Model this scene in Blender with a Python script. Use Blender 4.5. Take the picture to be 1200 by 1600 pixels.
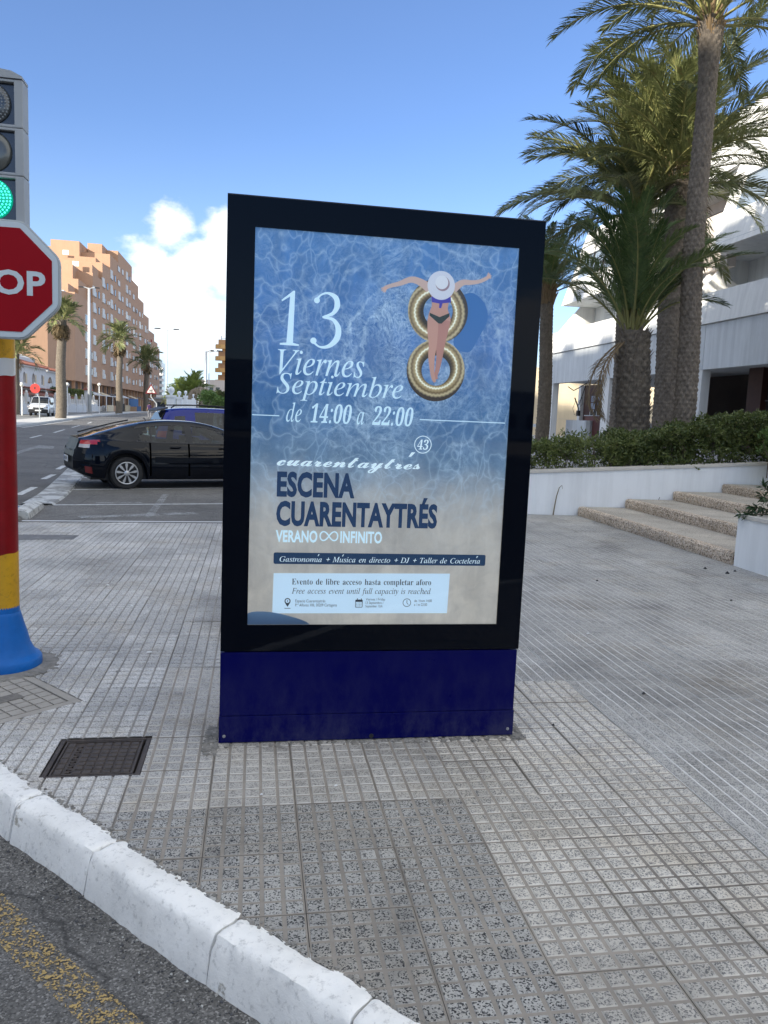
import bpy, bmesh, math, random, json
from math import sin, cos, pi, radians, sqrt, atan2, exp
from mathutils import Vector, Matrix, noise

for o in list(bpy.data.objects):
    bpy.data.objects.remove(o)
S = bpy.context.scene
COL = S.collection
random.seed(7)

# ------------------------------------------------------------------ camera
yaw, pitch, roll = radians(9.63), radians(7.08), radians(2.41)
fwd = Vector((sin(yaw) * cos(pitch), cos(yaw) * cos(pitch), -sin(pitch)))
rgt = Vector((cos(yaw), -sin(yaw), 0))
up = rgt.cross(fwd)
r2 = rgt * cos(roll) + up * sin(roll)
u2 = -rgt * sin(roll) + up * cos(roll)
cam = bpy.data.cameras.new('camera')
cam.sensor_fit = 'VERTICAL'
cam.sensor_height = 36
cam.lens = 36 * 1202 / 1600
cam.clip_start = .05
cam.clip_end = 6000
camo = bpy.data.objects.new('camera', cam)
COL.objects.link(camo)
m = Matrix((r2, u2, -fwd)).transposed().to_4x4()
m.translation = Vector((0, 0, 1.5))
camo.matrix_world = m
S.camera = camo

# ------------------------------------------------------------------ light
SUN_EL = radians(21)
SUN_TO = Vector((-.80 * cos(SUN_EL), -.60 * cos(SUN_EL), sin(SUN_EL)))
sun = bpy.data.lights.new('sun', 'SUN')
sun.energy = 3.6
sun.angle = radians(.6)
sun.color = (1, .93, .80)
suno = bpy.data.objects.new('sun', sun)
COL.objects.link(suno)
suno.rotation_euler = SUN_TO.to_track_quat('Z', 'Y').to_euler()
suno.location = (-40, -30, 60)

S.view_settings.view_transform = 'Standard'
S.view_settings.look = 'None'
S.view_settings.gamma = 1
S.view_settings.use_curve_mapping = False
S.view_settings.exposure = 1.30

W = bpy.data.worlds.new('World')
S.world = W
W.use_nodes = True
nt = W.node_tree
nt.nodes.clear()
def N(t, ty, **k):
    n = t.nodes.new(ty)
    for a, b in k.items():
        setattr(n, a, b)
    return n
wo = N(nt, 'ShaderNodeOutputWorld')
bgs = N(nt, 'ShaderNodeBackground')
sky = N(nt, 'ShaderNodeTexSky', sky_type='NISHITA', sun_disc=False)
sky.sun_elevation = SUN_EL
sky.sun_rotation = atan2(SUN_TO.x, SUN_TO.y)
sky.air_density = .85
sky.dust_density = .15
sky.ozone_density = 3.0
bgs.inputs[1].default_value = .088
tint = N(nt, 'ShaderNodeMix', data_type='RGBA', blend_type='MULTIPLY')
tint.inputs[0].default_value = 1
tint.inputs[7].default_value = (.87, .95, 1.12, 1)
nt.links.new(sky.outputs[0], tint.inputs[6])
nt.links.new(tint.outputs[2], bgs.inputs[0])
tc = N(nt, 'ShaderNodeTexCoord')

def wmath(op, a, b=None, clamp=False):
    n = N(nt, 'ShaderNodeMath', operation=op, use_clamp=clamp)
    for i, v in enumerate((a, b)):
        if v is None: continue
        if isinstance(v, (int, float)): n.inputs[i].default_value = v
        else: nt.links.new(v, n.inputs[i])
    return n.outputs[0]
def wsmooth(v, a, b):
    n = N(nt, 'ShaderNodeMapRange', interpolation_type='SMOOTHSTEP')
    nt.links.new(v, n.inputs[0])
    n.inputs[1].default_value = a; n.inputs[2].default_value = b
    return n.outputs[0]
sep = N(nt, 'ShaderNodeSeparateXYZ')
nt.links.new(tc.outputs['Generated'], sep.inputs[0])
el = sep.outputs[2]
def wnoise(scale, detail, rough=.55, sc=(1, 1, 1.6), loc=(0, 0, 0)):
    mp = N(nt, 'ShaderNodeMapping')
    mp.inputs['Scale'].default_value = sc
    mp.inputs['Location'].default_value = loc
    nt.links.new(tc.outputs['Generated'], mp.inputs[0])
    n = N(nt, 'ShaderNodeTexNoise')
    n.inputs['Scale'].default_value = scale
    n.inputs['Detail'].default_value = detail
    n.inputs['Roughness'].default_value = rough
    nt.links.new(mp.outputs[0], n.inputs[0])
    return n.outputs[0]
fine = wnoise(9, 8, .6)
big = wnoise(2.6, 4, .5, (1, 1, 2.5), (3.1, 1.2, 0))
# cumulus lobes: azimuth (deg from +Y, clockwise), elevation, radius; a bank beyond the street and others round the horizon
lobes = [(-6.3, 12.0, 2.3), (-7.6, 10.0, 2.3), (-4.6, 9.0, 3.6), (-1.8, 11.6, 3.0), (-2.4, 9.5, 3.2), (0.5, 9.2, 3.4), (-8.6, 6.8, 2.6), (-4.5, 4.5, 4.5), (1.2, 4.4, 4.4),
         (-9.5, 3.2, 3.2), (5, 5.5, 4.4), (9, 3.2, 4.0),
         (100, 9, 7), (112, 6, 8), (232, 7, 8), (246, 10, 7), (262, 6, 7), (290, 8, 9), (310, 6, 6)]
acc = None
for az, e, r in lobes:
    a, e2 = radians(az), radians(e)
    c = (sin(a) * cos(e2), cos(a) * cos(e2), sin(e2))
    vd = N(nt, 'ShaderNodeVectorMath', operation='DISTANCE')
    nt.links.new(tc.outputs['Generated'], vd.inputs[0])
    vd.inputs[1].default_value = c
    q = wmath('SUBTRACT', 1.0, wmath('DIVIDE', vd.outputs['Value'], radians(r)))
    acc = q if acc is None else wmath('MAXIMUM', acc, q)
acc = wmath('MAXIMUM', acc, -1.5)
dens = wmath('ADD', wmath('MINIMUM', acc, .75), wmath('MULTIPLY', wmath('SUBTRACT', fine, .5), 2.7))
low = wmath('MULTIPLY', wmath('SUBTRACT', 1.0, wsmooth(el, .02, .17)), wmath('MULTIPLY', wmath('SUBTRACT', big, .42), 3.0))
dens = wmath('MAXIMUM', dens, low)
# broken cloud cover added out of view, behind and overhead, to fill the open shade
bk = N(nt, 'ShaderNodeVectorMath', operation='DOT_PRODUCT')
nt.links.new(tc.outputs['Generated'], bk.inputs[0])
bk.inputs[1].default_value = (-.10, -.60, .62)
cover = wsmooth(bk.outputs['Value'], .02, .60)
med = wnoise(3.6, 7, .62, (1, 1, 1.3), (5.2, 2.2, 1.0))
fill_deck = wmath('ADD', wmath('MULTIPLY', wmath('SUBTRACT', med, .62), 4.5), wmath('MULTIPLY', cover, 1.35))
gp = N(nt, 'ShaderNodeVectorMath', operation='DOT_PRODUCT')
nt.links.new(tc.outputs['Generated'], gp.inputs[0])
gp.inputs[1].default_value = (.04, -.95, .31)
fill_deck = wmath('SUBTRACT', fill_deck, wmath('MULTIPLY', wsmooth(gp.outputs['Value'], .90, .985), 2.0))  # clear gap cut into the added cloud so the dark case reflects less
fill_deck = wmath('MULTIPLY', fill_deck, wsmooth(cover, .0, .25))
dens = wmath('MAXIMUM', dens, fill_deck)
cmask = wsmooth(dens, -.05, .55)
haze = wmath('MULTIPLY', wmath('SUBTRACT', 1.0, wsmooth(el, -.05, .34)), .50)
bgc = N(nt, 'ShaderNodeBackground')
ramp = N(nt, 'ShaderNodeValToRGB')
ramp.color_ramp.elements[0].position = .0
ramp.color_ramp.elements[0].color = (.50, .60, .70, 1)
ramp.color_ramp.elements[1].position = 1
ramp.color_ramp.elements[1].color = (.80, .82, .84, 1)
shade = wmath('ADD', wmath('MULTIPLY', wsmooth(el, .01, .19), .75), wmath('MULTIPLY', wmath('SUBTRACT', fine, .4), 1.3))
nt.links.new(shade, ramp.inputs[0])
nt.links.new(ramp.outputs[0], bgc.inputs[0])
bgc.inputs[1].default_value = .74
bgh = N(nt, 'ShaderNodeBackground')
bgh.inputs[0].default_value = (.56, .70, .82, 1)
bgh.inputs[1].default_value = .62
mx0 = N(nt, 'ShaderNodeMixShader')
nt.links.new(haze, mx0.inputs[0])
nt.links.new(bgs.outputs[0], mx0.inputs[1])
nt.links.new(bgh.outputs[0], mx0.inputs[2])
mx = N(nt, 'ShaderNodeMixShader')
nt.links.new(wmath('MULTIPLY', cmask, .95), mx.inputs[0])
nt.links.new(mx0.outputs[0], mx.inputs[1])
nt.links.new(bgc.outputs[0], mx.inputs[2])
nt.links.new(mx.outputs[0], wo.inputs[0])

# ------------------------------------------------------------------ helpers
def tag(o, label=None, cat=None, group=None, kind=None):
    if label: o['label'] = label
    if cat: o['category'] = cat
    if group: o['group'] = group
    if kind: o['kind'] = kind
    return o
def thing(name, label, cat, loc=(0, 0, 0), rz=0, group=None):
    o = bpy.data.objects.new(name, None)
    o.empty_display_size = .3
    COL.objects.link(o)
    o.location = loc
    o.rotation_euler = (0, 0, rz)
    return tag(o, label, cat, group)
def link(name, me, parent=None, loc=None, rot=None):
    o = bpy.data.objects.new(name, me)
    COL.objects.link(o)
    if parent is not None: o.parent = parent
    if loc is not None: o.location = loc
    if rot is not None: o.rotation_euler = rot
    return o
def copy_tree(o, parent=None, kids=None):
    if kids is None:
        kids = {}
        for q in bpy.data.objects:
            if q.parent: kids.setdefault(q.parent.name, []).append(q)
    c = o.copy()
    COL.objects.link(c)
    if parent is not None: c.parent = parent
    for ch in kids.get(o.name, []):
        copy_tree(ch, c, kids)
    return c

def lin(tab, x):
    if x <= tab[0][0]: return tab[0][1]
    for (a, p), (c, q) in zip(tab, tab[1:]):
        if a <= x <= c: return p + (q - p) * (x - a) / (c - a)
    return tab[-1][1]

class MB:
    def __init__(s):
        s.v = []; s.f = []; s.m = []; s.uv = None
    def add(s, vs, fs, mi=0):
        b = len(s.v)
        s.v += [tuple(p) for p in vs]
        for f in fs:
            s.f.append(tuple(i + b for i in f)); s.m.append(mi)
    def box(s, a, b, mi=0, mat=None):
        x0, y0, z0 = a; x1, y1, z1 = b
        vs = [(x0, y0, z0), (x1, y0, z0), (x1, y1, z0), (x0, y1, z0), (x0, y0, z1), (x1, y0, z1), (x1, y1, z1), (x0, y1, z1)]
        if mat is not None: vs = [mat @ Vector(p) for p in vs]
        s.add(vs, [(0, 3, 2, 1), (4, 5, 6, 7), (0, 1, 5, 4), (1, 2, 6, 5), (2, 3, 7, 6), (3, 0, 4, 7)], mi)
    def hexa(s, vs, mi=0):
        s.add(vs, [(0, 3, 2, 1), (4, 5, 6, 7), (0, 1, 5, 4), (1, 2, 6, 5), (2, 3, 7, 6), (3, 0, 4, 7)], mi)
    def prism(s, poly, axis, a, b, mi=0):
        """poly in the two other axes, extruded along axis from a to b"""
        def P(u, w, t):
            return {'x': (t, u, w), 'y': (u, t, w), 'z': (u, w, t)}[axis]
        n = len(poly)
        vs = [P(u, w, a) for u, w in poly] + [P(u, w, b) for u, w in poly]
        s.add(vs, [tuple(range(n)), tuple(range(2 * n - 1, n - 1, -1))] + [(i, i + n, (i + 1) % n + n, (i + 1) % n) for i in range(n)], mi)
    def tube(s, pts, rad, n=8, mi=0, cap=True):
        pts = [Vector(p) for p in pts]
        if not hasattr(rad, '__len__'): rad = [rad] * len(pts)
        b = len(s.v)
        prev = None
        for i, p in enumerate(pts):
            d = (pts[min(i + 1, len(pts) - 1)] - pts[max(i - 1, 0)]).normalized()
            if prev is None:
                a = Vector((0, 0, 1)) if abs(d.z) < .9 else Vector((1, 0, 0))
                u = d.cross(a).normalized()
            else:
                u = (prev - d * prev.dot(d)).normalized()
            prev = u
            w = d.cross(u)
            for k in range(n):
                t = 2 * pi * k / n
                s.v.append(tuple(p + (u * cos(t) + w * sin(t)) * rad[i]))
        for i in range(len(pts) - 1):
            for k in range(n):
                k2 = (k + 1) % n
                s.f.append((b + i * n + k, b + i * n + k2, b + (i + 1) * n + k2, b + (i + 1) * n + k)); s.m.append(mi)
        if cap:
            s.f.append(tuple(b + k for k in range(n))[::-1]); s.m.append(mi)
            e = b + (len(pts) - 1) * n
            s.f.append(tuple(e + k for k in range(n))); s.m.append(mi)
    def lathe(s, prof, c=(0, 0, 0), n=24, mi=0, axis='z'):
        b = len(s.v)
        for r, z in prof:
            for k in range(n):
                t = 2 * pi * k / n
                if axis == 'z': p = (c[0] + r * cos(t), c[1] + r * sin(t), c[2] + z)
                elif axis == 'y': p = (c[0] + r * cos(t), c[1] + z, c[2] + r * sin(t))
                else: p = (c[0] + z, c[1] + r * cos(t), c[2] + r * sin(t))
                s.v.append(p)
        for i in range(len(prof) - 1):
            for k in range(n):
                k2 = (k + 1) % n
                s.f.append((b + i * n + k, b + i * n + k2, b + (i + 1) * n + k2, b + (i + 1) * n + k)); s.m.append(mi)
        s.f.append(tuple(b + k for k in range(n))[::-1]); s.m.append(mi)
        e = b + (len(prof) - 1) * n
        s.f.append(tuple(e + k for k in range(n))); s.m.append(mi)
    def mesh(s, name, mats, smooth=False, autos=None):
        me = bpy.data.meshes.new(name)
        me.from_pydata(s.v, [], s.f)
        if not isinstance(mats, (list, tuple)): mats = [mats]
        for q in mats: me.materials.append(q)
        me.polygons.foreach_set('material_index', s.m)
        if smooth: me.polygons.foreach_set('use_smooth', [True] * len(s.f))
        me.update()
        if autos is not None:
            bm = bmesh.new(); bm.from_mesh(me)
            for e in bm.edges:
                if len(e.link_faces) == 2 and e.calc_face_angle(0) > autos: e.smooth = False
            bm.to_mesh(me); bm.free()
        return me
    def build(s, name, mats, parent=None, smooth=False, autos=None, bevel=0, **k):
        me = s.mesh(name, mats, smooth, autos)
        if bevel:
            bm = bmesh.new(); bm.from_mesh(me)
            bmesh.ops.remove_doubles(bm, verts=bm.verts, dist=1e-5)
            ed = [e for e in bm.edges if len(e.link_faces) == 2 and e.calc_face_angle(0) > .5]
            bmesh.ops.bevel(bm, geom=ed, offset=bevel, segments=2, affect='EDGES', profile=.6)
            bm.to_mesh(me); bm.free()
        return link(name, me, parent, **k)

# ------------------------------------------------------------------ materials
class T:
    """small node-graph helper for one material"""
    def __init__(s, name):
        s.mat = bpy.data.materials.new(name)
        s.mat.use_nodes = True
        s.t = s.mat.node_tree
        s.b = s.t.nodes['Principled BSDF']
        s.geo = N(s.t, 'ShaderNodeNewGeometry')
        s.tc = N(s.t, 'ShaderNodeTexCoord')
    def L(s, a, b): s.t.links.new(a, b)
    def pos(s, sc=(1, 1, 1), obj=False, loc=(0, 0, 0), rot=(0, 0, 0)):
        mp = N(s.t, 'ShaderNodeMapping')
        mp.inputs['Scale'].default_value = sc
        mp.inputs['Location'].default_value = loc
        mp.inputs['Rotation'].default_value = rot
        s.L(s.tc.outputs['Object'] if obj else s.geo.outputs['Position'], mp.inputs[0])
        return mp.outputs[0]
    def noise(s, scale, detail=4, rough=.55, vec=None, dist=0):
        n = N(s.t, 'ShaderNodeTexNoise')
        n.inputs['Scale'].default_value = scale
        n.inputs['Detail'].default_value = detail
        n.inputs['Roughness'].default_value = rough
        n.inputs['Distortion'].default_value = dist
        s.L(vec if vec is not None else s.pos(), n.inputs[0])
        return n.outputs[0]
    def vor(s, scale, vec=None, feature='F1', out='Color', rnd=1.0):
        n = N(s.t, 'ShaderNodeTexVoronoi', feature=feature)
        n.inputs['Scale'].default_value = scale
        n.inputs['Randomness'].default_value = rnd
        s.L(vec if vec is not None else s.pos(), n.inputs[0])
        return n.outputs[out]
    def ramp(s, v, stops, interp='LINEAR'):
        r = N(s.t, 'ShaderNodeValToRGB')
        r.color_ramp.interpolation = interp
        while len(r.color_ramp.elements) < len(stops): r.color_ramp.elements.new(.5)
        for e, (p, c) in zip(r.color_ramp.elements, stops):
            e.position = p
            e.color = (c if hasattr(c, '__len__') else (c, c, c)) + (() if hasattr(c, '__len__') and len(c) == 4 else (1,))
        s.L(v, r.inputs[0])
        return r.outputs[0]
    def mix(s, f, a, b, mode='MIX'):
        n = N(s.t, 'ShaderNodeMix', data_type='RGBA', blend_type=mode)
        for i, v in ((0, f), (6, a), (7, b)):
            if isinstance(v, (int, float)): n.inputs[i].default_value = v if i == 0 else (v, v, v, 1)
            elif isinstance(v, tuple): n.inputs[i].default_value = (*v[:3], 1)
            else: s.L(v, n.inputs[i])
        return n.outputs[2]
    def math(s, op, a, b=0.0, clamp=False):
        n = N(s.t, 'ShaderNodeMath', operation=op, use_clamp=clamp)
        for i, v in enumerate((a, b)):
            if isinstance(v, (int, float)): n.inputs[i].default_value = v
            else: s.L(v, n.inputs[i])
        return n.outputs[0]
    def sep(s, v, i):
        n = N(s.t, 'ShaderNodeSeparateXYZ'); s.L(v, n.inputs[0]); return n.outputs[i]
    def bump(s, h, strength=.3, dist=.01):
        n = N(s.t, 'ShaderNodeBump')
        n.inputs['Strength'].default_value = strength
        n.inputs['Distance'].default_value = dist
        s.L(h, n.inputs['Height']); s.L(n.outputs[0], s.b.inputs['Normal'])
    def set(s, color=None, rough=None, **k):
        for key, v in (('Base Color', color), ('Roughness', rough), *k.items()):
            if v is None: continue
            i = s.b.inputs[key]
            if isinstance(v, (int, float)): i.default_value = v
            elif isinstance(v, tuple): i.default_value = (*v[:3], 1)
            else: s.L(v, i)
        return s.mat

def plain(name, c, rough=.6, var=.12, scale=3.0, bump=0, bscale=60, **k):
    t = T(name)
    n = t.noise(scale, 5, .6)
    n2 = t.noise(scale * 9, 3, .6)
    col = t.mix(t.ramp(n, [(.3, 0.0), (.75, 1.0)]), tuple(x * (1 - var) for x in c), tuple(min(1, x * (1 + var)) for x in c))
    col = t.mix(t.math('MULTIPLY', n2, .35), col, tuple(x * (1 - var * 1.3) for x in c))
    t.set(col, rough, **k)
    if bump: t.bump(t.noise(bscale, 4, .6), bump, .01)
    return t.mat

def terrazzo(name, light, dark, speck, scale=170, thr=.5, tint=.10, rough=.62, mid=None, margin=.37, rim=1.08):
    """cement tile with stone chips; every tile of the 0.33 m grid has its own tone"""
    t = T(name)
    c = t.vor(scale, out='Color')
    g = t.sep(c, 0)
    col = t.ramp(g, [(0, dark), (thr * .55, speck), (thr, mid or light), (min(.99, thr + .3), light)], 'CONSTANT')
    # chips stop short of the worn rim of every stud (studs sit on a 0.066 m lattice)
    pl = t.pos(loc=(-.18 + 6.6, -2.49 + 6.6, 0))
    ed = []
    for ax in (0, 1):
        fr_ = t.math('FRACT', t.math('DIVIDE', t.sep(pl, ax), .066))
        ed.append(t.math('ABSOLUTE', t.math('SUBTRACT', fr_, .5)))
    edge = t.math('ADD', t.math('MAXIMUM', ed[0], ed[1]), t.math('MULTIPLY', t.math('SUBTRACT', t.noise(60, 3, .6), .5), .10))
    mk = t.ramp(edge, [(margin - .015, 1.0), (margin + .015, 0.0)])
    col = t.mix(mk, tuple(min(1, x * rim) for x in light), col)
    # tone of the whole tile
    sn = N(t.t, 'ShaderNodeVectorMath', operation='SNAP')
    t.L(t.pos(loc=(-.18 + 3.3, -2.49 + 3.3, 0)), sn.inputs[0])
    sn.inputs[1].default_value = (.33, .33, 9)
    wn = N(t.t, 'ShaderNodeTexWhiteNoise')
    t.L(sn.outputs[0], wn.inputs[0])
    tone = t.math('ADD', t.math('MULTIPLY', wn.outputs[0], tint * 2), 1 - tint)
    st = t.ramp(t.noise(.95, 7, .68, None, .4), [(.33, .60), (.46, .88), (.58, 1.0), (.8, 1.10)])
    st2 = t.ramp(t.noise(7, 6, .75), [(.30, .72), (.50, 1.0)])
    col = t.mix(1.0, col, st, 'MULTIPLY')
    col = t.mix(1.0, col, st2, 'MULTIPLY')
    vm = N(t.t, 'ShaderNodeVectorMath', operation='SCALE')
    t.L(col, vm.inputs[0]); t.L(tone, vm.inputs[3])
    # brownish dirt drifts and round dark spots trodden in
    dirt = t.ramp(t.noise(1.7, 6, .7, t.pos(loc=(4, 2, 0))), [(.50, 0.0), (.68, .55)])
    dots = t.ramp(t.vor(2.1, None, 'F1', 'Distance', 1.0), [(.028, .55), (.042, 0.0)])
    # stray pale scuffs
    sc = t.ramp(t.noise(3.3, 9, .75), [(.62, 0.0), (.72, .35)])
    col = t.mix(sc, vm.outputs[0], tuple(min(1, x * 1.25) for x in light))
    col = t.mix(dirt, col, t.mix(1.0, col, (.80, .72, .60), 'MULTIPLY'))
    col = t.mix(dots, col, (.09, .085, .08))
    t.set(col, t.ramp(g, [(0, rough - .1), (1, rough + .1)]))
    t.bump(t.math('ADD', t.noise(400, 3, .7), g), .25, .0015)
    return t.mat

M = {}
M['pad_dark'] = terrazzo('dark_chip_tile', (.44, .43, .405), (.020, .020, .022), (.10, .10, .10), 230, .29, .12, mid=(.36, .35, .33), margin=.40, rim=.98)
M['pad_fine'] = terrazzo('fine_grey_tile', (.52, .50, .465), (.22, .21, .20), (.37, .355, .33), 260, .42, .10)
M['pad_beige'] = terrazzo('pale_chip_tile', (.62, .585, .525), (.20, .195, .19), (.40, .38, .35), 230, .40, .08)
M['pad_right'] = terrazzo('blue_grey_tile', (.45, .435, .405), (.16, .16, .16), (.30, .295, .285), 250, .42, .15, margin=.6)
M['pad_left'] = terrazzo('light_grey_tile', (.60, .585, .56), (.28, .275, .27), (.46, .45, .435), 250, .42, .15, margin=.43, rim=1.1)
def groove(name, c):
    t = T(name)
    st = t.ramp(t.noise(1.6, 7, .72), [(.3, .55), (.5, .9), (.65, 1.15)])
    col = t.mix(1.0, c, st, 'MULTIPLY')
    t.set(col, .95)
    t.bump(t.noise(500, 3, .7), .4, .002)
    return t.mat
M['gr_brown'] = groove('dirt_in_grooves', (.31, .28, .245))
M['gr_light'] = groove('pale_grooves', (.64, .63, .61))  # grooves paler than the studs of the right-hand tiles
M['gr_grey'] = groove('grey_dust_in_grooves', (.30, .285, .265))
M['dark_gap'] = plain('dark_bedding', (.05, .047, .042), .95)
def asphalt(name, c, chips=.5):
    t = T(name)
    g = t.sep(t.vor(190), 0)
    col = t.ramp(g, [(0, tuple(x * .55 for x in c)), (.3, c), (.8, tuple(x * 1.45 for x in c)), (.95, tuple(x * 2.6 for x in c))], 'LINEAR')
    st = t.ramp(t.noise(.45, 7, .65), [(.3, .72), (.7, 1.22)])
    col = t.mix(1.0, col, st, 'MULTIPLY')
    st2 = t.ramp(t.noise(5, 5, .7), [(.3, .82), (.7, 1.12)])
    col = t.mix(1.0, col, st2, 'MULTIPLY')
    cr = t.vor(.55, t.mix(.12, t.pos(), t.noise(3, 4, .6), 'ADD'), 'DISTANCE_TO_EDGE', 'Distance')
    crk = t.ramp(cr, [(.0, 1.0), (.006, 0.0)])
    col = t.mix(t.math('MULTIPLY', crk, .6), col, (.02, .02, .02))
    t.set(col, .88)
    t.bump(t.math('ADD', g, t.noise(90, 4, .7)), .7, .004)
    return t.mat
M['asphalt'] = asphalt('asphalt', (.112, .108, .103))
M['asphalt_park'] = asphalt('parking_asphalt', (.135, .13, .122))
M['ground'] = plain('dusty_ground', (.33, .31, .28), .95, .2, .3)
M['road_far'] = plain('worn_road', (.20, .20, .195), .9, .15, .2)

def paint_on_stone(name, c, under, wear=.5, rough=.7, scale=9):
    t = T(name)
    n = t.noise(scale, 9, .7)
    mask = t.ramp(n, [(wear - .02, 0.0), (wear + .03, 1.0)])
    dirt = t.ramp(t.noise(3, 7, .7), [(.3, .84), (.6, 1.04)])
    streak = t.ramp(t.noise(38, 5, .75), [(.34, .72), (.46, 1.0)])
    col = t.mix(1.0, t.mix(mask, c, under), dirt, 'MULTIPLY')
    col = t.mix(1.0, col, streak, 'MULTIPLY')
    t.set(col, rough)
    t.bump(t.math('ADD', t.noise(55, 6, .7), t.math('MULTIPLY', mask, -.5)), .55, .004)
    return t.mat
M['kerb'] = paint_on_stone('chipped_white_kerb_paint', (.90, .89, .86), (.44, .41, .36), .65)
M['kerb_old'] = paint_on_stone('worn_kerb', (.62, .62, .59), (.33, .32, .30), .52)
M['concrete'] = plain('concrete', (.34, .33, .31), .9, .2, 6, .5, 80)
M['mortar'] = plain('crumbling_mortar', (.30, .285, .26), .95, .35, 18, 1.0, 120)
M['steel'] = plain('galvanised_steel', (.42, .43, .44), .45, .1, 8, Metallic=.8)
M['sign_grey'] = plain('grey_sign_back', (.42, .45, .46), .5, .06, 8)
def stucco(name, c, var=.07, bump=.25, streak=.10):
    t = T(name)
    n = t.ramp(t.noise(.6, 6, .65), [(.3, 1 - var), (.7, 1 + var * .4)])
    s2 = t.ramp(t.noise(1.6, 6, .7, t.pos((3, 3, .25))), [(.35, 1 - streak), (.6, 1.0)])
    col = t.mix(1.0, t.mix(1.0, c, n, 'MULTIPLY'), s2, 'MULTIPLY')
    t.set(col, .85)
    t.bump(t.noise(70, 5, .7), bump, .004)
    return t.mat
M['white_wall'] = stucco('white_render', (.86, .885, .90))
M['white_bld'] = stucco('white_building_render', (.84, .83, .80), .08, .2, .14)
M['grey_bld'] = stucco('grey_building_render', (.70, .72, .73), .10, .2, .16)
M['pink_bld'] = stucco('pink_and_shaded_render', (.66, .58, .52), .06)
M['cap'] = plain('wall_cap_stone', (.60, .57, .52), .8, .12, 5, .3)
M['tan'] = stucco('tan_render', (.50, .305, .195), .06, .2, .08)
M['tan2'] = stucco('ochre_render', (.52, .31, .165), .05, .2, .06)
M['orange'] = stucco('orange_render', (.72, .42, .16), .06)
M['cream'] = stucco('cream_render', (.72, .60, .42), .06)
M['white'] = plain('white_paint', (.74, .75, .75), .5, .05)
M['brown'] = plain('dark_brown_wood', (.075, .03, .022), .55, .2, 6)
M['red_brown'] = plain('red_brown_door', (.17, .055, .045), .5, .2, 6)
M['black'] = plain('black_plastic', (.018, .018, .02), .5, .1)
M['rubber'] = plain('tyre_rubber', (.02, .02, .021), .8, .15, 30)
M['roof_tile'] = plain('terracotta', (.34, .13, .085), .8, .3, 5)
M['iron'] = plain('cast_iron', (.085, .068, .058), .62, .3, 20, .5, 150, Metallic=.25)
def agg(name):
    t = T(name)
    g = t.sep(t.vor(75), 0)
    g2 = t.sep(t.vor(240), 1)
    col = t.ramp(g, [(0, (.13, .10, .075)), (.14, (.38, .29, .21)), (.36, (.64, .52, .40)), (.75, (.54, .46, .39)), (.86, (.82, .73, .62))], 'CONSTANT')
    col = t.mix(t.math('MULTIPLY', g2, .35), col, (.50, .42, .33))
    col = t.mix(1.0, col, t.ramp(t.noise(2.2, 6, .65), [(.3, .75), (.7, 1.1)]), 'MULTIPLY')
    t.set(col, .85)
    t.bump(t.math('ADD', g, t.noise(60, 4, .7)), .9, .006)
    return t.mat
M['aggregate'] = agg('exposed_aggregate')
def aggtop(name):
    t = T(name)
    g = t.sep(t.vor(160), 0)
    col = t.ramp(g, [(0, (.26, .235, .205)), (.4, (.42, .385, .335)), (.8, (.56, .515, .45))], 'LINEAR')
    col = t.mix(1.0, col, t.ramp(t.noise(1.7, 6, .65), [(.3, .72), (.7, 1.1)]), 'MULTIPLY')
    t.set(col, .9); t.bump(g, .5, .003)
    return t.mat
M['tread'] = aggtop('worn_tread')

def glass(name, tint=(.8, .85, .85), ior=1.45, trans=None):
    t = T(name)
    tr = N(t.t, 'ShaderNodeBsdfTransparent'); tr.inputs[0].default_value = (*tint, 1)
    gl = N(t.t, 'ShaderNodeBsdfGlossy'); gl.inputs['Roughness'].default_value = .02; gl.inputs[0].default_value = (1, 1, 1, 1)
    fr = N(t.t, 'ShaderNodeFresnel'); fr.inputs[0].default_value = ior
    mx = N(t.t, 'ShaderNodeMixShader')
    t.L(fr.outputs[0], mx.inputs[0]); t.L(tr.outputs[0], mx.inputs[1]); t.L(gl.outputs[0], mx.inputs[2])
    t.L(mx.outputs[0], t.t.nodes['Material Output'].inputs[0])
    return t.mat
M['rear_glass'] = glass('sloping_car_glass', (.10, .12, .13), 2.3)
M['seam'] = plain('panel_gap', (.001, .001, .001), .9, .0, **{'Specular IOR Level': 0.0})
M['glass'] = glass('clear_glass', (.97, .99, .99), 1.27)
M['car_glass'] = glass('tinted_car_glass', (.46, .56, .54), 1.5)
M['car_glass_dark'] = glass('dark_car_glass', (.10, .12, .13), 1.6)
t = T('window_glass'); M['win'] = t.set((.03, .04, .05), .06, **{'Specular IOR Level': .8})
t = T('sky_window'); M['win_blue'] = t.set((.25, .30, .36), .08, **{'Specular IOR Level': .9})
def gloss(name, c, rough=.05, coat=1.0, met=0.0, spec=.5):
    t = T(name)
    n = t.ramp(t.noise(4, 6, .7), [(.4, rough), (.8, rough + .06)])
    return t.set(c, n, **{'Coat Weight': coat, 'Coat Roughness': .03, 'Metallic': met, 'Specular IOR Level': spec})
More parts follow.
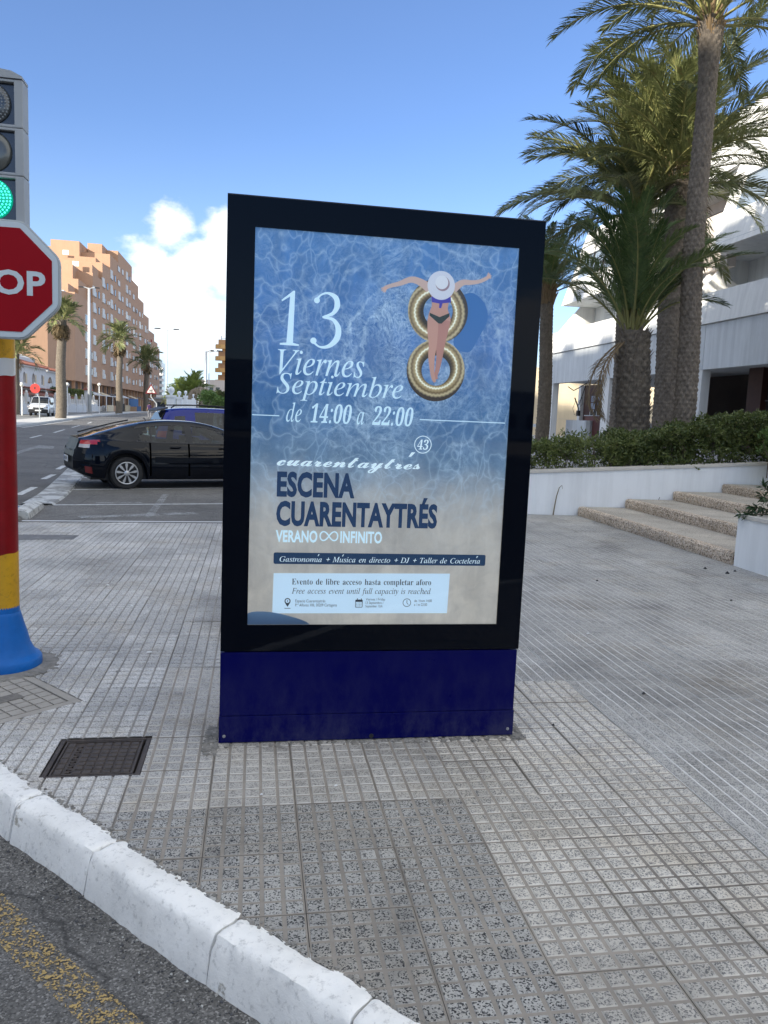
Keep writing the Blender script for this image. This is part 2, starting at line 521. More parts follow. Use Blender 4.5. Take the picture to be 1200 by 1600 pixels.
# ------------------------------------------------------------------ ground
def zg(y):
    if y < 40: return -.14
    if y < 80: return -.14 + .34 * (y - 40) / 40
    if y < 130: return .2 + .25 * (y - 80) / 50
    return .45
def strip(name, left, right, dz, mat, label=None, step=6.0):
    """ribbon between two polylines (x,y) resampled in y, lying dz above the ground profile"""
    def at(poly, y):
        for (x0, y0), (x1, y1) in zip(poly, poly[1:]):
            if y0 <= y <= y1: return x0 + (x1 - x0) * (y - y0) / (y1 - y0)
        return poly[-1][0]
    y0 = max(left[0][1], right[0][1]); y1 = min(left[-1][1], right[-1][1])
    ys = [y0]
    while ys[-1] < y1 - 1e-6: ys.append(min(y1, ys[-1] + step))
    for k in (40, 80, 130):
        if y0 < k < y1 and k not in ys: ys.append(k)
    ys.sort()
    b = MB()
    for y in ys: b.v += [(at(left, y), y, zg(y) + dz), (at(right, y), y, zg(y) + dz)]
    for i in range(len(ys) - 1): b.f.append((2 * i, 2 * i + 1, 2 * i + 3, 2 * i + 2)); b.m.append(0)
    return tag(b.build(name, mat), kind='structure')
strip('ground', [(-1500, -300), (-1500, 3000)], [(1500, -300), (1500, 3000)], -.03, M['ground'], step=120)
strip('road', [(-19, -60), (-15.4, 20), (-14.0, 48.8), (-15.2, 64.6), (-17.2, 90), (-18.4, 116), (-20, 170), (-23, 400)],
      [(12, -60), (12, 10), (10, 12), (-3, 14), (-4.2, 20), (-6.6, 45), (-8, 70), (-9.5, 116), (-11, 170), (-14, 400)], 0, M['asphalt'])
strip('far_carriageway', [(-27, -60), (-25, 20), (-22.4, 60), (-22.6, 90), (-23.6, 130), (-27, 400)],
      [(-20.5, -60), (-18.5, 20), (-17.4, 60), (-18.6, 92), (-19.6, 130), (-24, 400)], 0, M['road_far'])
strip('far_pavement', [(-60, -60), (-60, 400)], [(-25, 20), (-27, 400)], .03, M['concrete'])

# pavement outline: inner top edge of the kerb, from far left round the corner to the right of the camera
KERB = [(-3.25, 11.2), (-3.2, 9.5), (-3.1, 8.0), (-2.9, 6.7), (-2.55, 5.45), (-2.05, 4.5), (-1.52, 3.82), (-1.0, 3.2), (-.79, 2.96), (-.65, 2.82), (-.44, 2.59),
        (-.26, 2.39), (-.10, 2.22), (.03, 2.09), (.17, 1.95), (.30, 1.82), (.42, 1.69), (.75, 1.34), (1.15, .93), (1.7, .45), (2.4, -.02), (3.4, -.45), (5, -.8), (8, -1.0), (12, -1.05)]
def resample(poly, step):
    out = [Vector(poly[0])]; d = 0
    P = [Vector(p) for p in poly]
    # catmull smooth first
    C = []
    for i in range(len(P) - 1):
        a, b, c, e = P[max(i - 1, 0)], P[i], P[i + 1], P[min(i + 2, len(P) - 1)]
        for k in range(8):
            t_ = k / 8
            C.append(.5 * ((2 * b) + (-a + c) * t_ + (2 * a - 5 * b + 4 * c - e) * t_ ** 2 + (-a + 3 * b - 3 * c + e) * t_ ** 3))
    C.append(P[-1])
    acc_ = 0; last = C[0]
    for q in C[1:]:
        seg = (q - last).length
        while acc_ + seg >= step:
            f = (step - acc_) / seg
            last = last + (q - last) * f
            out.append(last.copy()); seg = (q - last).length; acc_ = 0
        acc_ += seg; last = q
    return out
KP = resample(KERB, .125)
def kn(i):
    d = (KP[min(i + 1, len(KP) - 1)] - KP[max(i - 1, 0)]).normalized()
    return Vector((d.y, -d.x)) * -1  # towards the pavement is +, flipped below
# outward (road side) normal: for the curve running from far-left to right, the road lies on the right hand side looking back
def outn(i):
    d = (KP[min(i + 1, len(KP) - 1)] - KP[max(i - 1, 0)]).normalized()
    n = Vector((d.y, -d.x))
    return n
# check orientation against a known road point
_i = min(range(len(KP)), key=lambda i: (KP[i] - Vector((-.26, 2.39))).length)
SG = 1 if (outn(_i)).dot(Vector((-1, -1))) > 0 else -1
PROF = [(-.055, -.012), (-.0, .004), (.012, .006), (.055, .006), (.078, .001), (.088, -.012), (.095, -.035), (.118, -.150), (.118, -.20)]
def sidewalk_base():
    b = MB()
    pts = [p - Vector((0, 0)) for p in KP]
    b.v = [(p.x, p.y, -.035) for p in pts] + [(12, 14, -.035), (3.0, 14, -.035), (3.0, 10.62, -.035), (-3.1, 10.1, -.035)]
    b.f = [tuple(range(len(b.v)))]; b.m = [0]
    me = b.mesh('pavement', M['dark_gap'])
    bm = bmesh.new(); bm.from_mesh(me); bmesh.ops.triangulate(bm, faces=bm.faces); 
    for f in bm.faces:
        if f.normal.z < 0: f.normal_flip()
    bm.to_mesh(me); bm.free()
    return tag(link('pavement', me), kind='structure')
PAVE = sidewalk_base()

# kerb stones, four steps of the resampled line each; every stone chipped its own way
kerb_parent = tag(link('kerb', None), kind='structure')
random.seed(3)
i = 0; cuts = [0]
while cuts[-1] < len(KP) - 5: cuts.append(cuts[-1] + random.choice((4, 4, 5)))
for a, b_ in zip(cuts, cuts[1:]):
    near = (KP[(a + b_) // 2]).length < 4.6
    sub = 8 if near else 2
    b = MB(); nP = len(PROF)
    prof = PROF
    rows = []
    tot = (b_ - a) * sub
    lift = random.uniform(-.003, .003)
    for k in range(tot + 1):
        s_ = a + k / sub
        i0 = min(int(s_), len(KP) - 2); f = s_ - i0
        p = KP[i0].lerp(KP[i0 + 1], f); n = (outn(i0) * (1 - f) + outn(i0 + 1) * f).normalized() * SG
        g = 0
        if k == 0: g = .004
        if k == tot: g = -.004
        d = (KP[i0 + 1] - KP[i0]).normalized()
        for j, (o_, z) in enumerate(prof):
            jit = 0
            if near:
                q = Vector((p.x * 9, p.y * 9, j * .7))
                jit = noise.noise(q) * .005 + noise.noise(q * 3.7) * .004
                if j <= 1: jit *= 1.6
            e = p + n * (o_ + jit) + d * (g + (noise.noise(Vector((j * 2.1, a, 3))) * .012 if k in (0, tot) and near else 0))
            endd = -.006 if k in (0, tot) and j < 8 else 0
            b.v.append((e.x, e.y, z + lift + endd + (noise.noise(Vector((p.x * 14, p.y * 14, j + 9))) * .006 if near and 0 < j < 7 else 0)))
    for k in range(tot):
        for j in range(nP - 1):
            b.f.append((k * nP + j, k * nP + j + 1, (k + 1) * nP + j + 1, (k + 1) * nP + j)); b.m.append(0)
    b.f.append(tuple(range(nP))[::-1]); b.m.append(0)
    b.f.append(tuple(tot * nP + j for j in range(nP))); b.m.append(0)
    o = b.build('kerb_stone', M['kerb'], kerb_parent, smooth=True, autos=radians(50))

# ------------------------------------------------------------------ tiles
TS = .33
def tile_mesh(gx, gy, bev=.004, gd=.0065, n=5, gap=.0012):
    v = []; f = []; mi = []
    def quad(p, m_): 
        b0 = len(v); v.extend(p); f.append((b0, b0 + 1, b0 + 2, b0 + 3)); mi.append(m_)
    a, e = gap, TS - gap
    quad([(a, a, -gd), (e, a, -gd), (e, e, -gd), (a, e, -gd)], 1)
    for p, q in (((a, a), (e, a)), ((e, a), (e, e)), ((e, e), (a, e)), ((a, e), (a, a))):
        quad([(*p, -.03), (*q, -.03), (*q, -gd), (*p, -gd)], 1)
    pitch_ = TS / n
    for i in range(n):
        for j in range(n):
            x0 = i * pitch_ + gx / 2; x1 = (i + 1) * pitch_ - gx / 2
            y0 = j * pitch_ + gy / 2; y1 = (j + 1) * pitch_ - gy / 2
            B = [(x0, y0, -gd), (x1, y0, -gd), (x1, y1, -gd), (x0, y1, -gd)]
            Tt = [(x0 + bev, y0 + bev, 0), (x1 - bev, y0 + bev, 0), (x1 - bev, y1 - bev, 0), (x0 + bev, y1 - bev, 0)]
            b0 = len(v); v.extend(B + Tt)
            f.append((b0 + 4, b0 + 5, b0 + 6, b0 + 7)); mi.append(0)
            for k in range(4):
                k2 = (k + 1) % 4
                f.append((b0 + k, b0 + k2, b0 + 4 + k2, b0 + 4 + k)); mi.append(0)
    return v, f, mi
KIND = {
    'dark': (tile_mesh(.0130, .0115, .002, .0028), ('pad_dark', 'gr_brown')),
    'fine': (tile_mesh(.0115, .0085, .003, .0032), ('pad_fine', 'gr_brown')),
    'beige': (tile_mesh(.0125, .0110, .0045, .0042), ('pad_beige', 'gr_brown')),
    'right': (tile_mesh(.0100, .0030, .0010, .0015), ('pad_right', 'gr_light')),
    'left': (tile_mesh(.0080, .0095, .0025, .0045), ('pad_left', 'gr_grey')),
}
ALLM = ['pad_dark', 'pad_fine', 'pad_beige', 'pad_right', 'pad_left', 'gr_brown', 'gr_light', 'gr_grey']
def kind_at(x, y):
    if x < -.48 or (y > 4.2 and x < .84): return 'left'
    if x < .84: return 'dark' if y < 2.82 else 'fine'
    if x < 1.82 and y < 3.9: return 'beige'
    return 'right'
KMESH = {}
for k, ((v, f, mi), mats) in KIND.items():
    b = MB(); b.v = v; b.f = f; b.m = mi
    KMESH[k] = b.mesh('paving_tile', [M[q] for q in mats])
GRATE = (-.835, 3.115, -.44, 3.495)
COVA, E1, E2 = Vector((-.84, 3.96)), Vector((-.664, .748)), Vector((-.748, -.664))
COVER = [COVA, COVA + E1 * .60, COVA + E1 * .60 + E2 * .60, COVA + E2 * .60]
HOLES = [[Vector((GRATE[0], GRATE[1])), Vector((GRATE[2], GRATE[1])), Vector((GRATE[2], GRATE[3])), Vector((GRATE[0], GRATE[3]))], COVER,
         [Vector(q) for q in ((-2.62, 8.80), (-1.98, 8.88), (-1.98, 9.2), (-2.68, 9.16))],
         [Vector(q) for q in ((-3.5, 8.80), (-2.68, 8.80), (-2.74, 9.16), (-3.5, 9.16))]]
def inpoly(p, P):
    c = False; j = len(P) - 1
    for i in range(len(P)):
        if (P[i].y > p.y) != (P[j].y > p.y) and p.x < (P[j].x - P[i].x) * (p.y - P[i].y) / (P[j].y - P[i].y) + P[i].x: c = not c
        j = i
    return c
OUT = KP + [Vector((12, 12.0)), Vector((3.0, 12.0)), Vector((3.0, 10.62)), Vector((-3.12, 10.1))]
def near_k(p):
    i = min(range(len(KP)), key=lambda i: (KP[i] - p).length_squared)
    return i
cand = []
nx0, nx1, ny0, ny1 = -13, 30, -12, 30
for ix in range(nx0, nx1):
    for iy in range(ny0, ny1):
        x = .18 + ix * TS; y = 2.49 + iy * TS
        if x > 9 or y > 12.05 or y < -1.5: continue
        if x > 5.35 and 2 < y: continue
        if y < 3 and x > 5.5: continue
        c = Vector((x + TS / 2, y + TS / 2))
        cs = [Vector((x, y)), Vector((x + TS, y)), Vector((x + TS, y + TS)), Vector((x, y + TS))]
        ins = [inpoly(q, OUT) for q in cs]
        if not any(ins): continue
        if x > .5 and y < -.2 and c.x > 4: continue
        cand.append((x, y, c, all(ins)))
def framed(c):
    d = Vector((c.x, c.y, 0)) - Vector((0, 0, 1.5))
    z = d.dot(fwd)
    if z < .3: return False
    px = 600 + 1202 * d.dot(r2) / z; py = 800 - 1202 * d.dot(u2) / z
    return -90 < px < 1290 and py < 1720
vis = sorted([q for q in cand if framed(q[2])], key=lambda q: q[2].length)
single = set(id(q) for q in vis[:298])
SV = []; SF = []; SM = []
rt = random.Random(5)
for q in cand:
    x, y, c, full = q
    k = kind_at(x + .01, y + .01)
    (v, f, mi), mats = KIND[k]
    dz = rt.uniform(-.0022, .0022); tx = rt.uniform(-.006, .006); ty = rt.uniform(-.006, .006)
    clipk = (not full)
    i0 = near_k(c)
    if (KP[i0] - c).length < .32: clipk = True
    holes = [H for H in HOLES if any(inpoly(Vector((x + a * TS, y + b * TS)), H) for a in (0, .25, .5, .75, 1) for b in (0, .25, .5, .75, 1)) or
             any(x < h.x < x + TS and y < h.y < y + TS for h in H)]
    rot = (ty, tx, 0)
    if not clipk and not holes:
        if id(q) in single:
            link('paving_tile', KMESH[k], PAVE, (x, y, dz), (ty, tx, 0))
        else:
            b0 = len(SV)
            SV += [(x + a[0], y + a[1], a[2] + dz + a[0] * tx * -1 + a[1] * ty) for a in v]
            SF += [tuple(i + b0 for i in g) for g in f]
            mm = [ALLM.index(mats[0]), ALLM.index(mats[1])]
            SM += [mm[j] for j in mi]
        continue
    bm = bmesh.new(); bm.from_mesh(KMESH[k])
    loc = Vector((x, y, 0))
    if clipk:
        # two nearest kerb directions so bends are followed
        for ii in {max(i0 - 1, 0), i0, min(i0 + 1, len(KP) - 1)}:
            if i0 > 0:
                n = outn(ii) * SG; p = KP[ii] - n * .01
                if (p - c).length < .5:
                    bmesh.ops.bisect_plane(bm, geom=bm.verts[:] + bm.edges[:] + bm.faces[:], plane_co=(p.x - x, p.y - y, 0), plane_no=(n.x, n.y, 0), clear_outer=True)
        if y + TS > 9.9:   # far edge along the parking
            ang = atan2(.52, 6.12); n = Vector((-sin(ang), cos(ang)))
            if x < 3.0:
                bmesh.ops.bisect_plane(bm, geom=bm.verts[:] + bm.edges[:] + bm.faces[:], plane_co=(-3.12 - x, 10.1 - y, 0), plane_no=(n.x, n.y, 0), clear_outer=True)
            if y + TS > 12: bmesh.ops.bisect_plane(bm, geom=bm.verts[:] + bm.edges[:] + bm.faces[:], plane_co=(0, 12.0 - y, 0), plane_no=(0, 1, 0), clear_outer=True)
    for H in holes:
        for a, b_ in zip(H, H[1:] + H[:1]):
            d = b_ - a; n = Vector((d.y, -d.x)).normalized()
            bmesh.ops.bisect_plane(bm, geom=bm.verts[:] + bm.edges[:] + bm.faces[:], plane_co=(a.x - x, a.y - y, 0), plane_no=(n.x, n.y, 0))
        dl = [g for g in bm.faces if inpoly(Vector((g.calc_center_median().x + x, g.calc_center_median().y + y)), H)]
        bmesh.ops.delete(bm, geom=dl, context='FACES')
    if len(bm.faces) < 2:
        bm.free(); continue
    if id(q) in single:
        me = bpy.data.meshes.new('paving_tile'); bm.to_mesh(me)
        for qn in mats: me.materials.append(M[qn])
        link('paving_tile', me, PAVE, (x, y, dz))
    else:
        bm.verts.ensure_lookup_table(); b0 = len(SV)
        bm.verts.index_update()
        SV += [(g.co.x + x, g.co.y + y, g.co.z + dz) for g in bm.verts]
        for g in bm.faces:
            SF.append(tuple(w.index + b0 for w in g.verts)); SM.append(ALLM.index(mats[g.material_index]))
    bm.free()
b = MB(); b.v, b.f, b.m = SV, SF, SM
tag(b.build('paving_tiles_beyond', [M[q] for q in ALLM], PAVE), kind='stuff')

# crumbled edge of mortar between the tiles and the kerb
b = MB(); rr = random.Random(8)
for i in range(8, len(KP) - 30):
    p = KP[i]
    if p.length > 5: continue
    for k in range(8):
        q = p.lerp(KP[i + 1], k / 8) - outn(i) * SG * rr.uniform(.015, .045)
        s_ = rr.uniform(.0025, .008)
        b.box((-s_, -s_ * .8, -.02), (s_, s_, rr.uniform(-.002, .005)), 0, Matrix.Translation((q.x, q.y, 0)) @ Matrix.Rotation(rr.uniform(0, 3), 4, 'Z'))
tag(b.build('mortar_crumbs', M['mortar'], PAVE), kind='stuff')
# bits of litter and small stones lying about
b = MB()
for x, y, s_ in ((-.62, 4.75, .018), (-.9, 5.9, .012), (-1.2, 6.6, .014), (-.2, 5.3, .010), (.1, 7.2, .012), (2.4, 5.1, .012), (3.4, 4.2, .014), (.35, 2.95, .007), (.05, 2.9, .006), (-.3, 6.9, .010), (2.9, 8.4, .014), (1.6, 6.3, .010)):
    b.add([(x - s_, y - s_ * .5, .002), (x + s_, y - s_ * .3, .003), (x + s_ * .7, y + s_ * .6, .006), (x - s_ * .8, y + s_ * .4, .004), (x, y, .010)], [(0, 1, 4), (1, 2, 4), (2, 3, 4), (3, 0, 4)])
for x, y, s_ in ((4.85, 7.55, .018), (4.95, 7.30, .022), (5.12, 7.42, .016), (4.2, 6.1, .012), (2.2, 3.9, .012), (1.5, 3.5, .008), (3.3, 6.9, .012)):
    b.add([(x - s_, y - s_ * .8, .0), (x + s_, y - s_ * .6, .0), (x + s_ * .7, y + s_ * .8, .0), (x - s_ * .8, y + s_ * .7, .0), (x, y, s_ * 1.3)], [(0, 1, 4), (1, 2, 4), (2, 3, 4), (3, 0, 4)], 1)
tag(b.build('litter', [M['white'], M['black']], PAVE), kind='stuff')
# grit in the gutter
b = MB()
for i in range(30, len(KP) - 20):
    p = KP[i]
    if p.length > 4.2: continue
    for k in range(26):
        o_ = abs(rr.gauss(0, .05)) + .122
        q = p.lerp(KP[i + 1], rr.random()) + outn(i) * SG * o_
        s_ = rr.uniform(.0015, .0055) * (1.6 if rr.random() < .06 else 1)
        mt = Matrix.Translation((q.x, q.y, -.139 + s_ * .3)) @ Matrix.Rotation(rr.uniform(0, 6), 4, Vector((rr.random(), rr.random(), 1)))
        b.add([mt @ Vector(w) for w in ((s_, 0, 0), (-s_ * .6, s_ * .8, 0), (-s_ * .5, -s_, 0), (0, 0, s_), (0, .2 * s_, -s_))], [(0, 1, 3), (1, 2, 3), (2, 0, 3), (1, 0, 4), (2, 1, 4), (0, 2, 4)], 1 if rr.random() < .12 else 0)
tag(b.build('gutter_grit', [plain('grit', (.10, .10, .105), .9, .4, 60), M['kerb_old']]), kind='stuff')
M['grit_pale'] = M['kerb_old']

def broken_paint(name, c, wear, scale=14):
    t = T(name)
    n = t.math('ADD', t.math('MULTIPLY', t.noise(scale, 8, .75), .75), t.math('MULTIPLY', t.sep(t.vor(170), 0), .25))
    mask = t.ramp(n, [(wear - .03, 1.0), (wear + .03, 0.0)])
    t.set(tuple(c), .8)
    t.L(mask, t.b.inputs['Alpha'])
    t.bump(n, .3, .003)
    return t.mat
M['yellow_paint'] = broken_paint('worn_yellow_paint', (.44, .31, .12), .435, 30)
M['white_paint_road'] = broken_paint('worn_white_paint', (.62, .63, .63), .60, 8)
M['faint_paint'] = broken_paint('faded_white_paint', (.45, .46, .46), .47, 6)
M['blue_paint'] = broken_paint('worn_blue_paint', (.09, .22, .40), .66, 8)
def flat(name, pts, z, mat, label=None):
    b = MB(); b.v = [(x, y, z + (zg(y) + .14 if y > 40 else 0)) for x, y in pts]; b.f = [tuple(range(len(pts)))]; b.m = [0]
    me = b.mesh(name, mat)
    if me.polygons[0].normal.z < 0:
        me.flip_normals()
    return tag(link(name, me), kind='structure')
def line_strip(name, p0, p1, w, mat, z=-.136):
    a, b = Vector(p0), Vector(p1); d = (b - a).normalized(); n = Vector((-d.y, d.x)) * w / 2
    return flat(name, [a - n, b - n, b + n, a + n], z, mat)
# yellow line in the gutter
yl = [(-1.35, 3.15), (-.79, 2.46), (-.62, 2.25), (-.44, 2.06), (-.30, 1.90), (0, 1.55), (.4, 1.1)]
b = MB()
for i, p in enumerate(yl):
    d = (Vector(yl[min(i + 1, len(yl) - 1)]) - Vector(yl[max(i - 1, 0)])).normalized(); n = Vector((-d.y, d.x)) * .055
    b.v += [(p[0] - n.x, p[1] - n.y, -.136), (p[0] + n.x, p[1] + n.y, -.136)]
for i in range(len(yl) - 1): b.f.append((2 * i, 2 * i + 2, 2 * i + 3, 2 * i + 1)); b.m.append(0)
me = b.mesh('yellow_line', M['yellow_paint'])
tag(link('yellow_line', me), kind='structure')

# parking bays
flat('parking_bay', [(-3.3, 10.0), (4.2, 10.7), (4.2, 40), (-6.2, 40), (-4.1, 18.4), (-3.45, 13.4)], -.134, M['asphalt_park'])
def ext(p, q, x): 
    f = (x - p[0]) / (q[0] - p[0]); return (x, p[1] + (q[1] - p[1]) * f)
for p, q in (((-3.26, 12.93), (-.53, 13.62)), ((-3.56, 15.29), (-.64, 16.43)), ((-3.9, 17.9), (-.64, 19.2)), ((-4.2, 20.6), (-.64, 22.0))):
    line_strip('bay_line', p, ext(p, q, 3.5), .10, M['white_paint_road'], -.129)
line_strip('bay_line', (-2.9, 10.26), (3.0, 10.78), .06, M['white'], -.0)
line_strip('old_marking', (-1.55, 11.7), (-1.65, 14.9), .12, M['faint_paint'], -.125)
line_strip('old_marking', (-2.6, 13.3), (-1.9, 13.5), .10, M['faint_paint'], -.125)
line_strip('old_marking', (-2.5, 11.6), (-.9, 12.3), .25, M['faint_paint'], -.129)
# lane marks on the road
for p, q in (((-4.10, 14.3), (-4.2, 15.7)), ((-4.47, 17.4), (-4.56, 18.6)), ((-4.83, 20.1), (-4.95, 21.3)), ((-5.2, 23), (-5.35, 24.2)), ((-5.6, 26), (-5.7, 27.2))):
    line_strip('lane_dash', p, q, .13, M['white_paint_road'])
for p, q in (((-10.1, 37.2), (-10.5, 40.6)), ((-10.7, 43.8), (-11.2, 48.3)), ((-11.6, 52), (-12.0, 56)), ((-12.5, 61), (-13, 65)), ((-9.6, 30), (-9.9, 33.4))):
    line_strip('lane_dash', p, q, .13, M['white_paint_road'])
# arrow
a = Vector((-7.35, 24.8)); d = Vector((-.11, .994)); n = Vector((d.y, -d.x))
def AR(u, w): return a + d * u + n * w
flat('lane_arrow', [AR(0, -.12), AR(0, .12), AR(4.0, .12), AR(4.2, .7), AR(5.9, .5), AR(6.4, -.1), AR(5.2, -.12)], -.136, M['faint_paint'])
flat('blue_patch', [(-5.2, 11.2), (-3.45, 11.25), (-3.52, 12.75), (-5.4, 12.6)], -.136, M['blue_paint'])
line_strip('white_line', (-5.4, 12.68), (-3.56, 12.83), .08, M['white_paint_road'])

# island kerb between bays and road: one high chipped stone, then low painted strip
isl = thing('island_kerb', 'chipped whitewashed kerb separating the parking bays from the road', 'kerb', (0, 0, -.14))
b = MB()
pts = [(-3.22, 11.30), (-3.28, 11.9), (-3.36, 12.55), (-3.42, 12.85)]
for i, (x, y) in enumerate(pts):
    h = [.13, .14, .12, .03][i]
    for o_, z in ((-.13, 0), (-.11, h * .8), (-.05, h), (.05, h), (.11, h * .7), (.13, 0)):
        b.v.append((x + o_ + rr.uniform(-.008, .008), y, z))
for i in range(3):
    for j in range(5): b.f.append((i * 6 + j, i * 6 + j + 1, i * 6 + 7 + j, i * 6 + 6 + j)); b.m.append(0)
b.f.append((0, 1, 2, 3, 4, 5)); b.m.append(0)
b.build('stone', M['kerb_old'], isl)
b = MB()
pts = [(-3.42, 12.9), (-3.52, 14.2), (-3.7, 15.6), (-3.9, 17), (-4.12, 18.5), (-4.5, 21), (-5.2, 26)]
for x, y in pts: b.v += [(x - .26, y, .006), (x - .22, y, .035), (x + .22, y, .035), (x + .25, y, .006)]
for i in range(len(pts) - 1):
    for j in range(3): b.f.append((i * 4 + j, i * 4 + j + 1, i * 4 + 5 + j, i * 4 + 4 + j)); b.m.append(0)
b.build('strip', paint_on_stone('worn_strip_paint', (.58, .59, .58), (.26, .26, .25), .50, scale=3), isl)

# median with its kerb
nearE = [(-15.4, 20), (-14.0, 48.8), (-15.1, 64.6), (-17.1, 90), (-18.3, 116), (-19.8, 170), (-22.8, 400)]
farE = [(-18.3, 20), (-17.2, 60), (-17.9, 78), (-18.9, 95), (-19.5, 116), (-21, 170), (-24, 400)]
b = MB(); ys = list(range(20, 400, 5))
def at(poly, y):
    for (x0, y0), (x1, y1) in zip(poly, poly[1:]):
        if y0 <= y <= y1: return x0 + (x1 - x0) * (y - y0) / (y1 - y0)
    return poly[-1][0]
for y in ys:
    xa, xb = at(farE, y), at(nearE, y)
    z = zg(y)
    for x, h in ((xa, 0), (xa + .03, .13), (xa + .2, .14), (xb - .2, .14), (xb - .03, .13), (xb, 0)): b.v.append((x, y, z + h))
for i in range(len(ys) - 1):
    for j in range(5): b.f.append((i * 6 + j, i * 6 + j + 1, i * 6 + 7 + j, i * 6 + 6 + j)); b.m.append(1 if j == 2 else 0)
tag(b.build('median', [plain('median_kerb', (.48, .48, .46), .8), plain('median_paving', (.50, .49, .47), .9)]), kind='structure')
line_edge = [(-13.7, 48.8), (-14.8, 64.6), (-16.8, 90), (-18, 116)]
for p, q in zip(line_edge, line_edge[1:]):
    line_strip('edge_line', p, q, .14, M['white_paint_road'])
